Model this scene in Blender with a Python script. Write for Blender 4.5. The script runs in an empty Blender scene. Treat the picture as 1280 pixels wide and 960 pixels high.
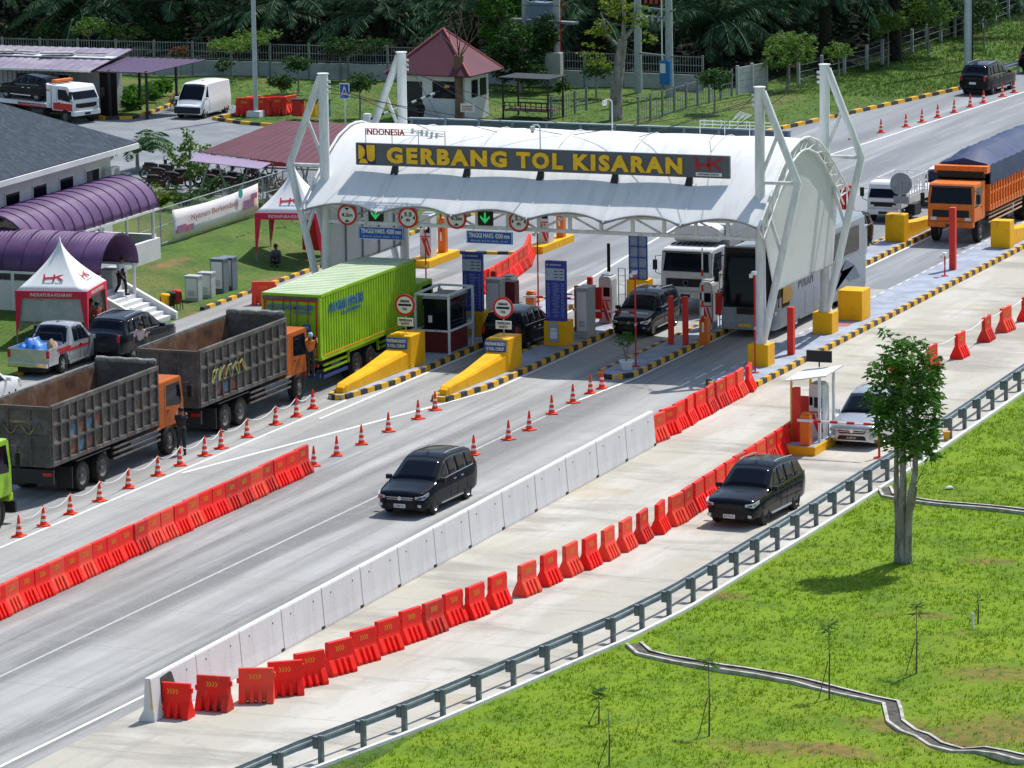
import bpy, bmesh, math, random
import numpy as np
from mathutils import Vector, Matrix
random.seed(7); rng = np.random.default_rng(7)
R = math.radians; PI = math.pi
SC = bpy.context.scene; COL = SC.collection

# ---------------- camera, world, sun, exposure ----------------
F_PX = 6140.0; PITCH = 0.17675662; ROLL = -0.0155461531; YAW = 0.3842
CAM = Vector((69.96033, -173.04451, 33.33986))
_cp, _sp, _cr, _sr = math.cos(PITCH), math.sin(PITCH), math.cos(ROLL), math.sin(ROLL)
def _road(v):                      # camera-heading frame -> road frame (x across, y along, z up)
    c, s = math.cos(YAW), math.sin(YAW)
    return Vector((v[0]*c - v[1]*s, v[0]*s + v[1]*c, v[2]))
_r0 = Vector((1, 0, 0)); _u0 = Vector((0, _sp, _cp)); _f0 = Vector((0, _cp, -_sp))
C_R = _road(_r0*_cr + _u0*_sr); C_U = _road(-_sr*_r0 + _cr*_u0); C_F = _road(_f0)
cd = bpy.data.cameras.new('camera'); cam = bpy.data.objects.new('camera', cd); COL.objects.link(cam)
cam.matrix_world = Matrix(((C_R.x, C_U.x, -C_F.x, CAM.x), (C_R.y, C_U.y, -C_F.y, CAM.y), (C_R.z, C_U.z, -C_F.z, CAM.z), (0, 0, 0, 1)))
cd.sensor_width = 36; cd.lens = F_PX/1280*36; cd.clip_start = 1; cd.clip_end = 3000
SC.camera = cam
SUN_DIR = Vector((0.19, 0.57, 1.0)).normalized()
w = bpy.data.worlds.new('World'); SC.world = w; w.use_nodes = True
nt = w.node_tree; sky = nt.nodes.new('ShaderNodeTexSky'); sky.sky_type = 'NISHITA'; sky.sun_disc = False
sky.sun_elevation = math.asin(SUN_DIR.z); sky.sun_rotation = math.atan2(SUN_DIR.x, SUN_DIR.y)
sky.air_density = 1.3; sky.dust_density = 1.2
nt.nodes['Background'].inputs['Strength'].default_value = 0.13
nt.links.new(sky.outputs[0], nt.nodes['Background'].inputs['Color'])
sd = bpy.data.lights.new('sun', 'SUN'); sd.energy = 4.7; sd.angle = R(0.53); sd.color = (1.0, 0.965, 0.91)
so = bpy.data.objects.new('sun', sd); COL.objects.link(so); so.rotation_euler = SUN_DIR.to_track_quat('Z', 'Y').to_euler()
SC.view_settings.view_transform = 'Standard'; SC.view_settings.look = 'None'
SC.view_settings.gamma = 1; SC.view_settings.exposure = 0.14

def at(px, py, z=0.0, Y=None):
    "point of the real place seen at photo position (px, py): on height z, or on the upright plane Y"
    d = C_F + C_R*((px-640)/F_PX) - C_U*((py-480)/F_PX)
    t = (z-CAM.z)/d.z if Y is None else (Y-CAM.y)/d.y
    return CAM + d*t

# ---------------- object helpers ----------------
def tag(o, label=None, cat=None, group=None, kind=None):
    if label: o['label'] = label
    if cat: o['category'] = cat
    if group: o['group'] = group
    if kind: o['kind'] = kind
    return o
def thing(name, label, cat, loc=(0, 0, 0), rz=0, group=None):
    o = bpy.data.objects.new(name, None); o.empty_display_size = .3; COL.objects.link(o)
    o.location = loc; o.rotation_euler = (0, 0, rz)
    return tag(o, label, cat, group)
def kids(o): return [c for c in o.children]
def dup(o, loc=None, rz=None, label=None, group=None, parent=None):
    c = o.copy(); COL.objects.link(c); c.parent = parent
    if loc is not None: c.location = loc
    if rz is not None: c.rotation_euler = (0, 0, rz)
    if label: c['label'] = label
    if group: c['group'] = group
    for k in kids(o): dup(k, parent=c)
    return c
ORD = ['first','second','third','fourth','fifth','sixth','seventh','eighth','ninth','tenth','eleventh','twelfth','thirteenth','fourteenth','fifteenth','sixteenth','seventeenth','eighteenth','nineteenth','twentieth',
 'twenty-first','twenty-second','twenty-third','twenty-fourth','twenty-fifth','twenty-sixth','twenty-seventh','twenty-eighth','twenty-ninth','thirtieth','thirty-first','thirty-second']

class MB:
    def __init__(s): s.v = []; s.f = []; s.m = []
    def add(s, vs, fs, m=0, M=None):
        b = len(s.v)
        if M is not None: vs = [M @ Vector(v) for v in vs]
        s.v += [tuple(v) for v in vs]; s.f += [tuple(i+b for i in f) for f in fs]; s.m += [m]*len(fs); return s
    def box(s, c, d, m=0, rz=0, top=1.0, M=None):
        x, y, z = d[0]/2, d[1]/2, d[2]/2; t = top if isinstance(top, tuple) else (top, top)
        vs = [(-x,-y,-z),(x,-y,-z),(x,y,-z),(-x,y,-z),(-x*t[0],-y*t[1],z),(x*t[0],-y*t[1],z),(x*t[0],y*t[1],z),(-x*t[0],y*t[1],z)]
        T = Matrix.Translation(c) @ Matrix.Rotation(rz, 4, 'Z')
        if M is not None: T = M @ T
        return s.add(vs, [(0,3,2,1),(4,5,6,7),(0,1,5,4),(1,2,6,5),(2,3,7,6),(3,0,4,7)], m, T)
    def bb(s, x0, x1, y0, y1, z0, z1, m=0): return s.box(((x0+x1)/2,(y0+y1)/2,(z0+z1)/2),(x1-x0,y1-y0,z1-z0),m)
    def cyl(s, p0, p1, r0, r1=None, n=12, m=0, cap=True):
        if r1 is None: r1 = r0
        p0, p1 = Vector(p0), Vector(p1); d = (p1-p0).normalized()
        a = d.orthogonal().normalized(); b = d.cross(a); vs = []
        for p, r in ((p0, r0), (p1, r1)):
            for i in range(n):
                t = 2*PI*i/n; vs.append(p + a*math.cos(t)*r + b*math.sin(t)*r)
        fs = [(i, (i+1) % n, n+(i+1) % n, n+i) for i in range(n)]
        if cap: fs += [tuple(range(n-1, -1, -1)), tuple(range(n, 2*n))]
        return s.add(vs, fs, m)
    def tube(s, pts, r, n=8, m=0):
        pts = [Vector(p) for p in pts]; rs = r if isinstance(r, (list, tuple)) else [r]*len(pts)
        vs = []; ref = None
        for i, p in enumerate(pts):
            d = (pts[min(i+1, len(pts)-1)] - pts[max(i-1, 0)]).normalized()
            a = d.orthogonal() if ref is None else ref - d*ref.dot(d)
            a.normalize(); ref = a; b = d.cross(a)
            vs += [p + (a*math.cos(2*PI*k/n) + b*math.sin(2*PI*k/n))*rs[i] for k in range(n)]
        fs = []
        for i in range(len(pts)-1):
            for k in range(n): fs.append((i*n+k, i*n+(k+1) % n, (i+1)*n+(k+1) % n, (i+1)*n+k))
        fs += [tuple(range(n-1, -1, -1)), tuple(range((len(pts)-1)*n, len(pts)*n))]
        return s.add(vs, fs, m)
    def lathe(s, prof, c=(0,0,0), n=20, m=0, M=None, cap=True):          # prof: (r, z) pairs
        vs = [(c[0]+r*math.cos(2*PI*k/n), c[1]+r*math.sin(2*PI*k/n), c[2]+z) for r, z in prof for k in range(n)]
        fs = [(i*n+k, i*n+(k+1) % n, (i+1)*n+(k+1) % n, (i+1)*n+k) for i in range(len(prof)-1) for k in range(n)]
        if cap and prof[0][0] > 1e-4: fs.append(tuple(range(n-1, -1, -1)))
        if cap and prof[-1][0] > 1e-4: fs.append(tuple(range((len(prof)-1)*n, len(prof)*n)))
        return s.add(vs, fs, m, M)
    def prism(s, poly, axis, a0, a1, m=0, M=None):             # polygon swept along an axis
        n = len(poly); vs = []
        for a in (a0, a1):
            for p, q in poly: vs.append({'x': (a, p, q), 'y': (p, a, q), 'z': (p, q, a)}[axis])
        fs = [tuple(range(n-1, -1, -1)), tuple(range(n, 2*n))] + [(i, (i+1) % n, n+(i+1) % n, n+i) for i in range(n)]
        return s.add(vs, fs, m, M)
    def grid(s, P, m=0, closed=False, flip=False):             # P[i][j] rows of points
        nr, nc = len(P), len(P[0]); vs = [p for r in P for p in r]; fs = []
        for i in range(nr-1):
            for j in range(nc if closed else nc-1):
                f = (i*nc+j, i*nc+(j+1) % nc, (i+1)*nc+(j+1) % nc, (i+1)*nc+j); fs.append(f[::-1] if flip else f)
        return s.add(vs, fs, m)
    def slab(s, P, th, m=0):                                   # sheet with thickness (downwards)
        s.grid(P, m); Q = [[Vector(p)-Vector((0,0,th)) for p in r] for r in P]; s.grid(Q, m, flip=True)
        def edge(a, b): s.grid([a, b], m)
        edge([Vector(p) for p in P[0]], Q[0]); edge(Q[-1], [Vector(p) for p in P[-1]])
        edge([r[0] for r in Q], [Vector(r[0]) for r in P]); edge([Vector(r[-1]) for r in P], [r[-1] for r in Q]); return s
    def build(s, name, mats, parent=None, smooth=None, bevel=0, fix=True):
        me = bpy.data.meshes.new(name); me.from_pydata(s.v, [], s.f)
        for mt in (mats if isinstance(mats, (list, tuple)) else [mats]): me.materials.append(mt)
        me.polygons.foreach_set('material_index', s.m)
        if fix:
            b = bmesh.new(); b.from_mesh(me); bmesh.ops.recalc_face_normals(b, faces=b.faces); b.to_mesh(me); b.free()
        if smooth is not None:
            me.polygons.foreach_set('use_smooth', [True]*len(me.polygons)); me.update()
            me.set_sharp_from_angle(angle=R(smooth))
        me.update()
        o = bpy.data.objects.new(name, me); COL.objects.link(o); o.parent = parent
        if bevel:
            md = o.modifiers.new('bevel', 'BEVEL'); md.width = bevel; md.segments = 2; md.limit_method = 'ANGLE'; md.angle_limit = R(40)
        return o
def each(mb, name, mats, parent=None, **kw):
    "one object per connected piece"
    n = len(mb.v); par = list(range(n))
    def f(i):
        while par[i] != i: par[i] = par[par[i]]; i = par[i]
        return i
    for fc in mb.f:
        for k in fc[1:]: par[f(fc[0])] = f(k)
    roots = {}
    for fi, fc in enumerate(mb.f): roots.setdefault(f(fc[0]), []).append(fi)
    for fs in roots.values():
        q = MB(); ix = {}
        for fi in fs:
            for k in mb.f[fi]:
                if k not in ix: ix[k] = len(q.v); q.v.append(mb.v[k])
            q.f.append(tuple(ix[k] for k in mb.f[fi])); q.m.append(mb.m[fi])
        o = q.build(name, mats, parent, **kw)
    return o
def struct(o): o['kind'] = 'structure'; return o
_tc = {}
def text(s, size, mat, parent, loc, rot=(R(90), 0, 0), depth=.01, bold=.0, name='lettering', sx=1, space=1.0, align='CENTER'):
    c = bpy.data.curves.new('t', 'FONT'); c.body = s; c.size = size; c.extrude = depth; c.offset = bold; c.align_x = align; c.align_y = 'CENTER'
    c.space_character = space; c.resolution_u = 3
    t = bpy.data.objects.new('t', c); COL.objects.link(t); dg = bpy.context.evaluated_depsgraph_get()
    me = bpy.data.meshes.new_from_object(t.evaluated_get(dg)); bpy.data.objects.remove(t); bpy.data.curves.remove(c)
    me.materials.clear(); me.materials.append(mat); me.name = name
    o = bpy.data.objects.new(name, me); COL.objects.link(o); o.parent = parent; o.location = loc; o.rotation_euler = rot; o.scale = (sx, 1, 1)
    return o

# ---------------- materials ----------------
A3 = (1, 1, 1)
def mat(name, col, rough=.6, metal=0.0, col2=None, scale=4, stretch=(1,1,1), detail=5, bump=0, lo=.35, hi=.65, coat=0, emit=0, bscale=None, spec=.35):
    m = bpy.data.materials.new(name); m.use_nodes = True; t = m.node_tree; b = t.nodes['Principled BSDF']
    b.inputs['Roughness'].default_value = rough; b.inputs['Metallic'].default_value = metal; b.inputs['Coat Weight'].default_value = coat
    b.inputs['Specular IOR Level'].default_value = spec
    if col2 is None: col2 = tuple(c*.82 for c in col)
    tc = t.nodes.new('ShaderNodeTexCoord'); mp = t.nodes.new('ShaderNodeMapping'); mp.inputs['Scale'].default_value = stretch
    n = t.nodes.new('ShaderNodeTexNoise'); n.inputs['Scale'].default_value = scale; n.inputs['Detail'].default_value = detail; n.inputs['Roughness'].default_value = .6
    r = t.nodes.new('ShaderNodeValToRGB'); r.color_ramp.elements[0].position = lo; r.color_ramp.elements[1].position = hi
    r.color_ramp.elements[0].color = (*col, 1); r.color_ramp.elements[1].color = (*col2, 1)
    t.links.new(tc.outputs['Object'], mp.inputs['Vector']); t.links.new(mp.outputs[0], n.inputs['Vector']); t.links.new(n.outputs['Fac'], r.inputs[0])
    t.links.new(r.outputs[0], b.inputs['Base Color'])
    if emit: b.inputs['Emission Strength'].default_value = emit; b.inputs['Emission Color'].default_value = (*col, 1)
    if bump:
        bp = t.nodes.new('ShaderNodeBump'); bp.inputs['Strength'].default_value = bump; bp.inputs['Distance'].default_value = .05
        src = n
        if bscale:
            src = t.nodes.new('ShaderNodeTexNoise'); src.inputs['Scale'].default_value = bscale; src.inputs['Detail'].default_value = 4
            t.links.new(mp.outputs[0], src.inputs['Vector'])
        t.links.new(src.outputs['Fac'], bp.inputs['Height']); t.links.new(bp.outputs[0], b.inputs['Normal'])
    return m
def layered(name, base, layers, rough=.8, bump=.15, bscale=30):
    "base colour then layers of (colour, noise scale, stretch, lo, hi, strength)"
    m = bpy.data.materials.new(name); m.use_nodes = True; t = m.node_tree; b = t.nodes['Principled BSDF']; b.inputs['Roughness'].default_value = rough; b.inputs['Specular IOR Level'].default_value = .18
    tc = t.nodes.new('ShaderNodeTexCoord'); cur = None
    for i, (col, sc, st, lo, hi, stg) in enumerate(layers):
        mp = t.nodes.new('ShaderNodeMapping'); mp.inputs['Scale'].default_value = st; mp.inputs['Location'].default_value = (i*3.7, i*1.3, i)
        n = t.nodes.new('ShaderNodeTexNoise'); n.inputs['Scale'].default_value = sc; n.inputs['Detail'].default_value = 6; n.inputs['Roughness'].default_value = .62
        r = t.nodes.new('ShaderNodeMapRange'); r.inputs['From Min'].default_value = lo; r.inputs['From Max'].default_value = hi; r.inputs['To Max'].default_value = stg
        mx = t.nodes.new('ShaderNodeMixRGB'); mx.inputs[1].default_value = (*base, 1); mx.inputs[2].default_value = (*col, 1)
        t.links.new(tc.outputs['Object'], mp.inputs[0]); t.links.new(mp.outputs[0], n.inputs['Vector']); t.links.new(n.outputs['Fac'], r.inputs[0]); t.links.new(r.outputs[0], mx.inputs[0])
        if cur is not None: t.links.new(cur, mx.inputs[1])
        cur = mx.outputs[0]
    t.links.new(cur, b.inputs['Base Color'])
    if bump:
        n = t.nodes.new('ShaderNodeTexNoise'); n.inputs['Scale'].default_value = bscale; n.inputs['Detail'].default_value = 5
        t.links.new(tc.outputs['Object'], n.inputs['Vector'])
        bp = t.nodes.new('ShaderNodeBump'); bp.inputs['Strength'].default_value = bump; bp.inputs['Distance'].default_value = .04
        t.links.new(n.outputs['Fac'], bp.inputs['Height']); t.links.new(bp.outputs[0], b.inputs['Normal'])
    return m
def soil(m, patches, col=(.23,.115,.05), col2=(.10,.075,.035)):
    "bare earth showing through the turf at given places (x, y, rx, ry)"
    t = m.node_tree; b = t.nodes['Principled BSDF']; src = b.inputs['Base Color'].links[0].from_socket
    tc = t.nodes.new('ShaderNodeTexCoord'); n = t.nodes.new('ShaderNodeTexNoise'); n.inputs['Scale'].default_value = 2.6; n.inputs['Detail'].default_value = 9; n.inputs['Roughness'].default_value = .75; t.links.new(tc.outputs['Object'], n.inputs['Vector'])
    n2 = t.nodes.new('ShaderNodeTexNoise'); n2.inputs['Scale'].default_value = 3.0; n2.inputs['Detail'].default_value = 5; t.links.new(tc.outputs['Object'], n2.inputs['Vector'])
    cr = t.nodes.new('ShaderNodeValToRGB'); cr.color_ramp.elements[0].position = .4; cr.color_ramp.elements[1].position = .6; cr.color_ramp.elements[0].color = (*col, 1); cr.color_ramp.elements[1].color = (*col2, 1); t.links.new(n2.outputs['Fac'], cr.inputs[0])
    for (x, y, rx, ry) in patches:
        mp = t.nodes.new('ShaderNodeMapping'); mp.vector_type = 'POINT'; mp.inputs['Location'].default_value = (-x/rx, -y/ry, 0); mp.inputs['Scale'].default_value = (1/rx, 1/ry, 0); t.links.new(tc.outputs['Object'], mp.inputs[0])
        ln = t.nodes.new('ShaderNodeVectorMath'); ln.operation = 'LENGTH'; t.links.new(mp.outputs[0], ln.inputs[0])
        ad = t.nodes.new('ShaderNodeMath'); ad.operation = 'MULTIPLY_ADD'; ad.inputs[1].default_value = 2.6; t.links.new(n.outputs['Fac'], ad.inputs[0]); t.links.new(ln.outputs['Value'], ad.inputs[2])
        mr = t.nodes.new('ShaderNodeMapRange'); mr.inputs['From Min'].default_value = 2.35; mr.inputs['From Max'].default_value = 1.75; mr.inputs['To Max'].default_value = .62; t.links.new(ad.outputs[0], mr.inputs[0])
        mx = t.nodes.new('ShaderNodeMixRGB'); t.links.new(mr.outputs[0], mx.inputs[0]); t.links.new(src, mx.inputs[1]); t.links.new(cr.outputs[0], mx.inputs[2]); src = mx.outputs[0]
    t.links.new(src, b.inputs['Base Color'])
def joints(m, period, axis, width, col, start=0.0):
    "adds dark joint lines across a surface every `period` metres"
    t = m.node_tree; b = t.nodes['Principled BSDF']; src = b.inputs['Base Color'].links[0].from_socket
    tc = t.nodes.new('ShaderNodeTexCoord'); sp = t.nodes.new('ShaderNodeSeparateXYZ'); t.links.new(tc.outputs['Object'], sp.inputs[0])
    a = t.nodes.new('ShaderNodeMath'); a.operation = 'ADD'; a.inputs[1].default_value = start+1000*period; t.links.new(sp.outputs[axis], a.inputs[0])
    md = t.nodes.new('ShaderNodeMath'); md.operation = 'MODULO'; md.inputs[1].default_value = period; t.links.new(a.outputs[0], md.inputs[0])
    lt = t.nodes.new('ShaderNodeMath'); lt.operation = 'LESS_THAN'; lt.inputs[1].default_value = width; t.links.new(md.outputs[0], lt.inputs[0])
    ml = t.nodes.new('ShaderNodeMath'); ml.operation = 'MULTIPLY'; ml.inputs[1].default_value = .6; t.links.new(lt.outputs[0], ml.inputs[0])
    mx = t.nodes.new('ShaderNodeMixRGB'); mx.inputs[2].default_value = (*col, 1); t.links.new(ml.outputs[0], mx.inputs[0]); t.links.new(src, mx.inputs[1])
    t.links.new(mx.outputs[0], b.inputs['Base Color']); return m
m_grass = layered('grass_ground', (.16, .25, .008), [((.075,.145,.01), .5, A3, .42, .62, .75), ((.21,.27,.015), .25, A3, .5, .65, .6), ((.22,.15,.055), .22, A3, .63, .72, .6), ((.05,.10,.01), 9, A3, .48, .6, .55), ((.17,.27,.03), 22, A3, .52, .62, .5)], .95, .8, 14)
m_grass2 = layered('rough_grass_ground', (.085, .155, .022), [((.04,.085,.016), .6, A3, .42, .62, .8), ((.15,.14,.05), .22, A3, .5, .64, .7), ((.26,.13,.06), .13, A3, .66, .72, .8), ((.03,.06,.02), 7, A3, .48, .6, .6), ((.11,.16,.04), 20, A3, .52, .62, .5)], .95, .8, 12)
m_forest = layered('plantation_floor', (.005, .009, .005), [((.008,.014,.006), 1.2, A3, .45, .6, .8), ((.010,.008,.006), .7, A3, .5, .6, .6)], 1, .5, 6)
m_road = joints(layered('road_concrete', (.335, .335, .33), [((.15,.153,.158), .26, (1.4,.04,1), .44, .60, .85), ((.43,.43,.42), .5, (2.0,.09,1), .50, .68, .7), ((.12,.12,.12), 14, (1,.6,1), .66, .74, .5), ((.22,.21,.19), .16, A3, .5, .68, .4), ((.27,.27,.27), 1.1, (.5,1.1,1), .5, .66, .35), ((.13,.13,.13), 2.6, (.8,.12,1), .64, .74, .5), ((.5,.5,.48), 9, A3, .56, .7, .25)], .82, .1, 40), 5.0, 1, .035, (.14,.14,.14))
m_ramp = joints(layered('ramp_concrete', (.40, .38, .325), [((.50,.485,.445), .3, (1.2,.25,1), .45, .62, .9), ((.2,.19,.17), 14, (1,.6,1), .67, .74, .5), ((.24,.225,.20), .4, (1.6,.12,1), .58, .72, .55), ((.27,.255,.225), .5, (.35,1.0,1), .5, .64, .8), ((.36,.29,.18), .6, (.5,.5,1), .56, .7, .5), ((.30,.29,.27), 3, (1,.3,1), .6, .7, .5), ((.6,.59,.55), 9, A3, .56, .7, .25)], .85, .1, 40), 5.0, 1, .04, (.2,.19,.17), 1.2)
m_plaza = joints(layered('plaza_concrete', (.24, .255, .27), [((.165,.178,.195), .3, (1.4,.1,1), .42, .6, .9), ((.32,.335,.345), .5, (1.6,.08,1), .52, .66, .8), ((.15,.15,.16), 2.2, (.7,.2,1), .66, .76, .5)], .8, .1, 40), 5.0, 1, .035, (.15,.15,.16))
m_paver = layered('yard_pavers', (.21, .23, .25), [((.155,.17,.19), .5, A3, .42, .6, .8), ((.28,.295,.31), .25, A3, .5, .64, .7), ((.17,.19,.2), 12, A3, .55, .6, .4)], .9, .3, 30)
m_island = layered('island_paving', (.34, .38, .46), [((.24,.27,.33), 1.0, A3, .42, .6, .8), ((.36,.38,.42), 4, A3, .55, .65, .5)], .85, .2, 30)
m_line = layered('worn_white_paint', (.72,.72,.70), [((.45,.45,.44), 3, A3, .5, .7, .7)], .7, 0)
m_conc = layered('barrier_concrete', (.62,.63,.64), [((.50,.51,.52), 1.6, (2.5,1,.4), .45, .65, .5), ((.30,.29,.28), 2.6, (3,1,.35), .62, .74, .6), ((.2,.19,.18), 9, A3, .68, .74, .5)], .85, .25, 25)
m_drain = layered('drain_concrete', (.50,.48,.44), [((.25,.24,.21), 2, A3, .45, .6, .8)], .9, .3, 25)
m_black = mat('black_kerb_paint', (.018,.018,.02), .6, col2=(.06,.06,.06), scale=6)
m_yellow = mat('yellow_kerb_paint', (.76,.41,.012), .55, col2=(.55,.30,.03), scale=5, hi=.75)
m_yellowb = layered('yellow_barrier_paint', (.86,.44,.008), [((.72,.34,.015), 1.5, A3, .45, .65, .7), ((.30,.20,.06), 2.2, (1,1,.35), .60, .72, .6), ((.16,.14,.12), 9, (.6,.6,2.2), .66, .70, .75)], .5, .1, 12)
m_white = mat('white_paint', (.74,.75,.75), .5, col2=(.6,.62,.63), scale=1.2, hi=.8)
m_steelw = mat('white_steel_tube', (.74,.76,.77), .4, col2=(.48,.52,.52), scale=1.5, stretch=(3,3,.6), hi=.75)
m_fabric = mat('white_membrane', (.84,.85,.85), .6, col2=(.60,.62,.62), scale=.9, stretch=(3.2,.5,.5), lo=.5, hi=.85, bump=.25, bscale=1.2)
m_grey = mat('grey_steel', (.30,.32,.34), .45, .2, col2=(.22,.24,.26), scale=2)
m_galv = mat('galvanised_steel', (.38,.42,.46), .42, .2, col2=(.28,.32,.35), scale=3)
m_galvd = mat('dark_galvanised_post', (.20,.225,.235), .55, .1, col2=(.11,.14,.15), scale=5)
m_dark = mat('dark_metal', (.03,.032,.035), .5, .2)
m_blk = mat('matt_black', (.012,.012,.013), .6)
m_tyre = mat('tyre_rubber', (.012,.012,.013), .9, col2=(.035,.033,.03), scale=4, spec=.2)
m_rim = mat('alloy_rim', (.45,.46,.48), .3, .7)
m_rimd = mat('dark_rim', (.05,.05,.055), .35, .6)
m_rims = mat('dusty_steel_rim', (.20,.19,.18), .6, .2, col2=(.10,.10,.10))
m_glass = mat('tinted_glass', (.005,.008,.016), .08, 0, spec=.16, coat=0)
m_glassl = mat('light_tinted_glass', (.035,.05,.06), .06, 0, spec=.8, coat=.4)
m_lamp = mat('headlight_lens', (.55,.58,.6), .12, .3, coat=.6)
m_amber = mat('amber_lens', (.8,.25,.02), .3)
m_redl = mat('red_tail_lens', (.45,.01,.01), .25, coat=.4)
m_chrome = mat('chrome_trim', (.7,.71,.72), .15, .95)
m_plate = mat('white_number_plate', (.7,.7,.68), .5)
m_plateb = mat('black_number_plate', (.03,.03,.03), .5)
m_platey = mat('yellow_number_plate', (.7,.5,.05), .5)
m_txtb = mat('black_lettering', (.015,.015,.015), .6)
m_txtw = mat('white_lettering', (.8,.8,.8), .5)
m_txty = mat('yellow_sign_letters', (.95,.56,.02), .45)
m_txtr = mat('red_lettering', (.5,.01,.02), .4)
m_txtbl = mat('blue_lettering', (.01,.12,.42), .5)
m_signbl = mat('blue_sign_face', (.012,.10,.42), .45)
m_signgy = mat('grey_sign_board', (.10,.115,.14), .5, col2=(.10,.11,.125), scale=2)
m_red = layered('red_plastic', (.88,.022,.014), [((.70,.02,.014), 1.5, A3, .45, .65, .7), ((.30,.10,.07), 3.5, (1,1,.5), .60, .74, .5)], .5, .05, 8)
m_red2 = layered('sun_faded_red_plastic', (.86,.06,.035), [((.75,.10,.06), 1.5, A3, .4, .65, .8), ((.35,.16,.10), 4, (1,1,.6), .56, .72, .6)], .6, .05, 8)
m_red3 = layered('dusty_red_plastic', (.70,.025,.018), [((.45,.05,.035), 2.5, A3, .4, .62, .8), ((.40,.28,.22), 5, (1,1,.4), .58, .72, .55)], .65, .05, 8)
m_redp = mat('red_paint', (.58,.02,.015), .5, col2=(.45,.02,.015))
m_redd = mat('maroon_paint', (.16,.02,.025), .5)
m_orange = mat('orange_paint', (.75,.17,.015), .45, col2=(.6,.14,.02))
m_orange2 = layered('dusty_orange_paint', (.44,.10,.015), [((.26,.09,.03), 2, A3, .45, .65, .8), ((.14,.09,.06), 4, A3, .56, .7, .7)], .6, .1, 10)
m_cone = mat('orange_red_cone', (.92,.055,.012), .5, col2=(.80,.045,.012))
m_refl = mat('white_reflective_band', (.8,.8,.78), .4)
m_slot = mat('dark_red_recess', (.30,.01,.01), .6)
m_paint_blk = mat('black_car_paint', (.0035,.005,.009), .12, 0, col2=(.004,.006,.011), coat=0, spec=.2)
m_paint_nvy = mat('dark_grey_car_paint', (.009,.013,.024), .15, 0, coat=0, spec=.28)
m_paint_slv = mat('silver_car_paint', (.48,.50,.53), .28, .6, coat=.8)
m_paint_wht = mat('white_car_paint', (.82,.83,.84), .3, 0, col2=(.78,.79,.80), coat=.3)
m_lime = mat('lime_truck_paint', (.30,.55,.02), .45, col2=(.22,.43,.02), scale=1.5)
m_limeroof = mat('pale_container_roof', (.50,.58,.40), .6, col2=(.40,.50,.33), scale=.8)
m_rust = layered('dusty_dump_steel', (.085,.080,.075), [((.17,.155,.14), 1.3, A3, .45, .65, .8), ((.20,.11,.06), 1.1, A3, .58, .70, .6), ((.26,.24,.22), 7, A3, .60, .72, .5), ((.03,.03,.035), 5, A3, .55, .7, .6)], .7, .2, 20)
m_rustin = layered('rusty_dump_inside', (.15,.075,.04), [((.26,.17,.12), .9, A3, .45, .62, .8), ((.05,.03,.025), 1.6, A3, .5, .68, .8), ((.3,.12,.04), 3, A3, .6, .7, .5)], .85, .2, 14)
m_purple = mat('purple_roof_sheet', (.085,.038,.12), .6, col2=(.14,.075,.18), scale=.7, stretch=(1,1,1))
m_maroon = mat('maroon_roof_sheet', (.125,.035,.055), .7, col2=(.095,.028,.042), scale=.8)
m_slate = layered('slate_roof_tiles', (.028,.040,.058), [((.055,.075,.105), 2.6, (.35,1.6,2.5), .45, .6, .8), ((.025,.032,.04), 5, (.4,1.5,2.5), .5, .62, .7)], .85, .3, 8)
m_wall = mat('white_plaster', (.70,.71,.71), .8, col2=(.58,.59,.60), scale=.6)
m_wallgr = mat('grey_precast_wall', (.40,.43,.43), .85, col2=(.25,.28,.28), scale=.7, stretch=(1,1,2))
m_bluegrey = mat('bluish_grey_wall', (.14,.18,.215), .6, col2=(.10,.13,.155), scale=.4)
m_bark = layered('tree_bark', (.23,.215,.185), [((.38,.36,.33), 3, (1,1,.3), .45, .6, .8), ((.08,.07,.06), 6, (1,1,.4), .5, .65, .8)], .95, .6, 12)
m_wood = mat('weathered_wood', (.20,.13,.085), .9, col2=(.10,.06,.04), scale=4, stretch=(1,1,.3), bump=.4)
t_ = m_fabric.node_tree; _b = t_.nodes['Principled BSDF']; _tr = t_.nodes.new('ShaderNodeBsdfTranslucent'); _tr.inputs[0].default_value = (.75,.78,.80,1)
_mx = t_.nodes.new('ShaderNodeMixShader'); _mx.inputs[0].default_value = .22; t_.links.new(_b.outputs[0], _mx.inputs[1]); t_.links.new(_tr.outputs[0], _mx.inputs[2]); t_.links.new(_mx.outputs[0], t_.nodes['Material Output'].inputs[0])
m_gable = m_fabric.copy(); m_gable.name = 'gable_membrane'; [n for n in m_gable.node_tree.nodes if n.type == 'MIX_SHADER'][0].inputs[0].default_value = .5
m_linef = mat('faded_white_line', (.46,.46,.45), .8, col2=(.36,.36,.36), scale=3)
def leafmat(n, c, c2, sc=1.5):
    m = mat(n, c, .65, col2=c2, scale=sc, lo=.4, hi=.6, spec=.15)
    b = m.node_tree.nodes['Principled BSDF']; b.inputs['Subsurface Weight'].default_value = 0
    t = m.node_tree; tr = t.nodes.new('ShaderNodeBsdfTranslucent'); tr.inputs[0].default_value = (c[0]*1.4, c[1]*1.5, c[2], 1)
    mx = t.nodes.new('ShaderNodeMixShader'); mx.inputs[0].default_value = .28; t.links.new(b.outputs[0], mx.inputs[1]); t.links.new(tr.outputs[0], mx.inputs[2])
    t.links.new(mx.outputs[0], t.nodes['Material Output'].inputs[0]); return m
m_leaf = leafmat('glossy_green_leaves', (.045,.125,.018), (.08,.18,.025))
m_leafd = leafmat('dark_green_leaves', (.025,.065,.018), (.045,.095,.025))
m_leafl = leafmat('pale_green_leaves', (.09,.17,.03), (.14,.21,.05))
m_leafy = leafmat('yellow_green_leaves', (.15,.20,.02), (.07,.13,.02))
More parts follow.
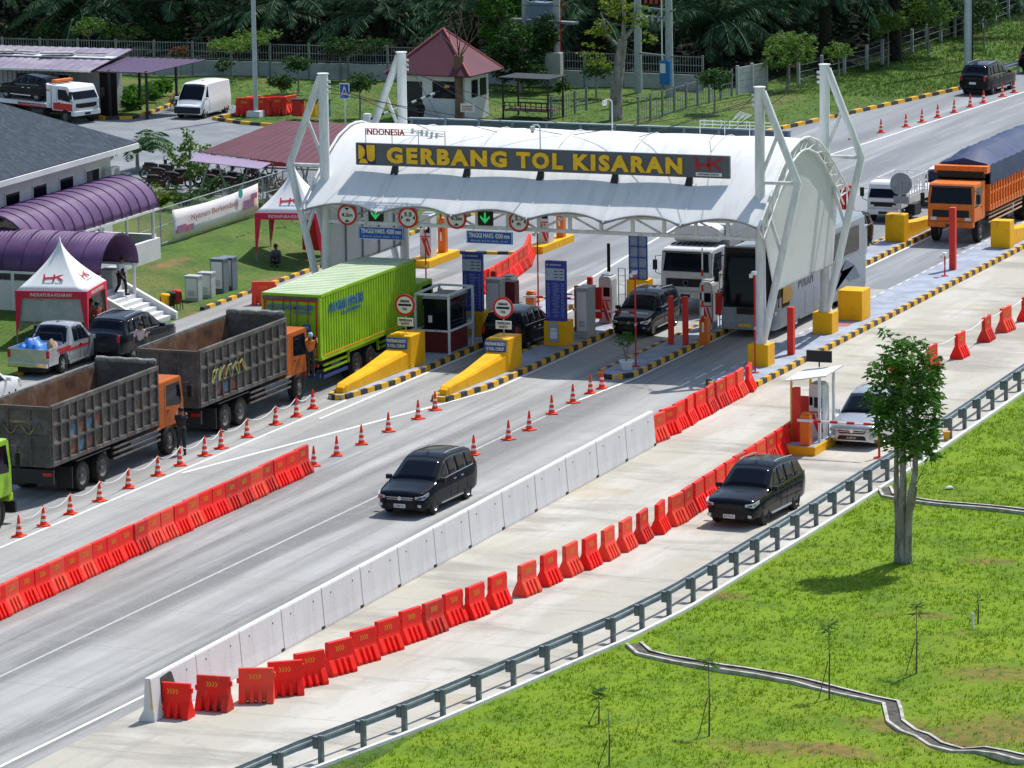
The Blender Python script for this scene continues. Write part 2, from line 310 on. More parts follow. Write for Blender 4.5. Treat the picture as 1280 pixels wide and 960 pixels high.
m_leafb = leafmat('reddish_leaves', (.13,.05,.03), (.07,.08,.03))
m_palm = leafmat('palm_fronds', (.036,.085,.048), (.06,.12,.062))
m_blade = leafmat('grass_blades', (.175,.275,.006), (.12,.215,.006), .5)
m_skin = mat('brown_skin', (.22,.11,.07), .6); m_hair = mat('black_hair', (.008,.007,.007), .6)
def cloth(n, c): return mat(n, c, .85)

# ---------------- ground ----------------
SOIL = [tuple(at(a, b)[:2])+(rx, ry) for a, b, rx, ry in ((975,935,2.6,1.0),(1120,905,1.6,.9),(1262,915,2.6,2.2),(1240,845,1.6,1.2),(1180,925,1.2,1.0),(1055,940,1.5,.8),(1235,700,1.2,.7),(905,745,.9,.6),(1160,770,.9,.5))]
soil(m_grass, SOIL)
soil(m_grass2, [tuple(at(a, b)[:2])+(rx, ry) for a, b, rx, ry in ((180,322,1.0,1.6),(215,350,.5,2.2),(240,392,.5,.7),(340,350,.6,1.5),(560,130,1.5,1.2),(1100,140,1.0,1.5),(200,112,2.5,1.2))], (.30,.15,.07), (.16,.11,.06))
def S(t): t = max(0., min(1., t)); return t*t*(3-2*t)
def hgt(x, y):
    h = .8*S((-20.4-x)/3.9)*S((44-y)/7)*S((y-2.5)/5)
    if x > 20.3:
        k = S((x-20.3)/2); h += k*(.05*math.sin(x*.9+y*.5) + .04*math.sin(y*1.3-x*.3))
        h += .22*S((x-27)/4)*S((-45-y)/2.5)*(math.sin(x*1.9)*math.cos(y*1.7)*.6-.3)
    if x < -18 and y > 78: h += .1*math.sin(x*.5+y*.31)*S((y-78)/4)
    return h
xs = [-1500,-500,-200,-140]+[x for x in np.arange(-110, 18, 1.0)]+[x for x in np.arange(18, 41, .4)]+[x for x in np.arange(41.5, 60, 1.5)]+[90,200,600,1500]
ys = [-400,-150,-100]+[y for y in np.arange(-80, -60, 1.25)]+[y for y in np.arange(-60, -34, .4)]+[y for y in np.arange(-34, 190, 1.25)]+[230,300,600,1500,3000]
g = MB(); nx = len(xs)
g.v = [(float(x), float(y), hgt(x, y)) for y in ys for x in xs]
for j in range(len(ys)-1):
    for i in range(nx-1):
        g.f.append((j*nx+i, j*nx+i+1, (j+1)*nx+i+1, (j+1)*nx+i))
        cx, cy = (xs[i]+xs[i+1])/2, (ys[j]+ys[j+1])/2
        if cx > 18: k = 0
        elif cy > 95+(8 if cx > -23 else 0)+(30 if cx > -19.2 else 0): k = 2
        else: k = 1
        g.m.append(k)
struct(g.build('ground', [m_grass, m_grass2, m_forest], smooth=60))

def sheet(name, poly, z, m, th=.0):
    me = bpy.data.meshes.new(name); b = bmesh.new(); vs = [b.verts.new((p[0], p[1], z)) for p in poly]
    f = b.faces.new(vs)
    if f.normal.z < 0 or True:
        b.normal_update()
        if f.normal.z < 0: f.normal_flip()
    bmesh.ops.triangulate(b, faces=b.faces[:]); b.to_mesh(me); b.free(); me.materials.append(m)
    o = bpy.data.objects.new(name, me); COL.objects.link(o); return struct(o)
GR = [(16.15,-60.2),(16.62,-56.4),(16.98,-54.6),(17.36,-52.7),(17.75,-50.6),(18.24,-47.1),(18.77,-43.1),(19.3,-39.3),(19.6,-35),(19.62,-23.5),(19.5,-10),(19.05,5),(18.6,22),(18.2,60)]
sheet('road', [(-19.1,-110),(9.35,-110),(9.35,26),(-19.1,26)], .012, m_road)
sheet('ramp_road', [(9.35,-110),(10.2,-110),(13.5,-66)]+[(x+.1,y) for x,y in GR]+[(18.2,140),(9.35,140)], .012, m_ramp)
sheet('plaza_road', [(-19.1,26),(9.35,26),(9.35,230),(3,230),(-6,180),(-9,125),(-10.4,101),(-11.3,95.5),(-15.1,76.8),(-16.3,68),(-18.5,48),(-19.1,36)], .012, m_plaza)
sheet('parking_yard', [(-30.5,44.5),(-31,60),(-29,67),(-33,70.5),(-40,71.5),(-43.2,70.9),(-47.0,72.4),(-47.4,79),(-53,80),(-52.6,77.5),(-52.2,73),(-53.2,71),(-90,71),(-100,40),(-60,44.5)], .012, m_paver)

def path_pts(pts, step, start=0.0):
    "points every `step` metres along a polyline, with headings"
    out = []; d = start; L = 0
    for a, b in zip(pts[:-1], pts[1:]):
        a, b = Vector(a[:2]), Vector(b[:2]); l = (b-a).length; u = (b-a)/l
        while d <= L+l+1e-6:
            p = a+u*(d-L); out.append((p.x, p.y, math.atan2(u.y, u.x))); d += step
        L += l
    return out
def kerb(name, pts, w=.24, h=.15, seg=.55, closed=False, mats=None):
    b = MB(); P = path_pts(pts, seg)
    for i in range(len(P)-1):
        (x0, y0, a), (x1, y1, _) = P[i], P[i+1]; l = math.hypot(x1-x0, y1-y0)
        b.box(((x0+x1)/2, (y0+y1)/2, h/2+hgt((x0+x1)/2, (y0+y1)/2)), (l-.004, w, h), i % 2, math.atan2(y1-y0, x1-x0), top=(1, .82))
    return struct(b.build(name, mats or [m_black, m_yellow]))
kerb('kerb', [(-19.2,-60),(-19.2,8.2)]); kerb('kerb', [(-19.2,12.6),(-19.3,36),(-18.6,48)])
kerb('kerb', [(-16.4,68),(-15.1,76.8),(-11.3,95.5),(-10.4,101)], seg=.8, w=.3, h=.2)
kerb('kerb', [at(92,140)[:2], at(132,150)[:2], at(165,149)[:2], at(192,141)[:2], at(217,131)[:2]], seg=.75, h=.18)
kerb('kerb', [(-46.6,74.9),(-47.1,72.7),(-44.5,71.2),(-41.9,70.6),(-38,70.9)], seg=.72, h=.18)

# toll islands: long raised slabs with painted kerbs
m_faded = mat('faded_yellow_kerb', (.62,.60,.48), .8, col2=(.42,.44,.46))
def island(x0, x1, y0, y1, nose, name='toll_island', faded=False):
    xm = (x0+x1)/2; ring = [(x0, y1), (x0, y0+nose), (xm-.28, y0), (xm+.28, y0), (x1, y0+nose), (x1, y1), (x0, y1)]
    if nose < .8: ring = [(x0, y1), (x0, y0+nose), (x0+nose*.6, y0), (x1-nose*.6, y0), (x1, y0+nose), (x1, y1), (x0, y1)]
    b = MB(); b.prism(ring[:-1], 'z', .0, .16); struct(b.build(name, m_island))
    if not faded: kerb('island_kerb', [(x, y) for x, y in ring], w=.17, h=.205, seg=.5)
    else:
        kerb('island_kerb', ring[:2], w=.15, h=.17, seg=.6, mats=[m_island, m_faded]); kerb('island_kerb', [(x, y) for x, y in ring[1:]], w=.2, h=.205, seg=.5)
island(-6.0, -4.3, -5.2, 20, 3.6)
island(-2.0, -.45, -4.4, 21, 3.4)
island(2.55, 3.95, 2.0, 46, .7)
island(7.25, 9.22, .9, 60, 1.3, faded=True)
def line(x0, y0, x1, y1, w=.12, z=.0165, name='painted_line', m=None):
    a = Vector((x0, y0)); b_ = Vector((x1, y1)); u = (b_-a).normalized(); n = Vector((-u.y, u.x))*w/2
    return sheet(name, [a-n, b_-n, b_+n, a+n], z, m or m_line)
line(-4.72,-75,-4.72,-5.3); line(-4.72,-5.3,-6.2,-1.5); line(-4.1,-9,-4.1,20); line(-6.2,-1.5,-6.2,20)
line(-4.5,-20,-.95,-5.0, .16); line(-.95,-5.0,-.2,-1.5); line(-.2,-1.5,-.2,21); line(-2.15,-1,-2.15,21)
line(3.75,-75,3.75,-22,.10,m=m_linef); line(3.75,-22,3.75,-2.5,.10,m=m_linef); line(3.75,-2.5,4.15,2.6); line(4.15,2.6,4.15,46); line(2.35,3,2.35,46)
for k in range(3): line(6.4, 1.2+k*1.9, 6.4, 2.5+k*1.9, .08)
line(8.3,-75,8.85,-48); line(8.85,-48,8.85,-10,m=m_linef); line(7.05,2,7.05,60)
line(-9.9,54,-9.3,67.7); line(-9.3,67.7,-7.2,96.5); line(-7.2,96.5,-4.5,125)
line(-1.2,22,-3.4,52,.12); line(-6.0,21,-8.5,44,.12)

# ---------------- lower right: guard rail, drains, grass ----------------
gr = thing('guard_rail', 'long galvanised guard rail on square posts between ramp and green lawn', 'guard rail')
def wbeam(pts, off, zc, parent):
    P = [Vector((x, y, 0)) for x, y in pts]; rows = []
    prof = [(-.0,.155),(.05,.13),(.075,.095),(.05,.055),(.0,.03),(.0,-.03),(.05,-.055),(.075,-.095),(.05,-.13),(0,-.155)]
    prof = prof+[(p-.012, q) for p, q in prof[::-1]]
    for i, p in enumerate(P):
        d = (P[min(i+1, len(P)-1)]-P[max(i-1, 0)]).normalized(); n = Vector((-d.y, d.x, 0))
        rows.append([p+n*(off+a)+Vector((0,0,zc+b)) for a, b in prof])
    b = MB(); b.grid(rows, closed=True); return b.build('rail', m_galv, parent, smooth=35)
GP = path_pts(GR, 2.0, .6)
wbeam([(x, y) for x, y, a in path_pts(GR, 1.0)], .30, .60, gr)
pb = MB(); pb.box((0,0,.39), (.12,.14,.80)); pm = pb.build('post', m_galvd, gr, bevel=.01)
sb = MB(); sb.box((0,.15,.58), (.15,.15,.33)); sm = sb.build('spacer_block', m_galvd, pm)
for i, (x, y, a) in enumerate(GP):
    if i == 0: pm.location = (x, y, 0); pm.rotation_euler = (0, 0, a); continue
    c = pm.copy(); COL.objects.link(c); c.location = (x, y, 0); c.rotation_euler = (0, 0, a)
    d = sm.copy(); COL.objects.link(d); d.parent = c
eb = MB()
for (x0, y0, a), (x1, y1, _) in zip(path_pts(GR, 1.0)[:-1], path_pts(GR, 1.0)[1:]):
    n = Vector((math.sin(a), -math.cos(a)))*.22
    eb.box(((x0+x1)/2+n.x, (y0+y1)/2+n.y, .04), (1.02, .13, .1), 0, math.atan2(y1-y0, x1-x0))
struct(eb.build('edging_kerb', m_conc))
def channel(name, label, pts, w=.34, d=.28):
    rows = []; pts = [Vector((x, y)) for x, y in pts]; fine = []
    for a, b in zip(pts[:-1], pts[1:]):
        n = max(1, int((b-a).length/.7)); fine += [a+(b-a)*k/n for k in range(n)]
    fine.append(pts[-1]); hw = w/2
    for i, p in enumerate(fine):
        dr = (fine[min(i+1, len(fine)-1)]-fine[max(i-1, 0)]).normalized(); n = Vector((-dr.y, dr.x)); z = hgt(p.x, p.y)+.10
        q = random.uniform(-.012, .012)
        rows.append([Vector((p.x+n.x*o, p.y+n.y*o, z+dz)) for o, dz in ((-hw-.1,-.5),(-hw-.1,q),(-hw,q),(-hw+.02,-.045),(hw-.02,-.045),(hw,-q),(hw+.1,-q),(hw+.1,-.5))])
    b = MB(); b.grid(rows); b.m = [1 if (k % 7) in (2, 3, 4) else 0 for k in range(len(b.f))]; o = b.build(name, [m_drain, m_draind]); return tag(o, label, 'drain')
m_draind = layered('dark_drain_floor', (.10,.095,.085), [((.05,.05,.04), 2, A3, .45, .6, .8), ((.25,.24,.2), 3, A3, .55, .7, .5)], .9, .3, 25)  # darker tone for the channel floor and its inner sides
D1 = [(19.9,-39.9),(20.6,-40.9),(23.39,-42.1),(26.12,-42.9),(29.3,-44.4),(30.0,-46.2),(31.7,-47.9),(34.57,-49.2),(40,-51)]
D2 = [(19.85,-15.2),(20.4,-16.5),(22.64,-17.3),(25.63,-18.0),(32,-19.5)]
channel('drain_channel', 'kinked concrete drain channel across the lawn at the lower right corner', D1)
channel('drain_channel', 'thin concrete drain channel behind the three-stemmed tree', D2, .3, .2)
def near_poly(p, pts, r):
    for a, b in zip(pts[:-1], pts[1:]):
        ax, ay = a; bx, by = b; dx, dy = bx-ax, by-ay; t = max(0, min(1, ((p[0]-ax)*dx+(p[1]-ay)*dy)/(dx*dx+dy*dy)))
        if math.hypot(p[0]-ax-dx*t, p[1]-ay-dy*t) < r: return True
    return False
def seg_mask(P, pts, r):
    k = np.zeros(len(P), bool)
    for a, b in zip(pts[:-1], pts[1:]):
        a = np.array(a); d = np.array(b)-a; t = np.clip(((P-a)@d)/(d@d), 0, 1); k |= np.hypot(*(P-a-t[:, None]*d).T) < r
    return k
def blades(name, label, n, x0, x1, y0, y1, m, hh=(.05, .13), cond=None, clump=4):
    P = np.column_stack([rng.uniform(x0, x1, n), rng.uniform(y0, y1, n)])
    if cond is not None: P = P[cond(P)]
    P = np.repeat(P, clump, 0); P += rng.normal(0, .05, P.shape); n = len(P)
    z = np.array([hgt(x, y) for x, y in P])-.01
    a = rng.uniform(0, 2*PI, n); h = rng.uniform(*hh, n); wd = rng.uniform(.012, .022, n); ln = rng.uniform(.3, .9, n)*h; b = a+rng.uniform(-1, 1, n)+PI/2
    V = np.zeros((n, 3, 3)); V[:, 0] = np.column_stack([P[:,0]-np.cos(a)*wd, P[:,1]-np.sin(a)*wd, z]); V[:, 1] = np.column_stack([P[:,0]+np.cos(a)*wd, P[:,1]+np.sin(a)*wd, z])
    V[:, 2] = np.column_stack([P[:,0]+np.cos(b)*ln, P[:,1]+np.sin(b)*ln, z+h])
    me = bpy.data.meshes.new(name); me.vertices.add(n*3); me.vertices.foreach_set('co', V.reshape(-1)); me.loops.add(n*3); me.loops.foreach_set('vertex_index', np.arange(n*3))
    me.polygons.add(n); me.polygons.foreach_set('loop_start', np.arange(0, n*3, 3)); me.update(calc_edges=True); me.validate(); me.materials.append(m)
    o = bpy.data.objects.new(name, me); COL.objects.link(o); return tag(o, label, 'grass', kind='stuff')
GRn = [(x, y) for x, y in GR]
def lawn(P):
    gx = np.interp(P[:,1], [y for x, y in GR], [x for x, y in GR])
    k = P[:,0] > gx+.42
    k &= ~seg_mask(P, D1, .36) & ~seg_mask(P, D2, .28)
    patch = np.sin(P[:,0]*1.3+P[:,1]*.7)*np.sin(P[:,1]*1.1-P[:,0]*.5) + rng.uniform(-.9, .9, len(P))
    k &= patch > -.75
    for (sx, sy, rx, ry) in SOIL:
        dd = np.hypot((P[:,0]-sx)/rx, (P[:,1]-sy)/ry); k &= ~((dd < 1.15) & (rng.uniform(0, 1, len(P)) < .85-dd*.45))
    k &= P[:,0] < 20+ (P[:,1]+62)*.42+11
    return k
blades('lawn_grass', 'short bright green grass on the lawn below the guard rail', 62000, 16, 44, -62, 12, m_blade, cond=lawn)

# ---------------- foliage helpers ----------------
def leaf_mesh(name, C, N, L, W_, m, parent, smooth=False, fold=.25):
    "C centres, N tip directions (n,3); long leaf quads with a slight fold"
    n = len(C); D = N/np.linalg.norm(N, axis=1, keepdims=True); up = rng.normal(0, 1, (n, 3)); sd = np.cross(D, up); sd /= np.linalg.norm(sd, axis=1, keepdims=True)+1e-9
    nm = np.cross(sd, D); L = np.broadcast_to(L, n)[:, None]; W_ = np.broadcast_to(W_, n)[:, None]
    V = np.stack([C, C+D*L*.5+sd*W_-nm*W_*fold, C+D*L, C+D*L*.5-sd*W_-nm*W_*fold], 1)
    me = bpy.data.meshes.new(name); me.vertices.add(n*4); me.vertices.foreach_set('co', V.reshape(-1))
    F = (np.arange(n)*4)[:, None]+np.array([[0,1,2,0,2,3]]); me.loops.add(n*6); me.loops.foreach_set('vertex_index', F.reshape(-1)); me.polygons.add(n*2)
    me.polygons.foreach_set('loop_start', np.arange(0, n*6, 3)); me.update(calc_edges=True); me.materials.append(m)
    o = bpy.data.objects.new(name, me); COL.objects.link(o); o.parent = parent; return o
def clusters(pts, per, L, W_, droop=.2, spread=.05):
    "leaves radiating from twig tips"
    C = np.repeat(np.array(pts), per, 0); n = len(C); a = rng.uniform(0, 2*PI, n)
    N = np.column_stack([np.cos(a), np.sin(a), rng.normal(-droop, .35, n)]); return C+rng.normal(0, spread, (n, 3)), N, rng.uniform(.7, 1.2, n)*L, rng.uniform(.8, 1.2, n)*W_
def blob_pts(blobs, n, shell=.35):
    out = []; vol = [b[3]*b[3]*b[4] for b in blobs]; tot = sum(vol)
    for b, v in zip(blobs, vol):
        k = max(3, int(n*v/tot)); u = rng.normal(0, 1, (k, 3)); u /= np.linalg.norm(u, axis=1, keepdims=True)
        r = rng.uniform(shell, 1, k)[:, None]**.6; out.append(np.array(b[:3])+u*r*np.array([b[3], b[3], b[4]]))
    return np.vstack(out)
def tree(name, label, cat, loc, trunk, blobs, n, L, W_, m, group=None, per=5, droop=.2, tm=None, limbs=True, shell=.3):
    "trunk: list of (points, radii); blobs: (x,y,z,r,rz)"
    t = thing(name, label, cat, loc, random.uniform(-.3, .3), group); b = MB()
    for pts, rad in trunk: b.tube(pts, rad, 8)
    if limbs:
        for bl in blobs:
            base = Vector(trunk[0][0][-1]) if len(trunk) == 1 else Vector(min((tt[0][-1] for tt in trunk), key=lambda q: (Vector(q)-Vector(bl[:3])).length))
            e = Vector(bl[:3]); r0 = trunk[0][1][-1]*.7; b.tube([base, (base+e)/2+Vector((random.uniform(-.1,.1), random.uniform(-.1,.1), -.1)), e], [r0, r0*.6, r0*.3], 5)
    b.build('trunk', tm or m_bark, t, smooth=50)
    leaf_mesh('crown', *clusters(blob_pts(blobs, n//per, shell), per, L, W_, droop), m, t); return t

m_leaft = leafmat('lawn_tree_leaves', (.06,.15,.025), (.11,.22,.035))
# the three-stemmed tree on the lawn
bx = at(1128, 706); TL = (bx.x, bx.y, hgt(bx.x, bx.y))
tr = [([(-.17,0,-.1),(-.17,.02,1.2),(-.22,0,2.6),(-.24,.05,4.4),(-.4,0,5.6)], [.13,.11,.09,.06,.03]),
      ([(0,-.05,-.1),(-.02,-.05,1.3),(.05,-.02,2.5),(.0,0,3.6),(.05,.1,5.4),(-.1,.1,6.6)], [.17,.16,.12,.09,.06,.03]),
      ([(.2,0,-.1),(.22,0,1.2),(.30,.0,2.2),(.44,.05,2.9),(.44,.1,4.6),(.55,.1,6.0)], [.15,.13,.11,.10,.07,.04]),
      ([(.1,.1,1.4),(.3,.12,1.9),(.42,.1,2.5)], [.13,.1,.08])]
bl = [(-.55,.1,6.2,.65,.5),(.2,-.1,6.8,.75,.5),(.8,.1,6.4,.55,.5),(-.75,0,5.2,.6,.6),(.3,.3,5.6,.95,.8),(1.0,-.1,5.2,.5,.5),(-.3,-.3,4.5,.65,.7),(.6,0,4.3,.75,.7),(.1,.1,3.8,.55,.5),
      (1.1,.1,4.6,.3,.3),(-.5,0,7.3,.3,.2),(-1.0,.1,5.9,.3,.25),(.9,.2,3.7,.35,.4)]
tree('lawn_tree', 'three-stemmed grey-barked tree with glossy crown standing alone on the lawn', 'tree', TL, tr, bl, 4800, .26, .042, m_leaft, per=8, droop=.35)
# saplings with stakes
m_sapl = leafmat('sapling_leaves', (.07,.15,.03), (.12,.20,.04))
def sapling(px, py, h, label, n=44, L=.36):
    p = at(px, py); t = thing('staked_sapling', label, 'sapling', (p.x, p.y, hgt(p.x, p.y)), 0)
    b = MB(); b.tube([(0,0,-.05),(.02,0,h*.5),(0,.02,h)], [.022,.018,.012], 6); b.build('trunk', m_bark, t)
    s = MB(); s.cyl((-.28,-.1,-.05), (-.02,.0,h*.5), .016, n=6); s.cyl((.03,-.03,-.05), (.04,-.03,h*.62), .02, n=6); s.build('stake', m_wood, t)
    C, N, l, w_ = clusters([(0,0,h-.05),(.03,.03,h-.25),(-.05,.02,h-.12)], n//3, L, .024, -.1, .03); leaf_mesh('crown', C, N, l, w_, m_sapl, t); return t
sapling(886, 917, 2.2, 'sapling with wide wispy leaf tuft and leaning stake, left of the lower lawn')
sapling(1036, 876, 2.2, 'thin sapling just beyond the middle of the kinked drain')
sapling(1145, 842, 2.05, 'upright sapling with dense leaf tuft up the lawn from the drain kink')
sapling(1222, 780, .95, 'short leafless-looking sapling beside a white peg', 12, .22)
sapling(748, 905, 1.0, 'low bushy sapling nearest the guard rail', 60, .28)
sapling(761, 958, 1.45, 'bare sapling at the bottom edge of the photo', 9, .15)
pg = MB(); p = at(1216, 788); pg.box((p.x, p.y, hgt(p.x,p.y)+.22), (.07,.05,.5)); tag(pg.build('marker_peg', m_white), 'white wooden peg standing in the lawn beside the short sapling', 'peg')
lt = MB(); p = at(1187, 611); lt.box((p.x, p.y, .06), (.28,.2,.08), rz=.5, top=.5); tag(lt.build('crumpled_bag', m_white, bevel=.02), 'crumpled white bag lying on the lawn right of the tree', 'litter')
b = MB(); p = at(1183, 551); b.lathe([(.09,0),(.13,.3),(.145,.3),(.145,.33)], (0,0,0)); o = b.build('bucket', m_yellow, smooth=40); o.location = (p.x, p.y, .02); tag(o, 'yellow bucket on the grass against a guard rail post', 'bucket')

# ---------------- cones ----------------
def cone_mesh():
    t = thing('traffic_cone', 'c', 'traffic cone')
    b = MB(); b.lathe([(.135,.045),(.12,.07),(.108,.17)], n=16); b.lathe([(.096,.25),(.079,.36)], n=16); b.lathe([(.067,.44),(.03,.70),(.022,.73),(0,.735)], n=16); b.build('body', m_cone, t, smooth=40)
    b = MB(); b.box((0,0,.024), (.40,.40,.045)); b.build('base', m_cone, t, bevel=.012)
    for z0, r0, z1, r1 in ((.17,.108,.25,.096), (.36,.079,.44,.067)):
        b = MB(); b.lathe([(r0,z0),(r1,z1)], n=16, ); b.build('reflective_band', m_refl, t, smooth=40, fix=False)
    return t
c0 = cone_mesh(); used = [False]
def cone(x, y, label, group):
    if not used[0]:
        used[0] = True; c0.location = (x, y, .014); tag(c0, label, None, group); return c0
    return dup(c0, (x+random.uniform(-.03,.03), y, .014), random.uniform(0, 1.5), label, group)
CL = [(24,671),(55.6,658),(88.7,643),(125.6,627),(161.5,610.6),(197.8,594.7),(226,582.5),(256,570),(276,561),(309.4,547),(345,531),(370,521),(392,511)]
cone_l = [at(a, b) for a, b in CL]
for i, p in enumerate(cone_l):
    cone(p.x, p.y, ORD[i]+' cone from the left edge in the roped line beside the dump trucks', 'cones roped beside the truck queue')
CM = [(393,583),(421,570),(453,556),(486,540),(522,524),(544,513)]
for i, (a, b_) in enumerate(CM):
    p = at(a, b_); cone(p.x, p.y, ORD[i]+' cone from the red barrier wall end towards the right yellow nose', 'cones from barrier wall to island nose')
CR = [(592,569),(635,550),(661,538),(690,518),(717,504),(739,492),(753,486)]
for i, (a, b_) in enumerate(CR):
    p = at(a, b_); cone(p.x, p.y, ORD[i]+' cone away from the black people carrier, in the line towards the potted shrub', 'cones leading to the potted shrub island')
CF = [(1066,174),(1102,166),(1133,159),(1153,153),(1172,147),(1193,141),(1213,134),(1229,129),(1253,121),(1268,116)]
for i, (a, b_) in enumerate(CF):
    p = at(a, b_); cone(p.x, p.y, ORD[i]+' cone up the far line running from the right rear mast to the parked SUV', 'far cones along the road line')
rb = MB(); pts = []
for a, b_ in zip(cone_l[:-1], cone_l[1:]):
    for k in range(6):
        t = k/6; pts.append((a.x+(b_.x-a.x)*t, a.y+(b_.y-a.y)*t, .70-.22*4*t*(1-t)))
rb.tube(pts, .014, 5); tag(rb.build('rope', m_white), 'white rope strung along the cones beside the dump trucks', 'rope')

# ---------------- plastic water barriers ----------------
def make_wb():
    t = thing('water_barrier', 'b', 'water barrier'); b = MB()
    b.prism([(-.10,.42),(.10,.42),(.075,.54),(.07,.98),(.05,1.0),(-.05,1.0),(-.07,.98),(-.075,.54)], 'x', -.5, .5)
    b.prism([(-.135,.06),(.135,.06),(.085,.45),(-.085,.45)], 'x', -.485, .485)
    for x0, x1 in ((-.5,-.30),(-.17,-.06),(.06,.17),(.30,.5)):
        b.prism([(-.27,0),(.27,0),(.27,.10),(.10,.46),(-.10,.46),(-.27,.10)], 'x', x0, x1)
    b.bb(-.56,-.5,-.05,.05,.55,.70); b.bb(.5,.56,-.05,.05,.72,.87)
    b.build('shell', m_red, t, bevel=.014)
    for s in (-1, 1):
        c = MB()
        for k in range(4):
            x = -.15+k*.09
            for u in (0, 1):
                z0 = .76; dz = .055 if u else -.055
                vs = [(x, s*.0745, z0), (x+.03, s*.0745, z0), (x-.02, s*.0745, z0+dz*1.3), (x-.05, s*.0745, z0+dz*1.3)]
                vs += [(p[0], p[1]+s*.006, p[2]) for p in vs]; c.add(vs, [(0,1,2,3),(4,5,6,7),(0,1,5,4),(1,2,6,5),(2,3,7,6),(3,0,4,7)])
        c.build('chevron_marking', m_yellow, t)
    return t
wb0 = make_wb(); wbu = [False]
def wb(x, y, a, label, group, z=.014):
    if not wbu[0]:
        wbu[0] = True; wb0.location = (x, y, z); wb0.rotation_euler = (0, 0, a); tag(wb0, label, None, group); return wb0
    o = dup(wb0, (x, y, z), a, label, group); mm = random.choice((None, None, m_red2, m_red3))
    if mm:
        for c in kids(o):
            if c.name.startswith('shell'): c.material_slots[0].link = 'OBJECT'; c.material_slots[0].material = mm
    return o
A = at(-24, 783); B = at(378, 594)
n = 25
for i in range(n):
    p = A+(B-A)*(i/(n-1)); wb(p.x+random.uniform(-.03,.03), p.y, PI/2+random.uniform(-.03,.03), ORD[n-1-i]+' red water barrier from the upper end of the wall beside the roped cones', 'wall of red barriers beside the truck queue')
pxs = [(219,903,-.22),(268,894,-.2),(321,884,.1),(357,875,.4),(387,863,.75),(424,848,.95),(454,834,1.0),(484,821,1.05),(513,808,1.1),(541,798,1.15),(566,786,1.15),(594,777,1.2),(622,764,1.2),(659,749,1.2),(686,736,1.25),(713,724,1.3),(737,715,1.3),(760,704,1.35),(782,693,1.35),(803,682,1.4),(825,671,1.45)]
nn = len(pxs)
for i, (a, b_, r) in enumerate(pxs):
    p = at(a, b_-6); wb(p.x, p.y, r+.25, ORD[i]+' red water barrier from the blotched wall end in the spaced ramp line', 'spaced red barriers along the ramp')
A = at(845, 655); B = at(986, 563); n = 12
for i in range(n):
    p = A+(B-A)*(i/(n-1)); wb(p.x, p.y, PI/2+random.uniform(-.08,.08), ORD[n-1-i]+' red water barrier counting down the ramp from the roofed booth', 'red barriers below the ramp booth')
A = at(822, 551); B = at(936, 488); n = 10
for i in range(n):
    p = A+(B-A)*(i/(n-1)); wb(p.x, p.y, PI/2+random.uniform(-.25,.25), ORD[i]+' red water barrier from the upper concrete wall end towards the yellow pedestal', 'red barriers between concrete wall and mast pedestal')
fr = [(1118,487),(1165,463),(1200,447),(1233,426),(1257,414),(1282,400)]
frp = []
for i, (a, b_) in enumerate(fr):
    p = at(a, b_); frp.append(p); wb(p.x, p.y, PI/2+.1*random.uniform(-1,1), ORD[i]+' roped red water barrier going up the ramp from the lawn tree crown', 'roped red barriers up the ramp')
rb = MB(); pts = []
for a, b_ in zip(frp[:-1], frp[1:]):
    for k in range(6):
        t = k/6; pts.append((a.x+(b_.x-a.x)*t, a.y+(b_.y-a.y)*t, 1.02-.16*4*t*(1-t)))
rb.tube(pts, .02, 5); tag(rb.build('rope', m_white), 'pale rope between the far red barriers on the ramp', 'rope')
cp = [at(588,372), at(612,364), at(636,350), at(657,334), at(663,318)]
P = path_pts([(p.x, p.y) for p in cp], 1.05)
for i, (x, y, a) in enumerate(P[:13]):
    wb(x, y, a, ORD[i]+' packed red barrier under the canopy, counting away from the tariff panels', 'packed red barriers seen under the canopy')
for i, (x, y, a, tt) in enumerate([(-46.0,74.6,.2,0),(-45.2,74.9,.6,0),(-45.9,75.5,1.1,0),(-44.4,75.5,.3,0),(-45.0,76.2,.1,0),(-44.0,76.3,1.3,0)]):
    wb(x, y, a, ORD[i]+' red water barrier from the white van in the lamp post heap', 'heap of red barriers by the lamp post', z=.05)

p = at(330, 381); wb(p.x, p.y, .3, 'lone red water barrier in the left lane beside the container truck', None)
